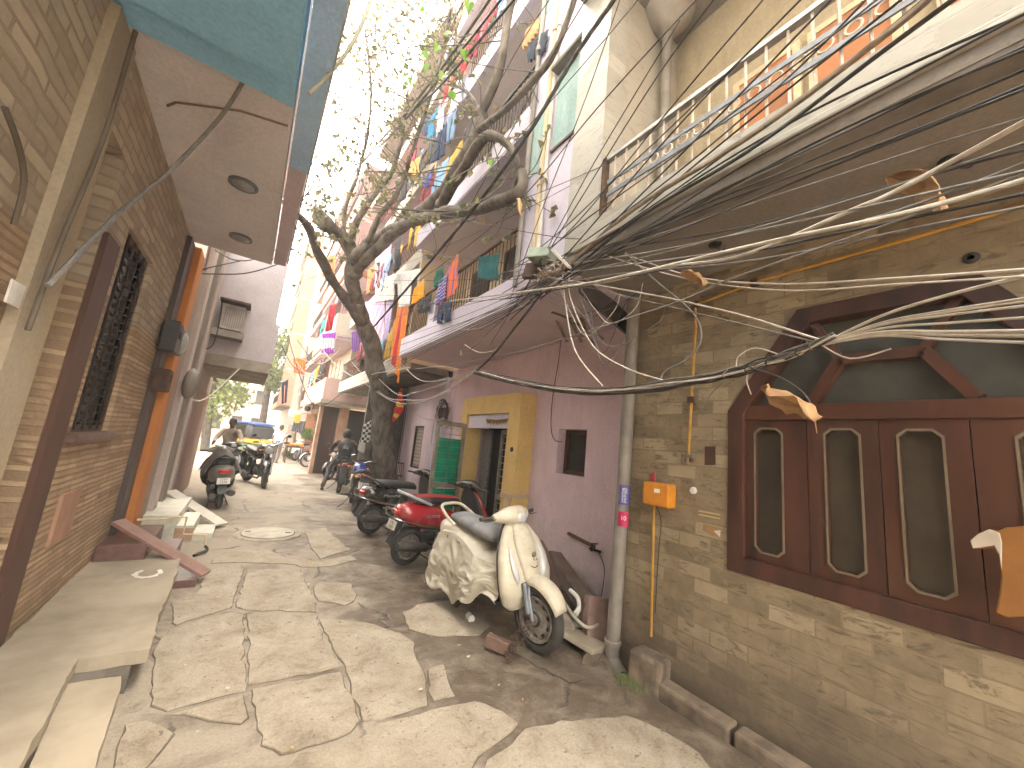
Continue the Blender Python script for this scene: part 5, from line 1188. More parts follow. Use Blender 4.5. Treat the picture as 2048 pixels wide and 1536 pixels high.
LIMBS.append(limb([(955, 262, '1.95'), (995, 232, '1.97'), (1050, 180, '2.0'), (1110, 100, '2.02'), (1155, -20, '2.04')], .05, .03))
LIMBS.append(limb([(880, 410, '1.86'), (925, 340, '1.8'), (960, 285, '1.78'), (985, 272, '1.8'), (1015, 290, '1.9'), (1035, 330, '2.0'), (1030, 380, '2.05')], .085, .03))
LIMBS.append(limb([(700, 485, 8.1), (715, 440, 7.9), (745, 395, 7.6), (780, 350, 7.4), (800, 290, 7.2), (815, 200, 7)], .075, .03))
LIMBS.append(limb([(735, 485, 7.8), (760, 430, 7.4), (790, 395, 7.0), (815, 330, 6.8), (842, 250, 6.5), (880, 120, 6), (900, 20, 5.8)], .06, .025))
LIMBS.append(limb([(690, 480, 8.1), (690, 420, 8.0), (715, 350, 7.8), (735, 270, 7.6), (742, 180, 7.4), (730, 60, 7.2)], .045, .018))
LIMBS.append(limb([(962, 228, '1.95'), (940, 190, '1.9'), (905, 170, '1.8'), (850, 165, '1.7')], .04, .012))
for p, r_ in ((LIMBS[1][-2], .16), (LIMBS[1][-8], .17), (LIMBS[4 - 1][2], .16), (w5[-2], .12)): MB().ball(p, (r_, r_ * .8, r_ * 1.05), 12, 8).build('knot', m_bark, tr, smooth=70)
# twigs and leaves
tw_, lv = MB(), MB()
def crown_target():
    while True:
        px, py = rnd(610, 1010), rnd(-60, 470)
        lim = 1010 - (py + 60) * .66      # right border of the leafy air
        if px < lim + 40 and px > 655 - py * .12 and noise.noise(V((px / 90, py / 90, 3))) > -.28 - .5 * (px > 800): return px, py
src = [p for l in LIMBS for p in l[len(l) // 3:]]
for i in range(150):
    px, py = crown_target(); yy = rnd(5.0, 8.6)
    e = ony(px, py, yy)
    if e.x > 1.95: e.x = rnd(1.5, 1.95)
    s = min(random.sample(src, 14), key=lambda p: (p - e).length)
    if (s - e).length > 3.2: s = e + (s - e).normalized() * 2.2
    m = s.lerp(e, .5) + V((rnd(-.3, .3), rnd(-.3, .3), rnd(-.25, .25)))
    path = spline([s, m, e], 7); tw_.tube(path, [.011 * (1 - .7 * k / (len(path) - 1)) for k in range(len(path))], 4)
    for k in range(9):
        p = path[random.randrange(5, len(path))] + V((rnd(-.10, .10), rnd(-.10, .10), rnd(-.12, .06)))
        leaf(lv, p, rnd(.05, .10))
for i in range(90):   # bare drooping twigs round the limbs
    s = random.choice(src); e = s + V((rnd(-.7, .7), rnd(-.6, .6), rnd(-.7, .5))); m = s.lerp(e, .5) + V((rnd(-.15, .15), rnd(-.15, .15), rnd(-.15, .15)))
    if e.x > 2.05: e.x = 2.0
    path = spline([s, m, e], 5); tw_.tube(path, .006, 4)
    for k in range(5): leaf(lv, path[-1 - k % 4] + V((rnd(-.08, .08),) * 3), rnd(.05, .09))
tw_.build('twigs', m_bark, tr); lv.build('leaves', m_leaf, tr)
bl_ = MB()
for px, py, s in ((850, 100, .13), (875, 90, .12), (835, 65, .11), (860, 130, .15), (880, 140, .12), (895, 60, .12), (775, 60, .1), (770, 105, .1), (815, 160, .1), (845, 10, .14), (940, 5, .12), (930, 100, .1), (905, 182, .1), (985, 320, .1), (735, 485, .1), (755, 525, .1), (900, 355, .09), (805, 150, .09), (820, 155, .09)):
    leaf(bl_, onx(px, py, 1.2 if py < 200 else 1.6), s, (rnd(-.4, .4), rnd(-.3, .3), -1), HEART)
bl_.build('young_leaves', m_leafg, tr)

# ------------------------------------------------------------------ cables
def wire(pts, r, mat, name='overhead_cable', label=None, group=None, seg=6, n=6):
    w = spline([onx(a, b, x) for a, b, x in pts], seg)
    o = MB().tube(w, r, n).build(name, mat, None, smooth=60)
    tag(o, label, 'cable', group); return o
GA = 'black cables fanning across the tiled balcony'; LA = 'thin black cable in the fan crossing the tiled balcony railing'
def fan(p0, p1, x0, x1, r, mat, label, group, mids=(), sag=0):
    pts = [(p0[0], p0[1], x0)] + [(a, b, x0 + (x1 - x0) * (a - p0[0]) / (p1[0] - p0[0] + 1e-6)) for a, b in mids] + [(p1[0], p1[1], x1)]
    return wire(pts, r * 1.2, mat, 'overhead_cable', label, group, 8)
for p0, p1, mids, r in (((1010, 628), (1880, -30), [(1190, 492), (1400, 345), (1650, 160)], .0042), ((780, 640), (1790, -30), [(1010, 545), (1200, 418), (1480, 215)], .004), ((760, 705), (2120, -10), [(1035, 602), (1250, 480), (1480, 335), (1800, 160)], .0042),
    ((860, 640), (1640, -40), [(1060, 510), (1250, 340), (1450, 150)], .004), ((1030, 560), (1560, -40), [(1150, 450), (1330, 230)], .004), ((840, 560), (1420, -30), [(1000, 440), (1200, 210)], .004),
    ((1000, 590), (1760, -30), [(1120, 515), (1310, 380), (1560, 170)], .0045), ((960, 660), (2200, 20), [(1090, 590), (1350, 430), (1700, 260)], .004), ((980, 690), (1360, 40), [(1060, 560), (1180, 340)], .0035), ((1020, 640), (1700, -40), [(1170, 500), (1420, 250)], .005), ((1070, 590), (2180, -30), [(1300, 420), (1600, 235)], .005), ((1060, 600), (2140, 60), [(1280, 475), (1620, 290)], .0045), ((940, 700), (1640, -40), [(1100, 545), (1340, 270)], .0045), ((1080, 600), (1840, -30), [(1260, 440), (1500, 240)], .005), ((900, 420), (1300, -30), [(1050, 260), (1200, 90)], .0035), ((1020, 600), (1250, -30), [(1080, 430), (1170, 200)], .0035), ((1050, 580), (1450, -30), [(1160, 400), (1310, 160)], .004), ((880, 520), (1190, -30), [(980, 340), (1100, 120)], .004), ((820, 480), (1120, -30), [(930, 290), (1040, 90)], .004)):
    fan(p0, p1, 2.05, 1.75, r, m_cable, LA, GA, mids)
fan((1085, 578), (1900, -40), 2.02, 1.72, .013, m_cabler, 'thick dusty brown cable rising across the balcony parapet', None, [(1250, 432), (1500, 272), (1760, 78)])
fan((1092, 586), (1960, -40), 2.01, 1.72, .009, m_cable, 'thick black cable just under the brown one across the parapet', None, [(1260, 448), (1500, 300), (1780, 92)])
GB = 'pale cables under the balcony soffit'; LB = 'thin pale cable in the fan under the tiled balcony ceiling'
for p0, p1, mids, r, mt in (((1080, 532), (2120, 140), [(1260, 476), (1450, 402), (1800, 272)], .0045, m_cable), ((1090, 542), (2120, 215), [(1300, 474), (1500, 408), (1860, 292)], .003, m_cableg),
    ((1000, 562), (2120, 298), [(1300, 524), (1500, 494), (1760, 432)], .0038, m_cableg), ((1000, 545), (2120, 325), [(1250, 512), (1600, 442)], .0035, m_cableg), ((880, 622), (2120, 400), [(1150, 562), (1480, 524), (1850, 452)], .0038, m_cableg),
    ((830, 738), (2120, 320), [(1000, 712), (1300, 622), (1450, 562), (1800, 440)], .0035, m_cableg), ((1250, 508), (2120, 534), [(1380, 552), (1550, 568), (1800, 556)], .004, m_cablew), ((1180, 500), (2120, 548), [(1350, 552), (1550, 580), (1800, 568)], .003, m_cablew), ((1280, 490), (2120, 280), [(1500, 452), (1780, 372)], .004, m_cable), ((1100, 552), (2120, 150), [(1330, 470), (1700, 318)], .0045, m_cable), ((1060, 566), (2120, 262), [(1350, 500), (1700, 400)], .004, m_cableg), ((1000, 600), (2120, 372), [(1300, 545), (1700, 462)], .0045, m_cable), ((1090, 560), (2120, 110), [(1300, 456), (1600, 330)], .004, m_cable)):
    fan(p0, p1, 2.05, 1.6, r, mt, LB, GB, mids)
fan((1130, 575), (2120, 205), 2.0, 1.6, .0075, m_cablew, 'thick cream cable passing behind the dried leaf clump', None, [(1220, 562), (1330, 535), (1480, 512), (1700, 422), (1800, 378)])
fan((900, 602), (2120, 340), 2.02, 1.6, .007, m_cablew, 'lower thick cream cable under the balcony ceiling', None, [(1090, 578), (1200, 562), (1500, 492), (1800, 428)])
fan((1040, 545), (1640, 680), 2.0, 1.9, .0045, m_cablew, 'pale cable slanting down to the tied cable bundle', None, [(1250, 580), (1450, 622)])
fan((1020, 540), (1640, 686), 2.02, 1.9, .003, m_cableg, 'thin grey cable slanting down beside the pale one to the tied bundle', None, [(1250, 592), (1450, 640)])
for k, (p0, p1, mids) in enumerate((((1000, -30), (560, 600), [(840, 192), (690, 372), (610, 500)]), ((1025, -30), (560, 640), [(800, 252), (686, 380), (605, 520)]), ((1052, -30), (575, 640), [(880, 172), (780, 272), (640, 425)]))):
    fan(p0, p1, 1.6, 1.2 if k < 2 else 1.35, .014, m_cable, ('upper thick black cable crossing the sky and the leaves', 'middle thick black cable crossing the sky and the leaves', 'lower thick black cable crossing the sky and the leaves')[k], None, mids)
w = spline([onx(a, b, x) for a, b, x in ((1250, -30, 1.9), (1150, 112, 1.9), (1060, 262, 1.85), (960, 402, 1.8), (870, 512, 1.75), (790, 605, 1.75), (742, 660, 2.0))], 12)
q = MB()
for k in range(3): q.tube([p + V((.011 * cos(i * .8 + k * 2.1), .011 * sin(i * .8 + k * 2.1), .011 * sin(i * .8 + k * 2.1 + 1))) for i, p in enumerate(w)], .014, 6)
tag(q.build('twisted_cable', m_cable, None, smooth=60), 'thick twisted black cable slanting from the roof corner to the tree fork', 'cable')
# the tied bundle
q = MB(); main = spline([onx(*p) for p in ((1668, 672, 1.9), (1600, 703, 1.92), (1540, 722, 1.95), (1480, 742, 1.98), (1390, 760, 2.0), (1300, 775, 2.0), (1200, 783, 2.0), (1100, 775, 2.0), (1000, 756, 2.0), (950, 743, 2.0))], 8)
for k in range(17):
    off = V((rnd(-1, 1), rnd(-1, 1), rnd(-1, 1))); ph = rnd(0, 6)
    pts = [p + (off * (.012 + .016 * (i / len(main))) + V((.012 * noise.noise(V((i * .15, k * 3.1, 5))), 0, .026 * noise.noise(V((i * .12, k * 7.3, 0))) * min(1, .3 + i / 20)))) for i, p in enumerate(main)]
    q.m = (0, 1, 0, 2)[k % 4]; q.tube(pts, rnd(.003, .0058), 6)
q.m = 0; q.tube([p + V((0, 0, .01 * noise.noise(p * 9))) for p in main[:36]], [.012 + .006 * noise.noise(p * 11) for p in main[:36]], 8)
bun = q.build('cable_bundle', [m_cable, m_cableg, m_cablew], None, smooth=60); tag(bun, 'drooping bundle of black and grey cables tied together before the tiled wall', 'cable bundle')
for i in (4, 7, 15, 21, 26):
    c = main[i]; R_ = .024
    MB().tube(spline([c + V((R_ * cos(a), .03 * a / 6 + .01 * sin(a * 2), R_ * sin(a) * .9)) for a in [k * .9 for k in range(6 + i % 5)]], 3), .0032, 5).build('cable_tie', m_cable if i % 2 else m_cableg, bun)
q = MB()
q.tube(spline([main[12], main[12] + V((0, .12, .06)), main[12] + V((0, .2, .03)), main[12] + V((0, .21, -.02))], 5), .003, 5); q.tube(spline([main[22], main[22] + V((0, .01, -.06)), main[22] + V((0, -.01, -.13))], 4), .003, 5); q.tube(spline([main[4], main[4] + V((0, -.1, -.08)), main[4] + V((0, -.22, -.06))], 5), .003, 5)
q.build('loose_ends', m_cablew, bun)
GC = 'pale cables spreading right from the tied bundle'
for yr, r_ in ((532, .0045), (585, .0035), (592, .003), (602, .0035), (630, .0035), (662, .006), (672, .005), (688, .004)):
    fan((1640, 690), (2130, yr), 1.92, 1.7, r_, m_cablew, 'pale cable spreading right from the tied bundle over the window', GC, [(1760, 655 + (yr - 620) * .25), (1900, 640 + (yr - 620) * .58)])
fan((1500, 735), (1628, 830), 1.95, 1.9, .004, m_cable, 'black wire dangling from the bundle to the big dry leaf', None, [(1560, 755), (1610, 790)])
GD = 'pale cables from the bundle to the tree'
for p in ([(950, 744, 2.0), (890, 782, 2.05), (835, 806, 2.1), (780, 800, 2.2), (720, 760, 2.4)], [(952, 745, 2.0), (880, 770, 2.05), (830, 785, 2.1), (790, 786, 2.2), (735, 735, 2.3)], [(950, 742, 2.0), (900, 758, 2.02), (840, 760, 2.1), (800, 725, 2.15)], [(948, 742, 2.0), (880, 790, 2.05), (820, 800, 2.1), (760, 785, 2.3), (700, 720, 2.5)]):
    wire(p, .006, m_cablew, 'slack_cable', 'slack pale cable looping from the bundle to the tree trunk', GD, 8)
for k, (p, r_, mt, lab) in enumerate((([(1125, 548, 2.0), (1130, 600, 2.0), (1150, 700, 2.0), (1205, 772, 2.0)], .0065, m_cablew, 'pale loop of cable hanging left of the two before the lilac wall'), ([(1138, 550, 2.0), (1142, 600, 2.0), (1185, 690, 2.0), (1250, 735, 2.0), (1330, 762, 2.0)], .0055, m_cablew, 'pale loop of cable hanging right of the two before the lilac wall'), ([(1250, 505, 2.0), (1310, 560, 2.0), (1385, 625, 2.0), (1402, 680, 2.0), (1370, 720, 2.0), (1330, 742, 2.0), (1320, 765, 2.0)], .0045, m_cableg, 'grey cable looping out over the tiled wall beside the yellow pipe'),
    ([(950, 744, 2.0), (985, 712, 2.0), (1030, 655, 2.02), (1085, 585, 2.04)], .012, m_cable, 'thick black cable joining the bundle to the wall junction'), ([(930, 690, 2.1), (960, 705, 2.1), (1000, 695, 2.08), (1035, 645, 2.05)], .007, m_cablew, 'short cream cable curving under the lilac balcony'), ([(880, 640, 2.1), (930, 660, 2.1), (1000, 640, 2.1), (1040, 600, 2.1)], .006, m_cablew, 'cream cable drooping over the lilac balcony parapet'),
    ([(1385, 778, 2.1), (1400, 820, 2.4), (1420, 790, 2.6), (1445, 765, 2.2)], .0025, m_cableg, 'thin wire stretched from the bundle over the tiled wall'), ([(620, 600, .9), (640, 690, 1.4), (700, 750, 2.0), (760, 745, 2.1), (820, 735, 2.1)], .008, m_cablew, 'dusty cable swinging left of the tree trunk'), ([(1124, 884, 3.5), (1108, 878, 3.46), (1102, 850, 3.45), (1106, 790, 3.45), (1120, 700, 3.42), (1125, 610, 3.35)], .006, m_cable, 'black cable hanging down the lilac wall to the small window'))):
    wire(p, r_, mt, 'slack_cable', lab, None, 8)
GE = 'thin cables running along the lilac balcony'
for k in range(6):
    dy = k * 4.5
    wire([(720, 742 + dy * 2.5, 2.2), (803, 704 + dy * 1.2, 2.13), (930, 645 + dy, 2.12), (1030, 598 + dy * .8, 2.1), (1100, 556 + dy * .4, 2.05)], .0045, m_cabler if k in (2, 3) else m_cable, 'overhead_cable', 'thin cable running along the lilac balcony parapet to the wall junction', GE, 8)
GF = 'thin cables stretched across the alley above the lilac balcony'
for a, b in (((640, 470, 1.0), (1100, 530, 2.1)), ((700, 560, 1.6), (1090, 545, 2.1)), ((610, 610, .8), (1060, 590, 2.1)), ((660, 380, .9), (1180, 480, 2.05)), ((730, 700, 2.0), (1090, 560, 2.08)), ((590, 570, .4), (860, 590, 2.0)), ((770, 545, 1.9), (1180, 350, 2.1)), ((800, 480, 1.9), (1210, 330, 2.0))):
    m = ((a[0] + b[0]) / 2, (a[1] + b[1]) / 2 + 8, (a[2] + b[2]) / 2)
    wire([a, m, b], .0032, m_cable, 'overhead_cable', 'hair thin black cable stretched across the alley before the tree', GF, 8)
GH = 'pale drooping cables in the distance'
for k in range(9):
    a = (rnd(560, 600), rnd(650, 760), .9); b = (rnd(640, 700), rnd(680, 790), 2.2)
    m = ((a[0] + b[0]) / 2 + rnd(-10, 10), max(a[1], b[1]) + rnd(10, 45), 1.6)
    w_ = spline([ony(p[0], p[1], 15 + k * .3) for p in (a, m, b)], 8)
    tag(MB().tube(w_, .014, 5).build('slack_cable', m_cablew if k % 3 else m_cable, None), 'slack cable drooping across the far part of the alley', 'cable', GH)
q = MB().tube(spline([ony(*p) for p in ((618, 187, 2.5), (655, 152, 2.45), (700, 95, 2.3), (735, 20, 2.2), (752, -60, 2.15))], 8), .012, 7)
tag(q.build('hanging_hose', MAT('olive_hose', (.46, .46, .36)), None, smooth=60), 'pale olive hose arching off the blue fascia at the top', 'hose')
GI = 'loose loops of wire below the wall junction'
for k in range(7):
    x0, y0 = rnd(1040, 1180), rnd(540, 580); x1 = x0 + rnd(60, 260); y1 = rnd(560, 640); m_ = (x0 + x1) / 2
    wire([(x0, y0, 2.0), (x0 + (m_ - x0) * .5, y0 + rnd(30, 80), 2.0), (m_, max(y0, y1) + rnd(40, 120), 2.0), (x1 - 15, y1 + rnd(10, 50), 2.02), (x1, y1, 2.0)], .0028, (m_cable, m_cableg, m_cablew)[k % 3], 'loose_wire', 'loose thin wire looping below the wall junction', GI, 6)
# junction clutter on the building corner
jb = thing('junction_box', (2.0, 2.9, 3.2), 'grey green junction box clogged with cables at the balcony corner', 'junction box')
c = onx(1085, 512, 2.0); MB().box(c, (.16, .26, .10), (.2, .1, .3)).build('box_lid', MAT('grey_green_metal', (.30, .36, .30), (.2, .24, .2), 8), jb, bev=.01)
c = onx(1068, 542, 2.02); MB().box(c, (.05, .20, .16), (.1, .2, .5)).build('rusty_plate', m_ironr, jb)
c = onx(1105, 545, 2.0); q = MB()
for i in range(14): q.tube(spline([c + V((rnd(-.08, .06), rnd(-.18, .18), rnd(-.08, .1))) for k in range(4)], 4), rnd(.004, .008), 5)
q.build('tangled_cables', m_cabler, jb)
q = MB().bar(onx(1105, 500, 1.98), onx(1140, 535, 1.98), .03, .02); q.build('bracket', m_pvcw, jb)
def crumple(name, label, cat, c, L_, W_, d, mat, curl=.5, seed=0, group=None):
    c, d = V(c), V(d).normalized(); s = d.cross(V((.3, .2, 1))).normalized(); n = d.cross(s)
    def fn(a, b):
        w_ = sin(pi * min(1, max(0, a)) ** .8) ** .8 * (b - .5) * W_
        k = noise.noise(V((a * 4, b * 4, seed))) * .25 * W_ + curl * abs(b - .5) ** 1.6 * W_
        return c + d * (a * L_) + s * (w_ * (1 + .25 * noise.noise(V((a * 9, b * 3, seed + 3))))) + n * (k + .12 * L_ * sin(a * 4 + seed))
    o = MB().grid(fn, 20, 12).build(name, mat, None, smooth=30, solid=.0025)
    return tag(o, label, cat, group)
a, b = onx(1545, 762, 1.92), onx(1630, 842, 1.9)
o = crumple('dry_leaf', 'big crumpled tan dry leaf hanging below the cable bundle', 'leaf', a, (b - a).length, .17, b - a, m_leafdead, .6, 1)
MB().tube([b, b + V((0, -.005, -.05))], .002, 5).build('leaf_stalk', m_leafdead, o)
for (pa, pb, x, w_, lab, sd) in (((1375, 538), (1410, 570), 1.9, .09, 'small curled brown dry leaf caught on the cables under the balcony', 2), ((1785, 350), (1905, 412), 1.8, .10, 'large dried leaf clump caught on the cream cable at right', 3), ((1030, 400), (1052, 425), 1.85, .08, 'withered brown leaf clinging to the long tree limb', 4)):
    a, b = onx(*pa, x), onx(*pb, x); crumple('dry_leaf', lab, 'leaf', a, (b - a).length, w_, b - a, m_leafdead, .8 if sd != 3 else .5, sd)
# ------------------------------------------------------------------ laundry
_cm = {}
def clothmat(c):
    if c not in _cm: _cm[c] = MAT('cloth', c, tuple(x * .75 for x in c), 7, .9, bs=.2, bsc=90)
    return _cm[c]
SHAPES = {
 'sheet': None,
 'trousers': lambda u, v: v < .2 or abs(u - .5) > .07,
 'shirt': lambda u, v: (v < .32) or (.2 < u < .8),
 'vest': lambda u, v: (.1 < u < .9) and not (v < .18 and .35 < u < .65),
 'round': lambda u, v: (u - .5) ** 2 + (v - .45) ** 2 < .27,
}
def hang(name, label, cat, quad, X=None, Y=None, col=(.5, .5, .5), shape='sheet', mat=None, group=None, fold=.02, nf=5):
    """cloth between image corners TL, TR, BR, BL on a street plane"""
    P = [onx(*p, X) if Y is None else ony(*p, Y) for p in quad]
    n = V((-1, 0, 0)) if Y is None else V((0, -1, 0)); sd = rnd(0, 50)
    def fn(u, v):
        p = P[0].lerp(P[1], u).lerp(P[3].lerp(P[2], u), v)
        return p + n * (fold * (.3 + v) * sin(u * nf * 2 * pi + sd + .8 * sin(v * 3 + sd)) + .02 * noise.noise(V((u * 3, v * 3, sd)))) - V((0, 0, .012 * sin(u * pi)))
    o = MB().grid(fn, 26, 26, SHAPES[shape]).build(name, mat or clothmat(col), None, smooth=60, solid=.004)
    return tag(o, label, cat, group)
XA = 2.12
m_tow = striped('striped_towel', [(.75, .16, .03), (.12, .10, .42), (.75, .16, .03), (.75, .16, .03)], 1, 7.5)
m_tow.node_tree.nodes['Principled BSDF'].inputs['Roughness'].default_value = .95
hang('towel', 'orange and blue striped towel hanging on the lilac balcony railing', 'towel', [(893, 542), (917, 506), (918, 574), (882, 612)], XA, mat=m_tow, fold=.012, nf=2)
hang('hanging_shirt', 'white shirt drying at the far end of the lilac balcony', 'shirt', [(786, 548), (842, 536), (828, 606), (792, 618)], XA, None, (.60, .60, .60), 'shirt')
hang('hanging_cloth', 'bright orange yellow cloth drying beside the white shirt', 'cloth', [(828, 578), (849, 556), (849, 592), (824, 610)], XA, None, (.72, .30, .02))
hang('hanging_shorts', 'black shorts drying between the orange cloth and the striped towel', 'shorts', [(838, 598), (862, 590), (860, 622), (836, 626)], XA, None, (.03, .035, .045), 'trousers')
hang('hanging_jeans', 'dark blue jeans drying under the striped towel', 'jeans', [(879, 610), (903, 600), (900, 640), (876, 648)], XA, None, (.045, .07, .14), 'trousers')
hang('hanging_shirt', 'green shirt drying left of the striped towel', 'shirt', [(872, 542), (888, 530), (886, 562), (869, 575)], XA, None, (.02, .16, .12))
hang('hanging_shirt', 'purple patterned shirt drying between the green shirt and the striped towel', 'shirt', [(878, 560), (895, 546), (892, 600), (872, 610)], XA - .01, mat=striped('purple_check', [(.10, .07, .28), (.45, .42, .55), (.10, .07, .28)], 2, 16))
hang('hanging_mat', 'teal mat hung over the right end of the lilac balcony railing', 'mat', [(958, 514), (1002, 505), (996, 560), (958, 556)], 2.16, None, (.03, .17, .19))
hang('hanging_curtain', 'long orange curtain with a red border at the far end of the lilac balcony', 'curtain', [(797, 598), (820, 600), (798, 768), (782, 712)], 2.28, mat=striped('orange_curtain_cloth', [(.68, .20, .02), (.68, .20, .02), (.68, .20, .02), (.45, .02, .03)], 1, 1.35, wob=0), fold=.02, nf=3)
m_pur = striped('purple_drape_cloth', [(.36, .22, .40), (.50, .36, .52), (.44, .25, .36), (.58, .50, .62)], 1, 2.2, wob=.4)
XB2 = 2.40
hang('hanging_drape', 'pink and purple drapes on the tan house balcony beside the trunk', 'drape', [(730, 604), (770, 596), (768, 690), (726, 712)], XB2, mat=m_pur, fold=.03, nf=6)
hang('hanging_drape', 'pale lavender drape above the pink drapes on the tan house', 'drape', [(752, 500), (786, 474), (778, 550), (752, 575)], XB2, None, (.50, .42, .60), fold=.03, nf=5)
hang('hanging_drape', 'lavender sheet right of the pink drapes on the tan house', 'drape', [(772, 600), (788, 590), (780, 660), (770, 690)], XB2, None, (.45, .38, .58), fold=.02, nf=3)
hang('hanging_cloth', 'black cloth hanging at the edge of the second lilac balcony', 'cloth', [(789, 490), (802, 470), (800, 530), (788, 545)], XA, None, (.04, .04, .05))
hang('hanging_cloth', 'orange and green cloth bundle above the purple drapes', 'cloth', [(736, 540), (752, 525), (748, 575), (733, 590)], XB2, None, (.60, .16, .05))
hang('hanging_cloth', 'pale cream cloth on the tan house balcony above the purple drapes', 'cloth', [(752, 560), (790, 548), (786, 600), (748, 604)], XB2 - .03, None, (.58, .53, .45))
XU = 2.10
for nm, lab, cat, qd, c, sh_ in (
 ('hanging_shirt', 'pink red patterned shirt in the laundry row of the third lilac balcony', 'shirt', [(822, 285), (840, 262), (832, 318), (812, 330)], (.55, .06, .12), 'sheet'),
 ('hanging_shirt', 'black shirt topmost left in the laundry row of the third lilac balcony', 'shirt', [(838, 240), (860, 222), (862, 262), (845, 278)], (.02, .03, .06), 'round'),
 ('hanging_shirt', 'bright blue shirt beside the black one in the upper laundry row', 'shirt', [(858, 240), (876, 212), (872, 262), (850, 288)], (.03, .20, .36), 'shirt'),
 ('hanging_jeans', 'faded blue jeans in the upper laundry row', 'jeans', [(896, 235), (915, 215), (908, 275), (893, 290)], (.16, .24, .36), 'trousers'),
 ('hanging_jeans', 'navy jeans left of the faded ones in the upper laundry row', 'jeans', [(876, 262), (893, 242), (888, 310), (870, 322)], (.03, .05, .11), 'trousers'),
 ('hanging_shirt', 'white shirt in the upper laundry row', 'shirt', [(873, 225), (896, 190), (892, 250), (872, 272)], (.62, .62, .64), 'shirt'),
 ('hanging_jeans', 'dark grey trousers in the upper laundry row', 'trousers', [(858, 285), (876, 270), (870, 322), (852, 330)], (.06, .07, .08), 'trousers'),
 ('hanging_cloth', 'hot pink scarf hanging behind the big tree limb', 'scarf', [(926, 290), (938, 275), (928, 345), (914, 352)], (.75, .02, .16), 'sheet'),
 ('hanging_shirt', 'black tee shirt hanging low at the left of the second lilac balcony', 'shirt', [(796, 358), (822, 340), (816, 392), (797, 405)], (.03, .03, .04), 'shirt'),
 ('hanging_shirt', 'tan frilled blouse under the pink shirt in the upper laundry row', 'blouse', [(820, 322), (842, 312), (838, 352), (818, 360)], (.45, .29, .10), 'sheet'),
 ('hanging_shirt', 'royal blue top below the upper laundry row', 'top', [(842, 352), (866, 345), (862, 370), (845, 374)], (.05, .08, .40), 'vest'),
 ('hanging_cloth', 'white towel high in the upper laundry row', 'towel', [(905, 180), (925, 140), (922, 200), (902, 232)], (.62, .62, .66), 'sheet'),
 ('hanging_cloth', 'orange net cloth hanging high beside the stair tower', 'net', [(1052, 60), (1082, 30), (1080, 60), (1046, 100)], (.50, .26, .12), 'sheet'),
 ('hanging_jeans', 'dark trousers hanging high beside the stair tower', 'trousers', [(1058, 85), (1098, 55), (1090, 100), (1056, 125)], (.03, .04, .06), 'trousers')):
    hang(nm, lab, cat, qd, XU, None, c, sh_)
for nm, lab, cat, qd, Y, c in (
 ('hanging_cloth', 'white and violet cloth hanging on the shop house beside the tree', 'cloth', [(644, 668), (672, 662), (668, 706), (642, 708)], 15.2, None),
 ('hanging_cloth', 'violet cloth hanging just left of the tree trunk', 'cloth', [(702, 665), (724, 655), (724, 700), (704, 704)], 14.0, (.34, .18, .52)),
 ('hanging_cloth', 'red cloth hanging on the shop house upper balcony', 'cloth', [(660, 610), (674, 606), (664, 660), (650, 664)], 15.2, (.50, .03, .06)),
 ('hanging_cloth', 'white and orange sheet hanging over the shop canopy', 'sheet', [(696, 720), (716, 716), (710, 792), (688, 788)], 15.15, None),
 ('hanging_cloth', 'orange cloth far along the alley on the right', 'cloth', [(586, 716), (612, 716), (610, 748), (588, 748)], 20, (.72, .16, .03)),
 ('hanging_cloth', 'orange striped cloth high on the shop house behind the tree limbs', 'cloth', [(642, 518), (672, 508), (668, 555), (645, 555)], 15.2, (.70, .30, .12)),
 ('hanging_trousers', 'dark blue trousers hanging far along the alley', 'trousers', [(563, 765), (577, 758), (573, 805), (563, 808)], 19, (.03, .04, .07))):
    mt = None if c else striped('two_tone_cloth', [(.62, .58, .62), (.30, .06, .45), (.62, .58, .62)] if 'violet' in lab else [(.62, .56, .50), (.62, .56, .50), (.65, .28, .12)], 2, 1.6, wob=.8)
    hang(nm, lab, cat, qd, None, Y, c or (.5, .5, .5), 'trousers' if 'trousers' in nm else 'sheet', mt)
m_chk, nt, N, L, b = nodes('houndstooth_cloth')
ck = N.new('ShaderNodeTexChecker'); ck.inputs['Scale'].default_value = 16; ck.inputs[1].default_value = (.02, .02, .02, 1); ck.inputs[2].default_value = (.62, .62, .60, 1); L.new(objco(nt), ck.inputs[0]); L.new(ck.outputs[0], b.inputs['Base Color']); b.inputs['Roughness'].default_value = .95
hang('hanging_shirt', 'black and white checked shirt hanging at the left of the tree trunk', 'shirt', [(728, 848), (742, 840), (740, 884), (720, 884)], None, 9.4, mat=m_chk)
hang('hanging_cloth', 'white cloth hanging below the checked shirt', 'cloth', [(720, 880), (732, 880), (728, 906), (715, 900)], None, 9.45, (.60, .58, .56))
fl = [ony(*p, 8.4) for p in ((803, 772), (808, 820), (798, 832), (784, 846), (790, 815), (798, 785))]
o = MB().prism(fl, (0, .012, 0)).build('pennant', striped('pennant_cloth', [(.55, .03, .04), (.60, .45, .04), (.50, .03, .05)], 2, 4.3, wob=1.2), None); tag(o, 'red and yellow pennant hanging on the right side of the tree trunk', 'pennant')

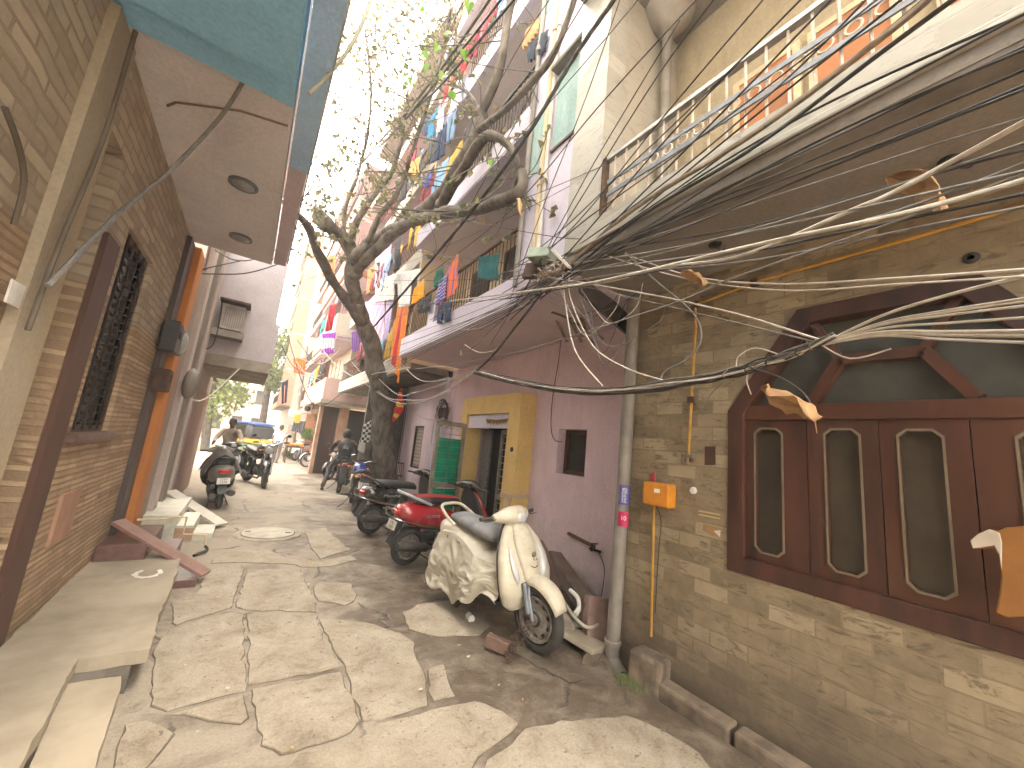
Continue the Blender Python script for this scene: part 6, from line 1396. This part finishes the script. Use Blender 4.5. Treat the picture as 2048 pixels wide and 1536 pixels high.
KIND = (('shirt', 'shirt'), ('trousers', 'trousers'), ('towel', 'sheet'), ('tee shirt', 'vest'), ('cloth', 'sheet'))
HUE = (('maroon', (.22, .02, .04)), ('sky blue', (.20, .36, .55)), ('mustard', (.55, .34, .05)), ('charcoal', (.04, .04, .045)), ('white', (.62, .62, .62)), ('olive', (.16, .17, .06)), ('pink', (.62, .22, .32)), ('navy', (.03, .04, .12)), ('turquoise', (.03, .32, .34)), ('peach', (.62, .38, .25)), ('grey', (.28, .28, .29)), ('red', (.50, .03, .04)))
ci = 0
for X_, y0, y1, zt, n_, plc in ((2.13, 5.0, 7.3, 6.75, 11, 'second lilac balcony'), (2.13, 3.6, 7.2, 9.0, 10, 'third lilac balcony'), (2.13, 3.6, 7.2, 11.2, 6, 'fourth lilac balcony'), (2.40, 8.0, 12.3, 4.35, 9, 'first tan house balcony'), (2.40, 8.0, 12.3, 6.7, 9, 'second tan house balcony'), (2.40, 8.0, 12.3, 9.1, 7, 'third tan house balcony'), (1.96, 15.6, 19.5, 4.4, 8, 'first shop house balcony'), (1.96, 15.6, 19.5, 6.8, 7, 'second shop house balcony')):
    for k in range(n_):
        hn_, hc = HUE[(ci * 5 + k * 7 + ci // 3) % 12]; kn, ks = KIND[(ci + k) % 5]; ci += 1
        y = y1 - (y1 - y0) * (k + rnd(.2, .8)) / n_; w_ = rnd(.22, .42); h_ = rnd(.35, .8); z = zt + rnd(-.35, .05); sd = rnd(0, 50)
        q = MB().grid(lambda u, v: (X_ - .03 - .015 * sin(u * 14 + sd) * (.3 + v) - .02 * noise.noise(V((u * 3, v * 3, sd))), y - w_ * (u - .5) + .02 * noise.noise(V((v * 4, sd, 1))), z - h_ * v), 16, 18, SHAPES[ks])
        tag(q.build('hanging_' + kn.replace(' ', '_'), clothmat(hc), None, smooth=60, solid=.004), '%s %s drying on the %s, number %s from the near end' % (hn_, kn, plc, k + 1) if False else '%s %s drying on the %s' % (hn_, kn, plc), kn)

# ------------------------------------------------------------------ people
m_skin = MAT('brown_skin', (.20, .105, .06), (.16, .08, .045), 8, .6); m_hair = MAT('black_hair', (.015, .012, .011), rough=.6)
def limbs(q, chain, n=12):
    """chain of (point, radius) tapered and rounded"""
    pts = [V(p) for p, r in chain]; rs = [r for p, r in chain]
    sp = spline(pts, 4); k = len(sp) - 1
    rr_ = []
    for i in range(len(sp)):
        t = i / 4; a = min(int(t), len(rs) - 1); b_ = min(a + 1, len(rs) - 1); rr_.append(rs[a] + (rs[b_] - rs[a]) * (t - a))
    q.tube([sp[0] - (sp[1] - sp[0]).normalized() * rr_[0] * .3] + sp + [sp[-1] + (sp[-1] - sp[-2]).normalized() * rr_[-1] * .3], [rr_[0] * .5] + rr_ + [rr_[-1] * .5], n)
def person(loc, head, label, J, top, bottom, hair=None, sleeves='long', shoe=None, face=(1, 0, 0), helmet=None):
    """J: joints in local coordinates, +x is the way the person faces"""
    t = thing('person', loc, label, 'person', None, (0, 0, head))
    q = MB(); g = lambda k: V(J[k])
    pel, ch, nk, hd = g('pelvis'), g('chest'), g('neck'), g('head')
    sp = (nk - pel).normalized(); fx = V(face)
    # bare body: head, neck, arms, hands, feet in one joined mesh
    H_ = hd; up = (hd - nk).normalized(); sx = fx - up * fx.dot(up); sx.normalize(); sy = up.cross(sx)
    rings = []
    for h, a, b_, o in ((-.125, .035, .035, .03), (-.105, .055, .05, .02), (-.06, .078, .066, .012), (0, .092, .074, 0), (.05, .094, .076, -.005), (.09, .078, .064, -.01), (.115, .04, .034, -.01)):
        rings.append([H_ + up * h + sx * (o + a * cos(k * pi / 8)) + sy * (b_ * sin(k * pi / 8)) for k in range(16)])
    q.loft(rings)
    q.ball(H_ + sx * .098 + up * -.015, (.016, .014, .022), 8, 6)
    for s in (-1, 1): q.ball(H_ + sy * (s * .078) - sx * .005 + up * -.01, (.014, .014, .03), 8, 6)
    limbs(q, [(pel, .1), (ch, .1), (nk - sp * .03, .055), (hd - up * .08, .05)])
    for s, S in ((1, 'l'), (-1, 'r')):
        sh_, el, ha = g('sh_' + S), g('el_' + S), g('ha_' + S)
        limbs(q, [(sh_, .05), (el, .038), (ha, .026)])
        d = (ha - el).normalized(); w_ = d.orthogonal().normalized(); nn = d.cross(w_)
        q.box(ha + d * .045, (.05, .05, .05)); 
        for f in range(4): q.tube([ha + d * .06 + w_ * (.025 * (f - 1.5) * .8), ha + d * (.10 + .008 * (1.5 - abs(f - 1.5))) + w_ * (.022 * (f - 1.5)) - nn * .01, ha + d * .12 + w_ * (.02 * (f - 1.5)) - nn * .03], [.011, .010, .007], 6)
        q.tube([ha + d * .03 + w_ * .03, ha + d * .07 + w_ * .055, ha + d * .09 + w_ * .05 - nn * .015], [.012, .010, .008], 6)
        limbs(q, [(nk - sp * .05, .05), (sh_, .05)]); an = g('an_' + S); limbs(q, [(pel, .08), (g('hip_' + S), .07), (g('kn_' + S), .045), (an + V((0, 0, .12)), .04), (an, .036)])
    q.build('body', m_skin, t, smooth=70, local=True)
    B = lambda q, nm, m: q.build(nm, m, t, smooth=60, local=True)
    # eyes, hair
    q = MB()
    for s in (-1, 1): q.ball(H_ + sx * .088 + sy * (s * .03) + up * .012, (.008, .011, .007), 8, 5)
    B(q, 'eyes', m_hair)
    q = MB(); rings = []
    for h, a, b_, o, lim in ((-.05, .09, .084, -.02, 1), (.02, .10, .088, -.012, 1), (.07, .10, .086, -.004, 1), (.11, .075, .064, -.004, 1), (.135, .03, .03, -.004, 1)):
        rings.append([H_ + up * (h + (.055 if cos(k * pi / 8) > .3 and h < .04 else 0)) + sx * (o + a * cos(k * pi / 8) * (1 if cos(k * pi / 8) < .3 else .92)) + sy * (b_ * sin(k * pi / 8)) for k in range(16)])
    q.loft(rings); B(q, 'headscarf' if hair else 'hair', hair or m_hair)
    if helmet: B(MB().ball(H_ + up * .02, (.125, .125, .15), 16, 10), 'cap', helmet)
    # torso garment
    lat = (g('sh_l') - g('sh_r')).normalized(); fw = lat.cross(sp).normalized(); W_ = (g('sh_l') - g('sh_r')).length
    q = MB(); rings = []
    for f, w_, d_ in ((-.10, .165, .13), (.0, .175, .135), (.3, .155, .115), (.6, .185, .125), (.82, .19, .11), (.95, .13, .085), (1.02, .065, .06)):
        c = pel.lerp(nk, f) if f <= .6 else (pel.lerp(nk, .6)).lerp(nk, (f - .6) / .4)
        c = c + (ch - pel.lerp(nk, .6)) * max(0, 1 - abs(f - .6) / .6)
        rings.append([c + lat * (w_ * W_ / .38 * cos(k * pi / 10)) + fw * (d_ * sin(k * pi / 10)) + sp * (.012 * noise.noise(V((k * .8, f * 5, loc[0])))) for k in range(20)])
    q.loft(rings)
    for s, S in ((1, 'l'), (-1, 'r')):
        sh_, el, ha = g('sh_' + S), g('el_' + S), g('ha_' + S)
        if sleeves == 'long': limbs(q, [(sh_ - (sh_ - nk) * .2, .07), (sh_.lerp(el, .5), .062), (el, .05), (el.lerp(ha, .9), .04)])
        else: limbs(q, [(sh_ - (sh_ - nk) * .2, .07), (sh_.lerp(el, .6), .062)])
    B(q, 'upper_clothing', top)
    q = MB()
    limbs(q, [(pel + lat * -.07, .135), (pel + lat * .07, .135)], 16)
    for S in 'lr':
        limbs(q, [(g('hip_' + S), .105), (g('hip_' + S).lerp(g('kn_' + S), .5), .085), (g('kn_' + S), .065), (g('kn_' + S).lerp(g('an_' + S), .5), .062), (g('an_' + S) + V((0, 0, .03)), .055)], 14)
    B(q, 'trousers', bottom)
    for S in 'lr':
        an = g('an_' + S); d = V((1, 0, 0)) if 'toe' not in J else V(J['toe'])
        q = MB().loft([[an + d * x + V((-d.y, d.x, 0)) * (w_ * cos(k * pi / 6)) + V((0, 0, -.04 + h * sin(k * pi / 6))) for k in range(12)] for x, w_, h in ((-.07, .02, .02), (-.05, .038, .035), (.04, .042, .038), (.12, .045, .026), (.18, .03, .015), (.195, .01, .008))]); B(q, 'shoe', shoe or m_blackp)
    return t
def standing(**k):
    J = dict(pelvis=(0, 0, .93), chest=(.02, 0, 1.2), neck=(0, 0, 1.43), head=(.03, 0, 1.58), sh_l=(0, .19, 1.38), sh_r=(0, -.19, 1.38), el_l=(-.03, .25, 1.1), el_r=(-.03, -.25, 1.1), ha_l=(.08, .24, .88), ha_r=(.08, -.24, .88),
             hip_l=(0, .09, .9), hip_r=(0, -.09, .9), kn_l=(.03, .1, .5), kn_r=(.03, -.1, .5), an_l=(0, .1, .08), an_r=(0, -.1, .08)); J.update(k); return J
person((1.25, 20.6, .0), RD(70), 'person in a pale grey shirt standing before the cart at the end of the alley', standing(el_r=(.16, -.27, 1.12), ha_r=(.38, -.22, 1.0), kn_l=(.1, .1, .5), an_l=(.12, .1, .08), an_r=(-.12, -.1, .09)), MAT('pale_grey_shirt', (.62, .64, .64), (.5, .52, .52)), MAT('grey_trousers', (.10, .10, .11)), None, 'short')
person((2.95, 21.6, 0), RD(-30), 'person in a pink top bending over beside the dark doorway', dict(pelvis=(-.1, 0, .88), chest=(.16, 0, 1.12), neck=(.38, 0, 1.22), head=(.5, 0, 1.22), sh_l=(.33, .17, 1.16), sh_r=(.33, -.17, 1.16), el_l=(.42, .2, .88), el_r=(.42, -.2, .88), ha_l=(.5, .12, .66), ha_r=(.5, -.12, .66),
   hip_l=(-.1, .1, .86), hip_r=(-.1, -.1, .86), kn_l=(0, .11, .48), kn_r=(0, -.11, .48), an_l=(-.06, .11, .08), an_r=(-.06, -.11, .08)), MAT('pink_top', (.62, .12, .34), (.48, .08, .25)), MAT('navy_trousers', (.03, .035, .09)), MAT('magenta_headscarf', (.35, .02, .10)), 'long', None, (.8, 0, -.6))
MR = Matrix.Rotation(RD(80), 3, 'Z')
jk = MAT('black_jacket', (.02, .021, .024), (.035, .036, .04), 6, .6)
rd = person((2.37, 11.85, 0), RD(80), 'person in a black jacket sitting on a motorcycle with their back to the camera', dict(pelvis=(-.02, 0, .93), chest=(-.02, 0, 1.2), neck=(.06, 0, 1.44), head=(.11, 0, 1.58), sh_l=(.04, .21, 1.38), sh_r=(.04, -.21, 1.38), el_l=(.24, .33, 1.16), el_r=(.24, -.33, 1.16), ha_l=(.50, .33, 1.08), ha_r=(.50, -.33, 1.08),
   hip_l=(0, .12, .90), hip_r=(0, -.12, .90), kn_l=(.30, .30, .62), kn_r=(.34, -.22, .70), an_l=(.12, .42, .09), an_r=(.06, -.20, .36)), jk, MAT('grey_jeans', (.08, .085, .095), (.06, .06, .07)), None, 'long', None, (1, 0, 0), MAT('dark_cap', (.03, .035, .03)))
q = MB().loft([[V((-.155 + d, .0 + .085 * cos(k * pi / 10) * s * (1 + .2 * sin(k * 3)), 1.22 + .085 * sin(k * pi / 10) * s * (1 + .15 * cos(k * 5)))) for k in range(20)] for d, s in ((0, 1), (-.004, 1), (-.005, .5))]); q.build('back_emblem', MAT('grey_print', (.30, .30, .30), (.05, .05, .05), 18), rd, local=True)
person((-.36, 13.05, 0), RD(-95), 'person with a beige scarf sitting on the dark scooter at left', dict(pelvis=(-.1, 0, .93), chest=(-.06, 0, 1.2), neck=(-.02, 0, 1.44), head=(.03, 0, 1.59), sh_l=(-.02, .18, 1.37), sh_r=(-.02, -.18, 1.37), el_l=(.14, .28, 1.14), el_r=(.14, -.28, 1.14), ha_l=(.36, .28, 1.06), ha_r=(.36, -.28, 1.06),
   hip_l=(-.08, .12, .90), hip_r=(-.08, -.12, .90), kn_l=(.24, .2, .72), kn_r=(.24, -.2, .72), an_l=(.2, .2, .36), an_r=(.2, -.2, .36)), MAT('beige_scarf_top', (.45, .38, .28), (.12, .1, .1), 4), MAT('maroon_dark_trousers', (.07, .04, .045)), MAT('dark_headscarf', (.03, .022, .025)), 'long')

# ------------------------------------------------------------------ autorickshaw, cart, far bits
ar = thing('autorickshaw', (.12, 23.4, 0), 'green and yellow autorickshaw with a blue edged hood at the end of the alley', 'autorickshaw', None, (0, 0, RD(115)))
ar.scale = (.9, .9, .9)
B = lambda q, nm, m, s=45: q.build(nm, m, ar, smooth=s, local=True)
m_rg = paint('green_panel', (.02, .14, .06)); m_ry = paint('yellow_panel', (.62, .34, .02)); m_rk = MAT('black_hood', (.03, .03, .033), rough=.6); m_rb = MAT('blue_hood_edge', (.025, .08, .28), rough=.5)
E2 = lambda x, hw, z0, z1: [(x, -hw, z0), (x, hw, z0), (x, hw, z1), (x, -hw, z1)]
B(MB().loft([sup((-1.3, 0, .55), .6, .22, 16, 5), sup((-1.35, 0, .55), .62, .24, 16, 5), sup((.1, 0, .52), .66, .24, 16, 5), sup((.6, 0, .55), .5, .25, 16, 4), sup((1.1, 0, .58), .24, .2, 16, 3)]), 'lower_body', m_rg)
B(MB().loft([sup((-1.37, 0, .92), .6, .12, 16, 5), sup((.1, 0, .9), .65, .12, 16, 5), sup((.75, 0, .9), .42, .13, 16, 4), sup((1.0, 0, .88), .2, .08, 16, 3)]), 'yellow_band', m_ry)
B(MB().loft([sup((-1.36, 0, 1.35), .58, .3, 20, 5), sup((-1.1, 0, 1.45), .6, .34, 20, 5), sup((-.7, 0, 1.47), .6, .33, 20, 5)]), 'rear_hood', m_rk)
B(MB().loft([sup((-1.3, 0, 1.80), .57, .05, 20, 5), sup((-.6, 0, 1.86), .6, .06, 20, 5), sup((.4, 0, 1.84), .58, .05, 20, 5), sup((.62, 0, 1.78), .54, .05, 20, 5)]), 'roof', m_rb)
q = MB()
for s in (-1, 1):
    for x in (-.68, .25): q.rod((x, s * .58, 1.0), (x - .02, s * .56, 1.82), .022, 8)
    q.rod((.72, s * .4, 1.0), (.58, s * .5, 1.78), .022, 8)
B(q, 'posts', m_rk)
B(MB().prism([(.74, -.38, 1.02), (.74, .38, 1.02), (.60, .48, 1.74), (.60, -.48, 1.74)], (.012, 0, 0)), 'windscreen', m_glass2)
B(MB().box((-.9, 0, .95), (.3, 1.0, .5)).box((-.6, 0, .78), (.4, 1.0, .14)), 'passenger_seat', m_seat)
for x, y in ((-.95, .58), (-.95, -.58), (1.0, 0)): wheel(ar, 'wheel', (x, y, .22), .22, .1, m_rim, 0, slots=8)
B(MB().lathe([(.09, 0), (.1, .03), (.001, .06)], (1.16, 0, .66), (1, 0, 0), 16), 'headlight', m_lens)
ct = thing('produce_cart', (2.0, 21.3, 0), 'wooden cart heaped with orange produce beside the person in the pale shirt', 'cart')
B = lambda q, nm, m, s=45: q.build(nm, m, ct, smooth=s)
B(MB().bx(1.62, 2.35, 20.9, 21.8, .72, .78), 'tray', m_brn)
q = MB()
for x, y in ((1.66, 20.95), (2.31, 20.95), (1.66, 21.75), (2.31, 21.75)): q.bar((x, y, .0), (x, y, .72), .05, .05)
B(q, 'legs', m_brn)
q = MB()
for i in range(60): q.ball((rnd(1.68, 2.3), rnd(20.95, 21.7), .81 + rnd(0, .09)), .045, 8, 6)
B(q, 'oranges', MAT('orange_fruit', (.62, .25, .03), (.5, .18, .02)), 60)
po = MB().tube([(2.25, 25.2, -.1), (2.1, 25.2, 3), (1.98, 25.2, 6.4)], [.13, .12, .09], 12).build('utility_pole', m_conc, None, smooth=60); tag(po, 'leaning concrete utility pole at the end of the alley', 'utility pole')
MB().box(V((1.98, 25.05, 2.45)), (.55, .03, .36)).build('signboard', MAT('blue_white_sign', (.45, .58, .64), (.6, .62, .62), 3), po); MB().box(V((2.03, 25.04, 1.55)), (.38, .03, .5)).build('notice', MAT('tan_notice', (.45, .33, .2), (.3, .25, .3), 6), po)
o = MB().bx(2.35, 2.8, 24.6, 24.95, 2.5, 3.05).build('air_conditioner', MAT('beige_casing_far', (.55, .50, .42)), None, bev=.02); tag(o, 'beige air conditioner unit on the far right wall above the pole signs', 'air conditioner')
MB().lathe([(.16, 0), (.16, -.01), (.001, -.012)], (2.56, 24.598, 2.78), (0, 1, 0), 20).build('fan_grille', m_iron, o)
hang('hanging_cloth', 'grey cloth drying on a line beside the utility pole', 'cloth', [(588, 842), (612, 842), (606, 866), (582, 862)], None, 24, (.10, .10, .11))
hang('hanging_cloth', 'yellow cloth hanging above the grey cloth by the utility pole', 'cloth', [(588, 828), (600, 828), (600, 846), (590, 846)], None, 23.9, (.60, .48, .03))
def bush(name, label, cat, c, r, n, mat, size, trunk=None):
    t = thing(name, (c[0], c[1], 0), label, cat); q = MB()
    cl = [(V(c) + V((rnd(-1, 1) * r[0], rnd(-1, 1) * r[1], rnd(-1, 1) * r[2])) * .75, rnd(.25, .5)) for _ in range(16)]
    for i in range(n):
        cc, k = random.choice(cl); d = V((random.gauss(0, 1), random.gauss(0, 1), random.gauss(0, 1))).normalized() * k * rnd(.5, 1.1)
        leaf(q, cc + V((d.x * r[0], d.y * r[1], d.z * r[2])), rnd(.6, 1.3) * size)
    q.build('crown', mat, t)
    q = MB()
    if trunk: q.tube(spline([(c[0] + .2, c[1], 0), (c[0], c[1], c[2] * .5), (c[0] - .1, c[1], c[2])], 5), trunk, 8)
    for i in range(8): cc, k = cl[i]; q.tube(spline([(c[0], c[1], c[2] - r[2] * .9 if not trunk else c[2] * .6), ((c[0] + cc.x) / 2, (c[1] + cc.y) / 2, (c[2] + cc.z) / 2 - .1), tuple(cc)], 4), .02 if not trunk else .06, 5)
    q.build('stem' if not trunk else 'trunk', m_bark, t)
bush('far_tree', 'pale green tree at the bend of the alley under the open sky', 'tree', (.7, 33, 6.6), (2.0, 1.8, 2.6), 2400, m_leaff, .22, .22)
bush('far_tree', 'yellow green tree behind the autorickshaw on the left', 'tree', (-1.9, 26.5, 3.9), (2.2, 1.6, 2.2), 2600, m_leaff, .2, .2)
bush('potted_plant', 'small green plant on the ground beside the utility pole', 'plant', (2.0, 24.2, .45), (.35, .35, .45), 260, m_leaf, .11)
bush('shrub', 'leafy green plant above the silver grey scooter', 'plant', (3.0, 25.0, 1.35), (.5, .4, .3), 320, m_leafg, .12)
bush('climbing_plant', 'brownish creeper hanging on the corner of the orange house', 'plant', (2.95, 22.1, 2.3), (.25, .25, 1.1), 420, m_leaf, .11)

# ------------------------------------------------------------------ rubble by the drain and small things
def stone(name, label, cat, c, d, rot, mat, bev=.015):
    q = MB().box((0, 0, 0), d); o = q.build(name, mat, None, bev=bev); o.location = c; o.rotation_euler = rot
    return tag(o, label, cat)
m_blk = MAT('mossy_block', (.20, .15, .11), (.09, .07, .05), 7, .95, bs=.8, bsc=14)
p = onz(1290, 1330, .1); stone('rubble_block', 'rough brown masonry block beside the drain pipe foot', 'block', (2.83, 2.03, .02), (.22, .26, .34), (.05, .1, .2), m_blk, .03)
stone('rubble_block', 'reddish stone slab leaning behind the drain pipe foot', 'block', (3.02, 2.66, .12), (.4, .12, .42), (-.25, .15, -.3), MAT('reddish_stone', (.28, .18, .15), (.18, .12, .1), 6, .9, bs=.5), .02)
stone('timber_beam', 'dark timber box beam lying by the lilac wall', 'timber', (3.12, 3.25, .30), (.16, 1.1, .13), (.18, .1, -.35), MAT('weathered_timber', (.14, .10, .075), (.08, .055, .045), 5, .85), .006)
stone('timber_plank', 'maroon plank propped against the lilac wall behind the white scooter', 'timber', (3.2, 3.7, .32), (.04, .8, .16), (.35, .3, -.2), m_gran, .004)
stone('timber_plank', 'grey weathered plank lying over the broken paving behind the white scooter', 'timber', (2.86, 3.2, .14), (.14, 1.0, .03), (.10, -.2, -.45), MAT('grey_plank', (.26, .22, .18), (.16, .13, .1), 6, .9), .004)
stone('paving_slab', 'broken tan paving slab tilted over the drain beside the front wheel', 'slab', (2.72, 2.62, .05), (.34, .36, .05), (.12, .22, .3), m_cem, .012)
stone('paving_slab', 'dark broken paving slab below the timber beam', 'slab', (2.85, 2.95, .07), (.36, .3, .05), (-.1, .15, .7), m_conc_d, .012)
stone('brick', 'pale worn brick by the front wheel of the white scooter', 'brick', (1.98, 2.84, .05), (.11, .2, .09), (.15, .2, .7), m_brick, .01)
stone('brick', 'dark red brick behind the front wheel of the white scooter', 'brick', (2.52, 2.95, .06), (.1, .2, .09), (.05, -.1, .2), m_brick, .01)
stone('brick', 'red brick at the edge of the drain near the tilted slab', 'brick', (2.62, 2.42, .0), (.2, .1, .09), (.2, .1, .5), m_blk, .01)
stone('brick', 'brown brick half sunk in dirt left of the rough block', 'brick', (2.66, 2.28, -.06), (.12, .2, .12), (.1, .3, -.3), m_blk, .02)
q = MB().tube(spline([onz(1118, 1190, .25), onz(1150, 1235, .16), onz(1175, 1255, .12), onz(1195, 1248, .14), onz(1190, 1232, .18)], 6), .016, 8)
o = q.build('bent_scrap_metal', MAT('cream_scrap', (.45, .40, .33), (.3, .26, .2)), None, smooth=60); tag(o, 'bent cream metal scrap frame lying among the rubble', 'scrap')
q = MB().tube(spline([onz(1140, 1180, .33), onz(1155, 1195, .3), onz(1158, 1215, .22), onz(1150, 1230, .18)], 5), [.02] * 11 + [.024] * 5, 8); tag(q.build('scrap_hook', m_white, None, smooth=60), 'curved off-white plastic piece among the rubble', 'scrap')
q = MB().tube([(2.02, 3.36, .03), (2.03, 3.44, .03)], .032, 14); tag(q.build('paper_cup', m_white, None, smooth=40), 'small white paper cup lying beside the sheet of the white scooter', 'cup')
a = onx(1128, 1070, XP - .08); q = MB().bar((XP, a.y, a.z + .02), (XP - .0, a.y - .45, a.z - .03), .06, .035); tag(q.build('wall_bracket', MAT('brown_bracket', (.20, .11, .08)), None), 'short brown timber bracket on the lilac wall behind the white handlebar', 'bracket')
a = onx(1190, 1100, XP - .03); q = MB().rod(a + V((0, .08, 0)), a + V((0, -.08, 0)), .014).rod(a, a + V((-.07, 0, 0)), .012).rod(a + V((-.05, 0, 0)), a + V((-.05, 0, .06)), .009).rod(a + V((-.02, .04, .06)), a + V((-.02, -.05, .08)), .008)
o = q.build('water_tap', m_ironr, None); tag(o, 'rusty water tap on the lilac wall near the drain pipe', 'tap')
MB().tube(spline([a + V((-.03, -.08, 0)), a + V((-.05, -.2, -.15)), a + V((-.03, -.15, -.5))], 5), .005, 5).build('tap_wire', m_cable, o)
# coil of cable by the doorway
co = thing('cable_coil', (3.45, 7.2, 2.2), 'tangle of coiled cable and a dark box hanging left of the doorway', 'cable coil')
c = onx(885, 825, XP - .12); q = MB()
for k in range(6): q.tube([c + V((rnd(-.04, .04), rr_ * cos(a) + .03 * k - .1, rr_ * sin(a) * 1.1)) for rr_ in [.17 + .02 * k] for a in [j * pi / 9 for j in range(18)]], .009, 5, True)
q.build('loops', m_ironr, co); MB().box(c + V((.03, .05, 0)), (.12, .25, .2)).build('junction_case', m_ironr, co, bev=.01)
q = MB()
for pts in (((870, 840), (862, 880), (865, 890), (885, 880)), ((885, 835), (870, 870), (880, 915), (905, 905)), ((800, 800), (835, 830), (865, 840), (890, 838))): q.tube(spline([onx(*p, XP - .2) for p in pts], 6), .009, 6)
q.build('dangling_cables', m_cablew, co)
q = MB()
for k in range(7): q.bar(onx(1080 + k * 16, 600 + k * 6, 2.5 + k * .09), onx(1120 + k * 14, 690 + rnd(-20, 20), 3.2), .03, .02) if k % 2 else q.bar(onx(1060 + k * 22, 605 + k * 10, 2.6), onx(1110 + k * 16, 618 + k * 10, 2.9), .03, .015)
tag(q.build('wood_scraps', MAT('brown_wood_scraps', (.20, .15, .10), (.12, .09, .06)), None), 'loose wood scraps wedged under the lilac balcony near the corner', 'wood scraps')
tag(MB().bar((2.25, 2.47, 3.17), (3.4, 2.75, 3.02), .03, .22, (0, 0, 1)).build('sagging_board', MAT('dark_board', (.07, .055, .05)), None), 'dark sagging board under the corner between the two houses', 'board')
c = onx(920, 709, 2.9); tag(MB().lathe([(.001, -.05), (.03, -.045), (.035, -.02), (.012, 0), (.012, .03)], V((2.75, c.y / c.x * 2.75, 3.16)), n=14).build('bulb', MAT('milky_bulb', (.75, .75, .72), rough=.3), None, smooth=60), 'small white bulb under the lilac balcony ceiling', 'bulb')
for p, x, lab in (((1430, 488), 2.5, 'dark bare lamp holder on the tiled balcony ceiling near the corner'), ((1900, 320), 2.5, 'dark rose with broken wires on the tiled balcony ceiling')):
    c = onx(*p, 2.45); c = onz(*p, 3.195); q = MB().lathe([(.001, -.02), (.04, -.015), (.045, 0)], c, n=14).tube(spline([c + V((0, 0, -.02)), c + V((.02, -.03, -.05)), c + V((-.01, -.06, -.08)), c + V((0, -.08, -.05))], 4), .005, 5)
    tag(q.build('lamp_rose', m_blackp, None), lab, 'lamp rose')
c = onx(1943, 517, XW); tag(MB().lathe([(.028, 0), (.032, -.008), (.014, -.014), (.012, 0)], c, (1, 0, 0), 14).build('vent_pipe', m_blackp, None), 'dark round pipe hole in the tiled wall above the window', 'pipe hole')
# litter and weeds
q = MB(); q2 = MB()
for i in range(150):
    y = rnd(1.2, 12); x = rnd(-.2, min(2.6, 1.6 + y * .2)); z = rz(x, y) + .018
    c = V((x, y, z)); s = rnd(.006, .02); a = rnd(0, 6); (q if i % 3 else q2).add([c + V((cos(a + k * 1.57 + rnd(-.3, .3)) * s, sin(a + k * 1.57) * s * rnd(.5, 1), rnd(0, .008))) for k in range(4)], [(0, 1, 2, 3)])
struct(q.build('litter', MAT('scraps', (.55, .5, .42), (.25, .18, .12), 3)), 'stuff'); struct(q2.build('fallen_leaves', MAT('yellow_leaves', (.55, .40, .08), (.35, .2, .06), 3)), 'stuff')
q = MB()
for i in range(70):
    y = rnd(1.93, 2.12); x = 2.61 + rnd(-.05, .1); h = rnd(.02, .09); a = rnd(0, 6)
    q.add([(x, y, -.02), (x + .008, y, -.02), (x + cos(a) * .03, y + sin(a) * .03, h)], [(0, 1, 2)])
struct(q.build('grass', MAT('green_weeds', (.14, .22, .05), (.09, .14, .04))), 'stuff')
hz = MB().bx(-40, 40, -15, 60, -1.4, 14.5).build('haze', bpy.data.materials.new('haze'))
struct(hz, 'stuff'); hm = hz.data.materials[0]; hm.use_nodes = True; hn = hm.node_tree
hn.nodes.remove(hn.nodes['Principled BSDF']); pv = hn.nodes.new('ShaderNodeVolumePrincipled')
pv.inputs['Color'].default_value = (.92, .93, .95, 1); pv.inputs['Density'].default_value = .0045
hn.links.new(pv.outputs[0], hn.nodes['Material Output'].inputs['Volume'])
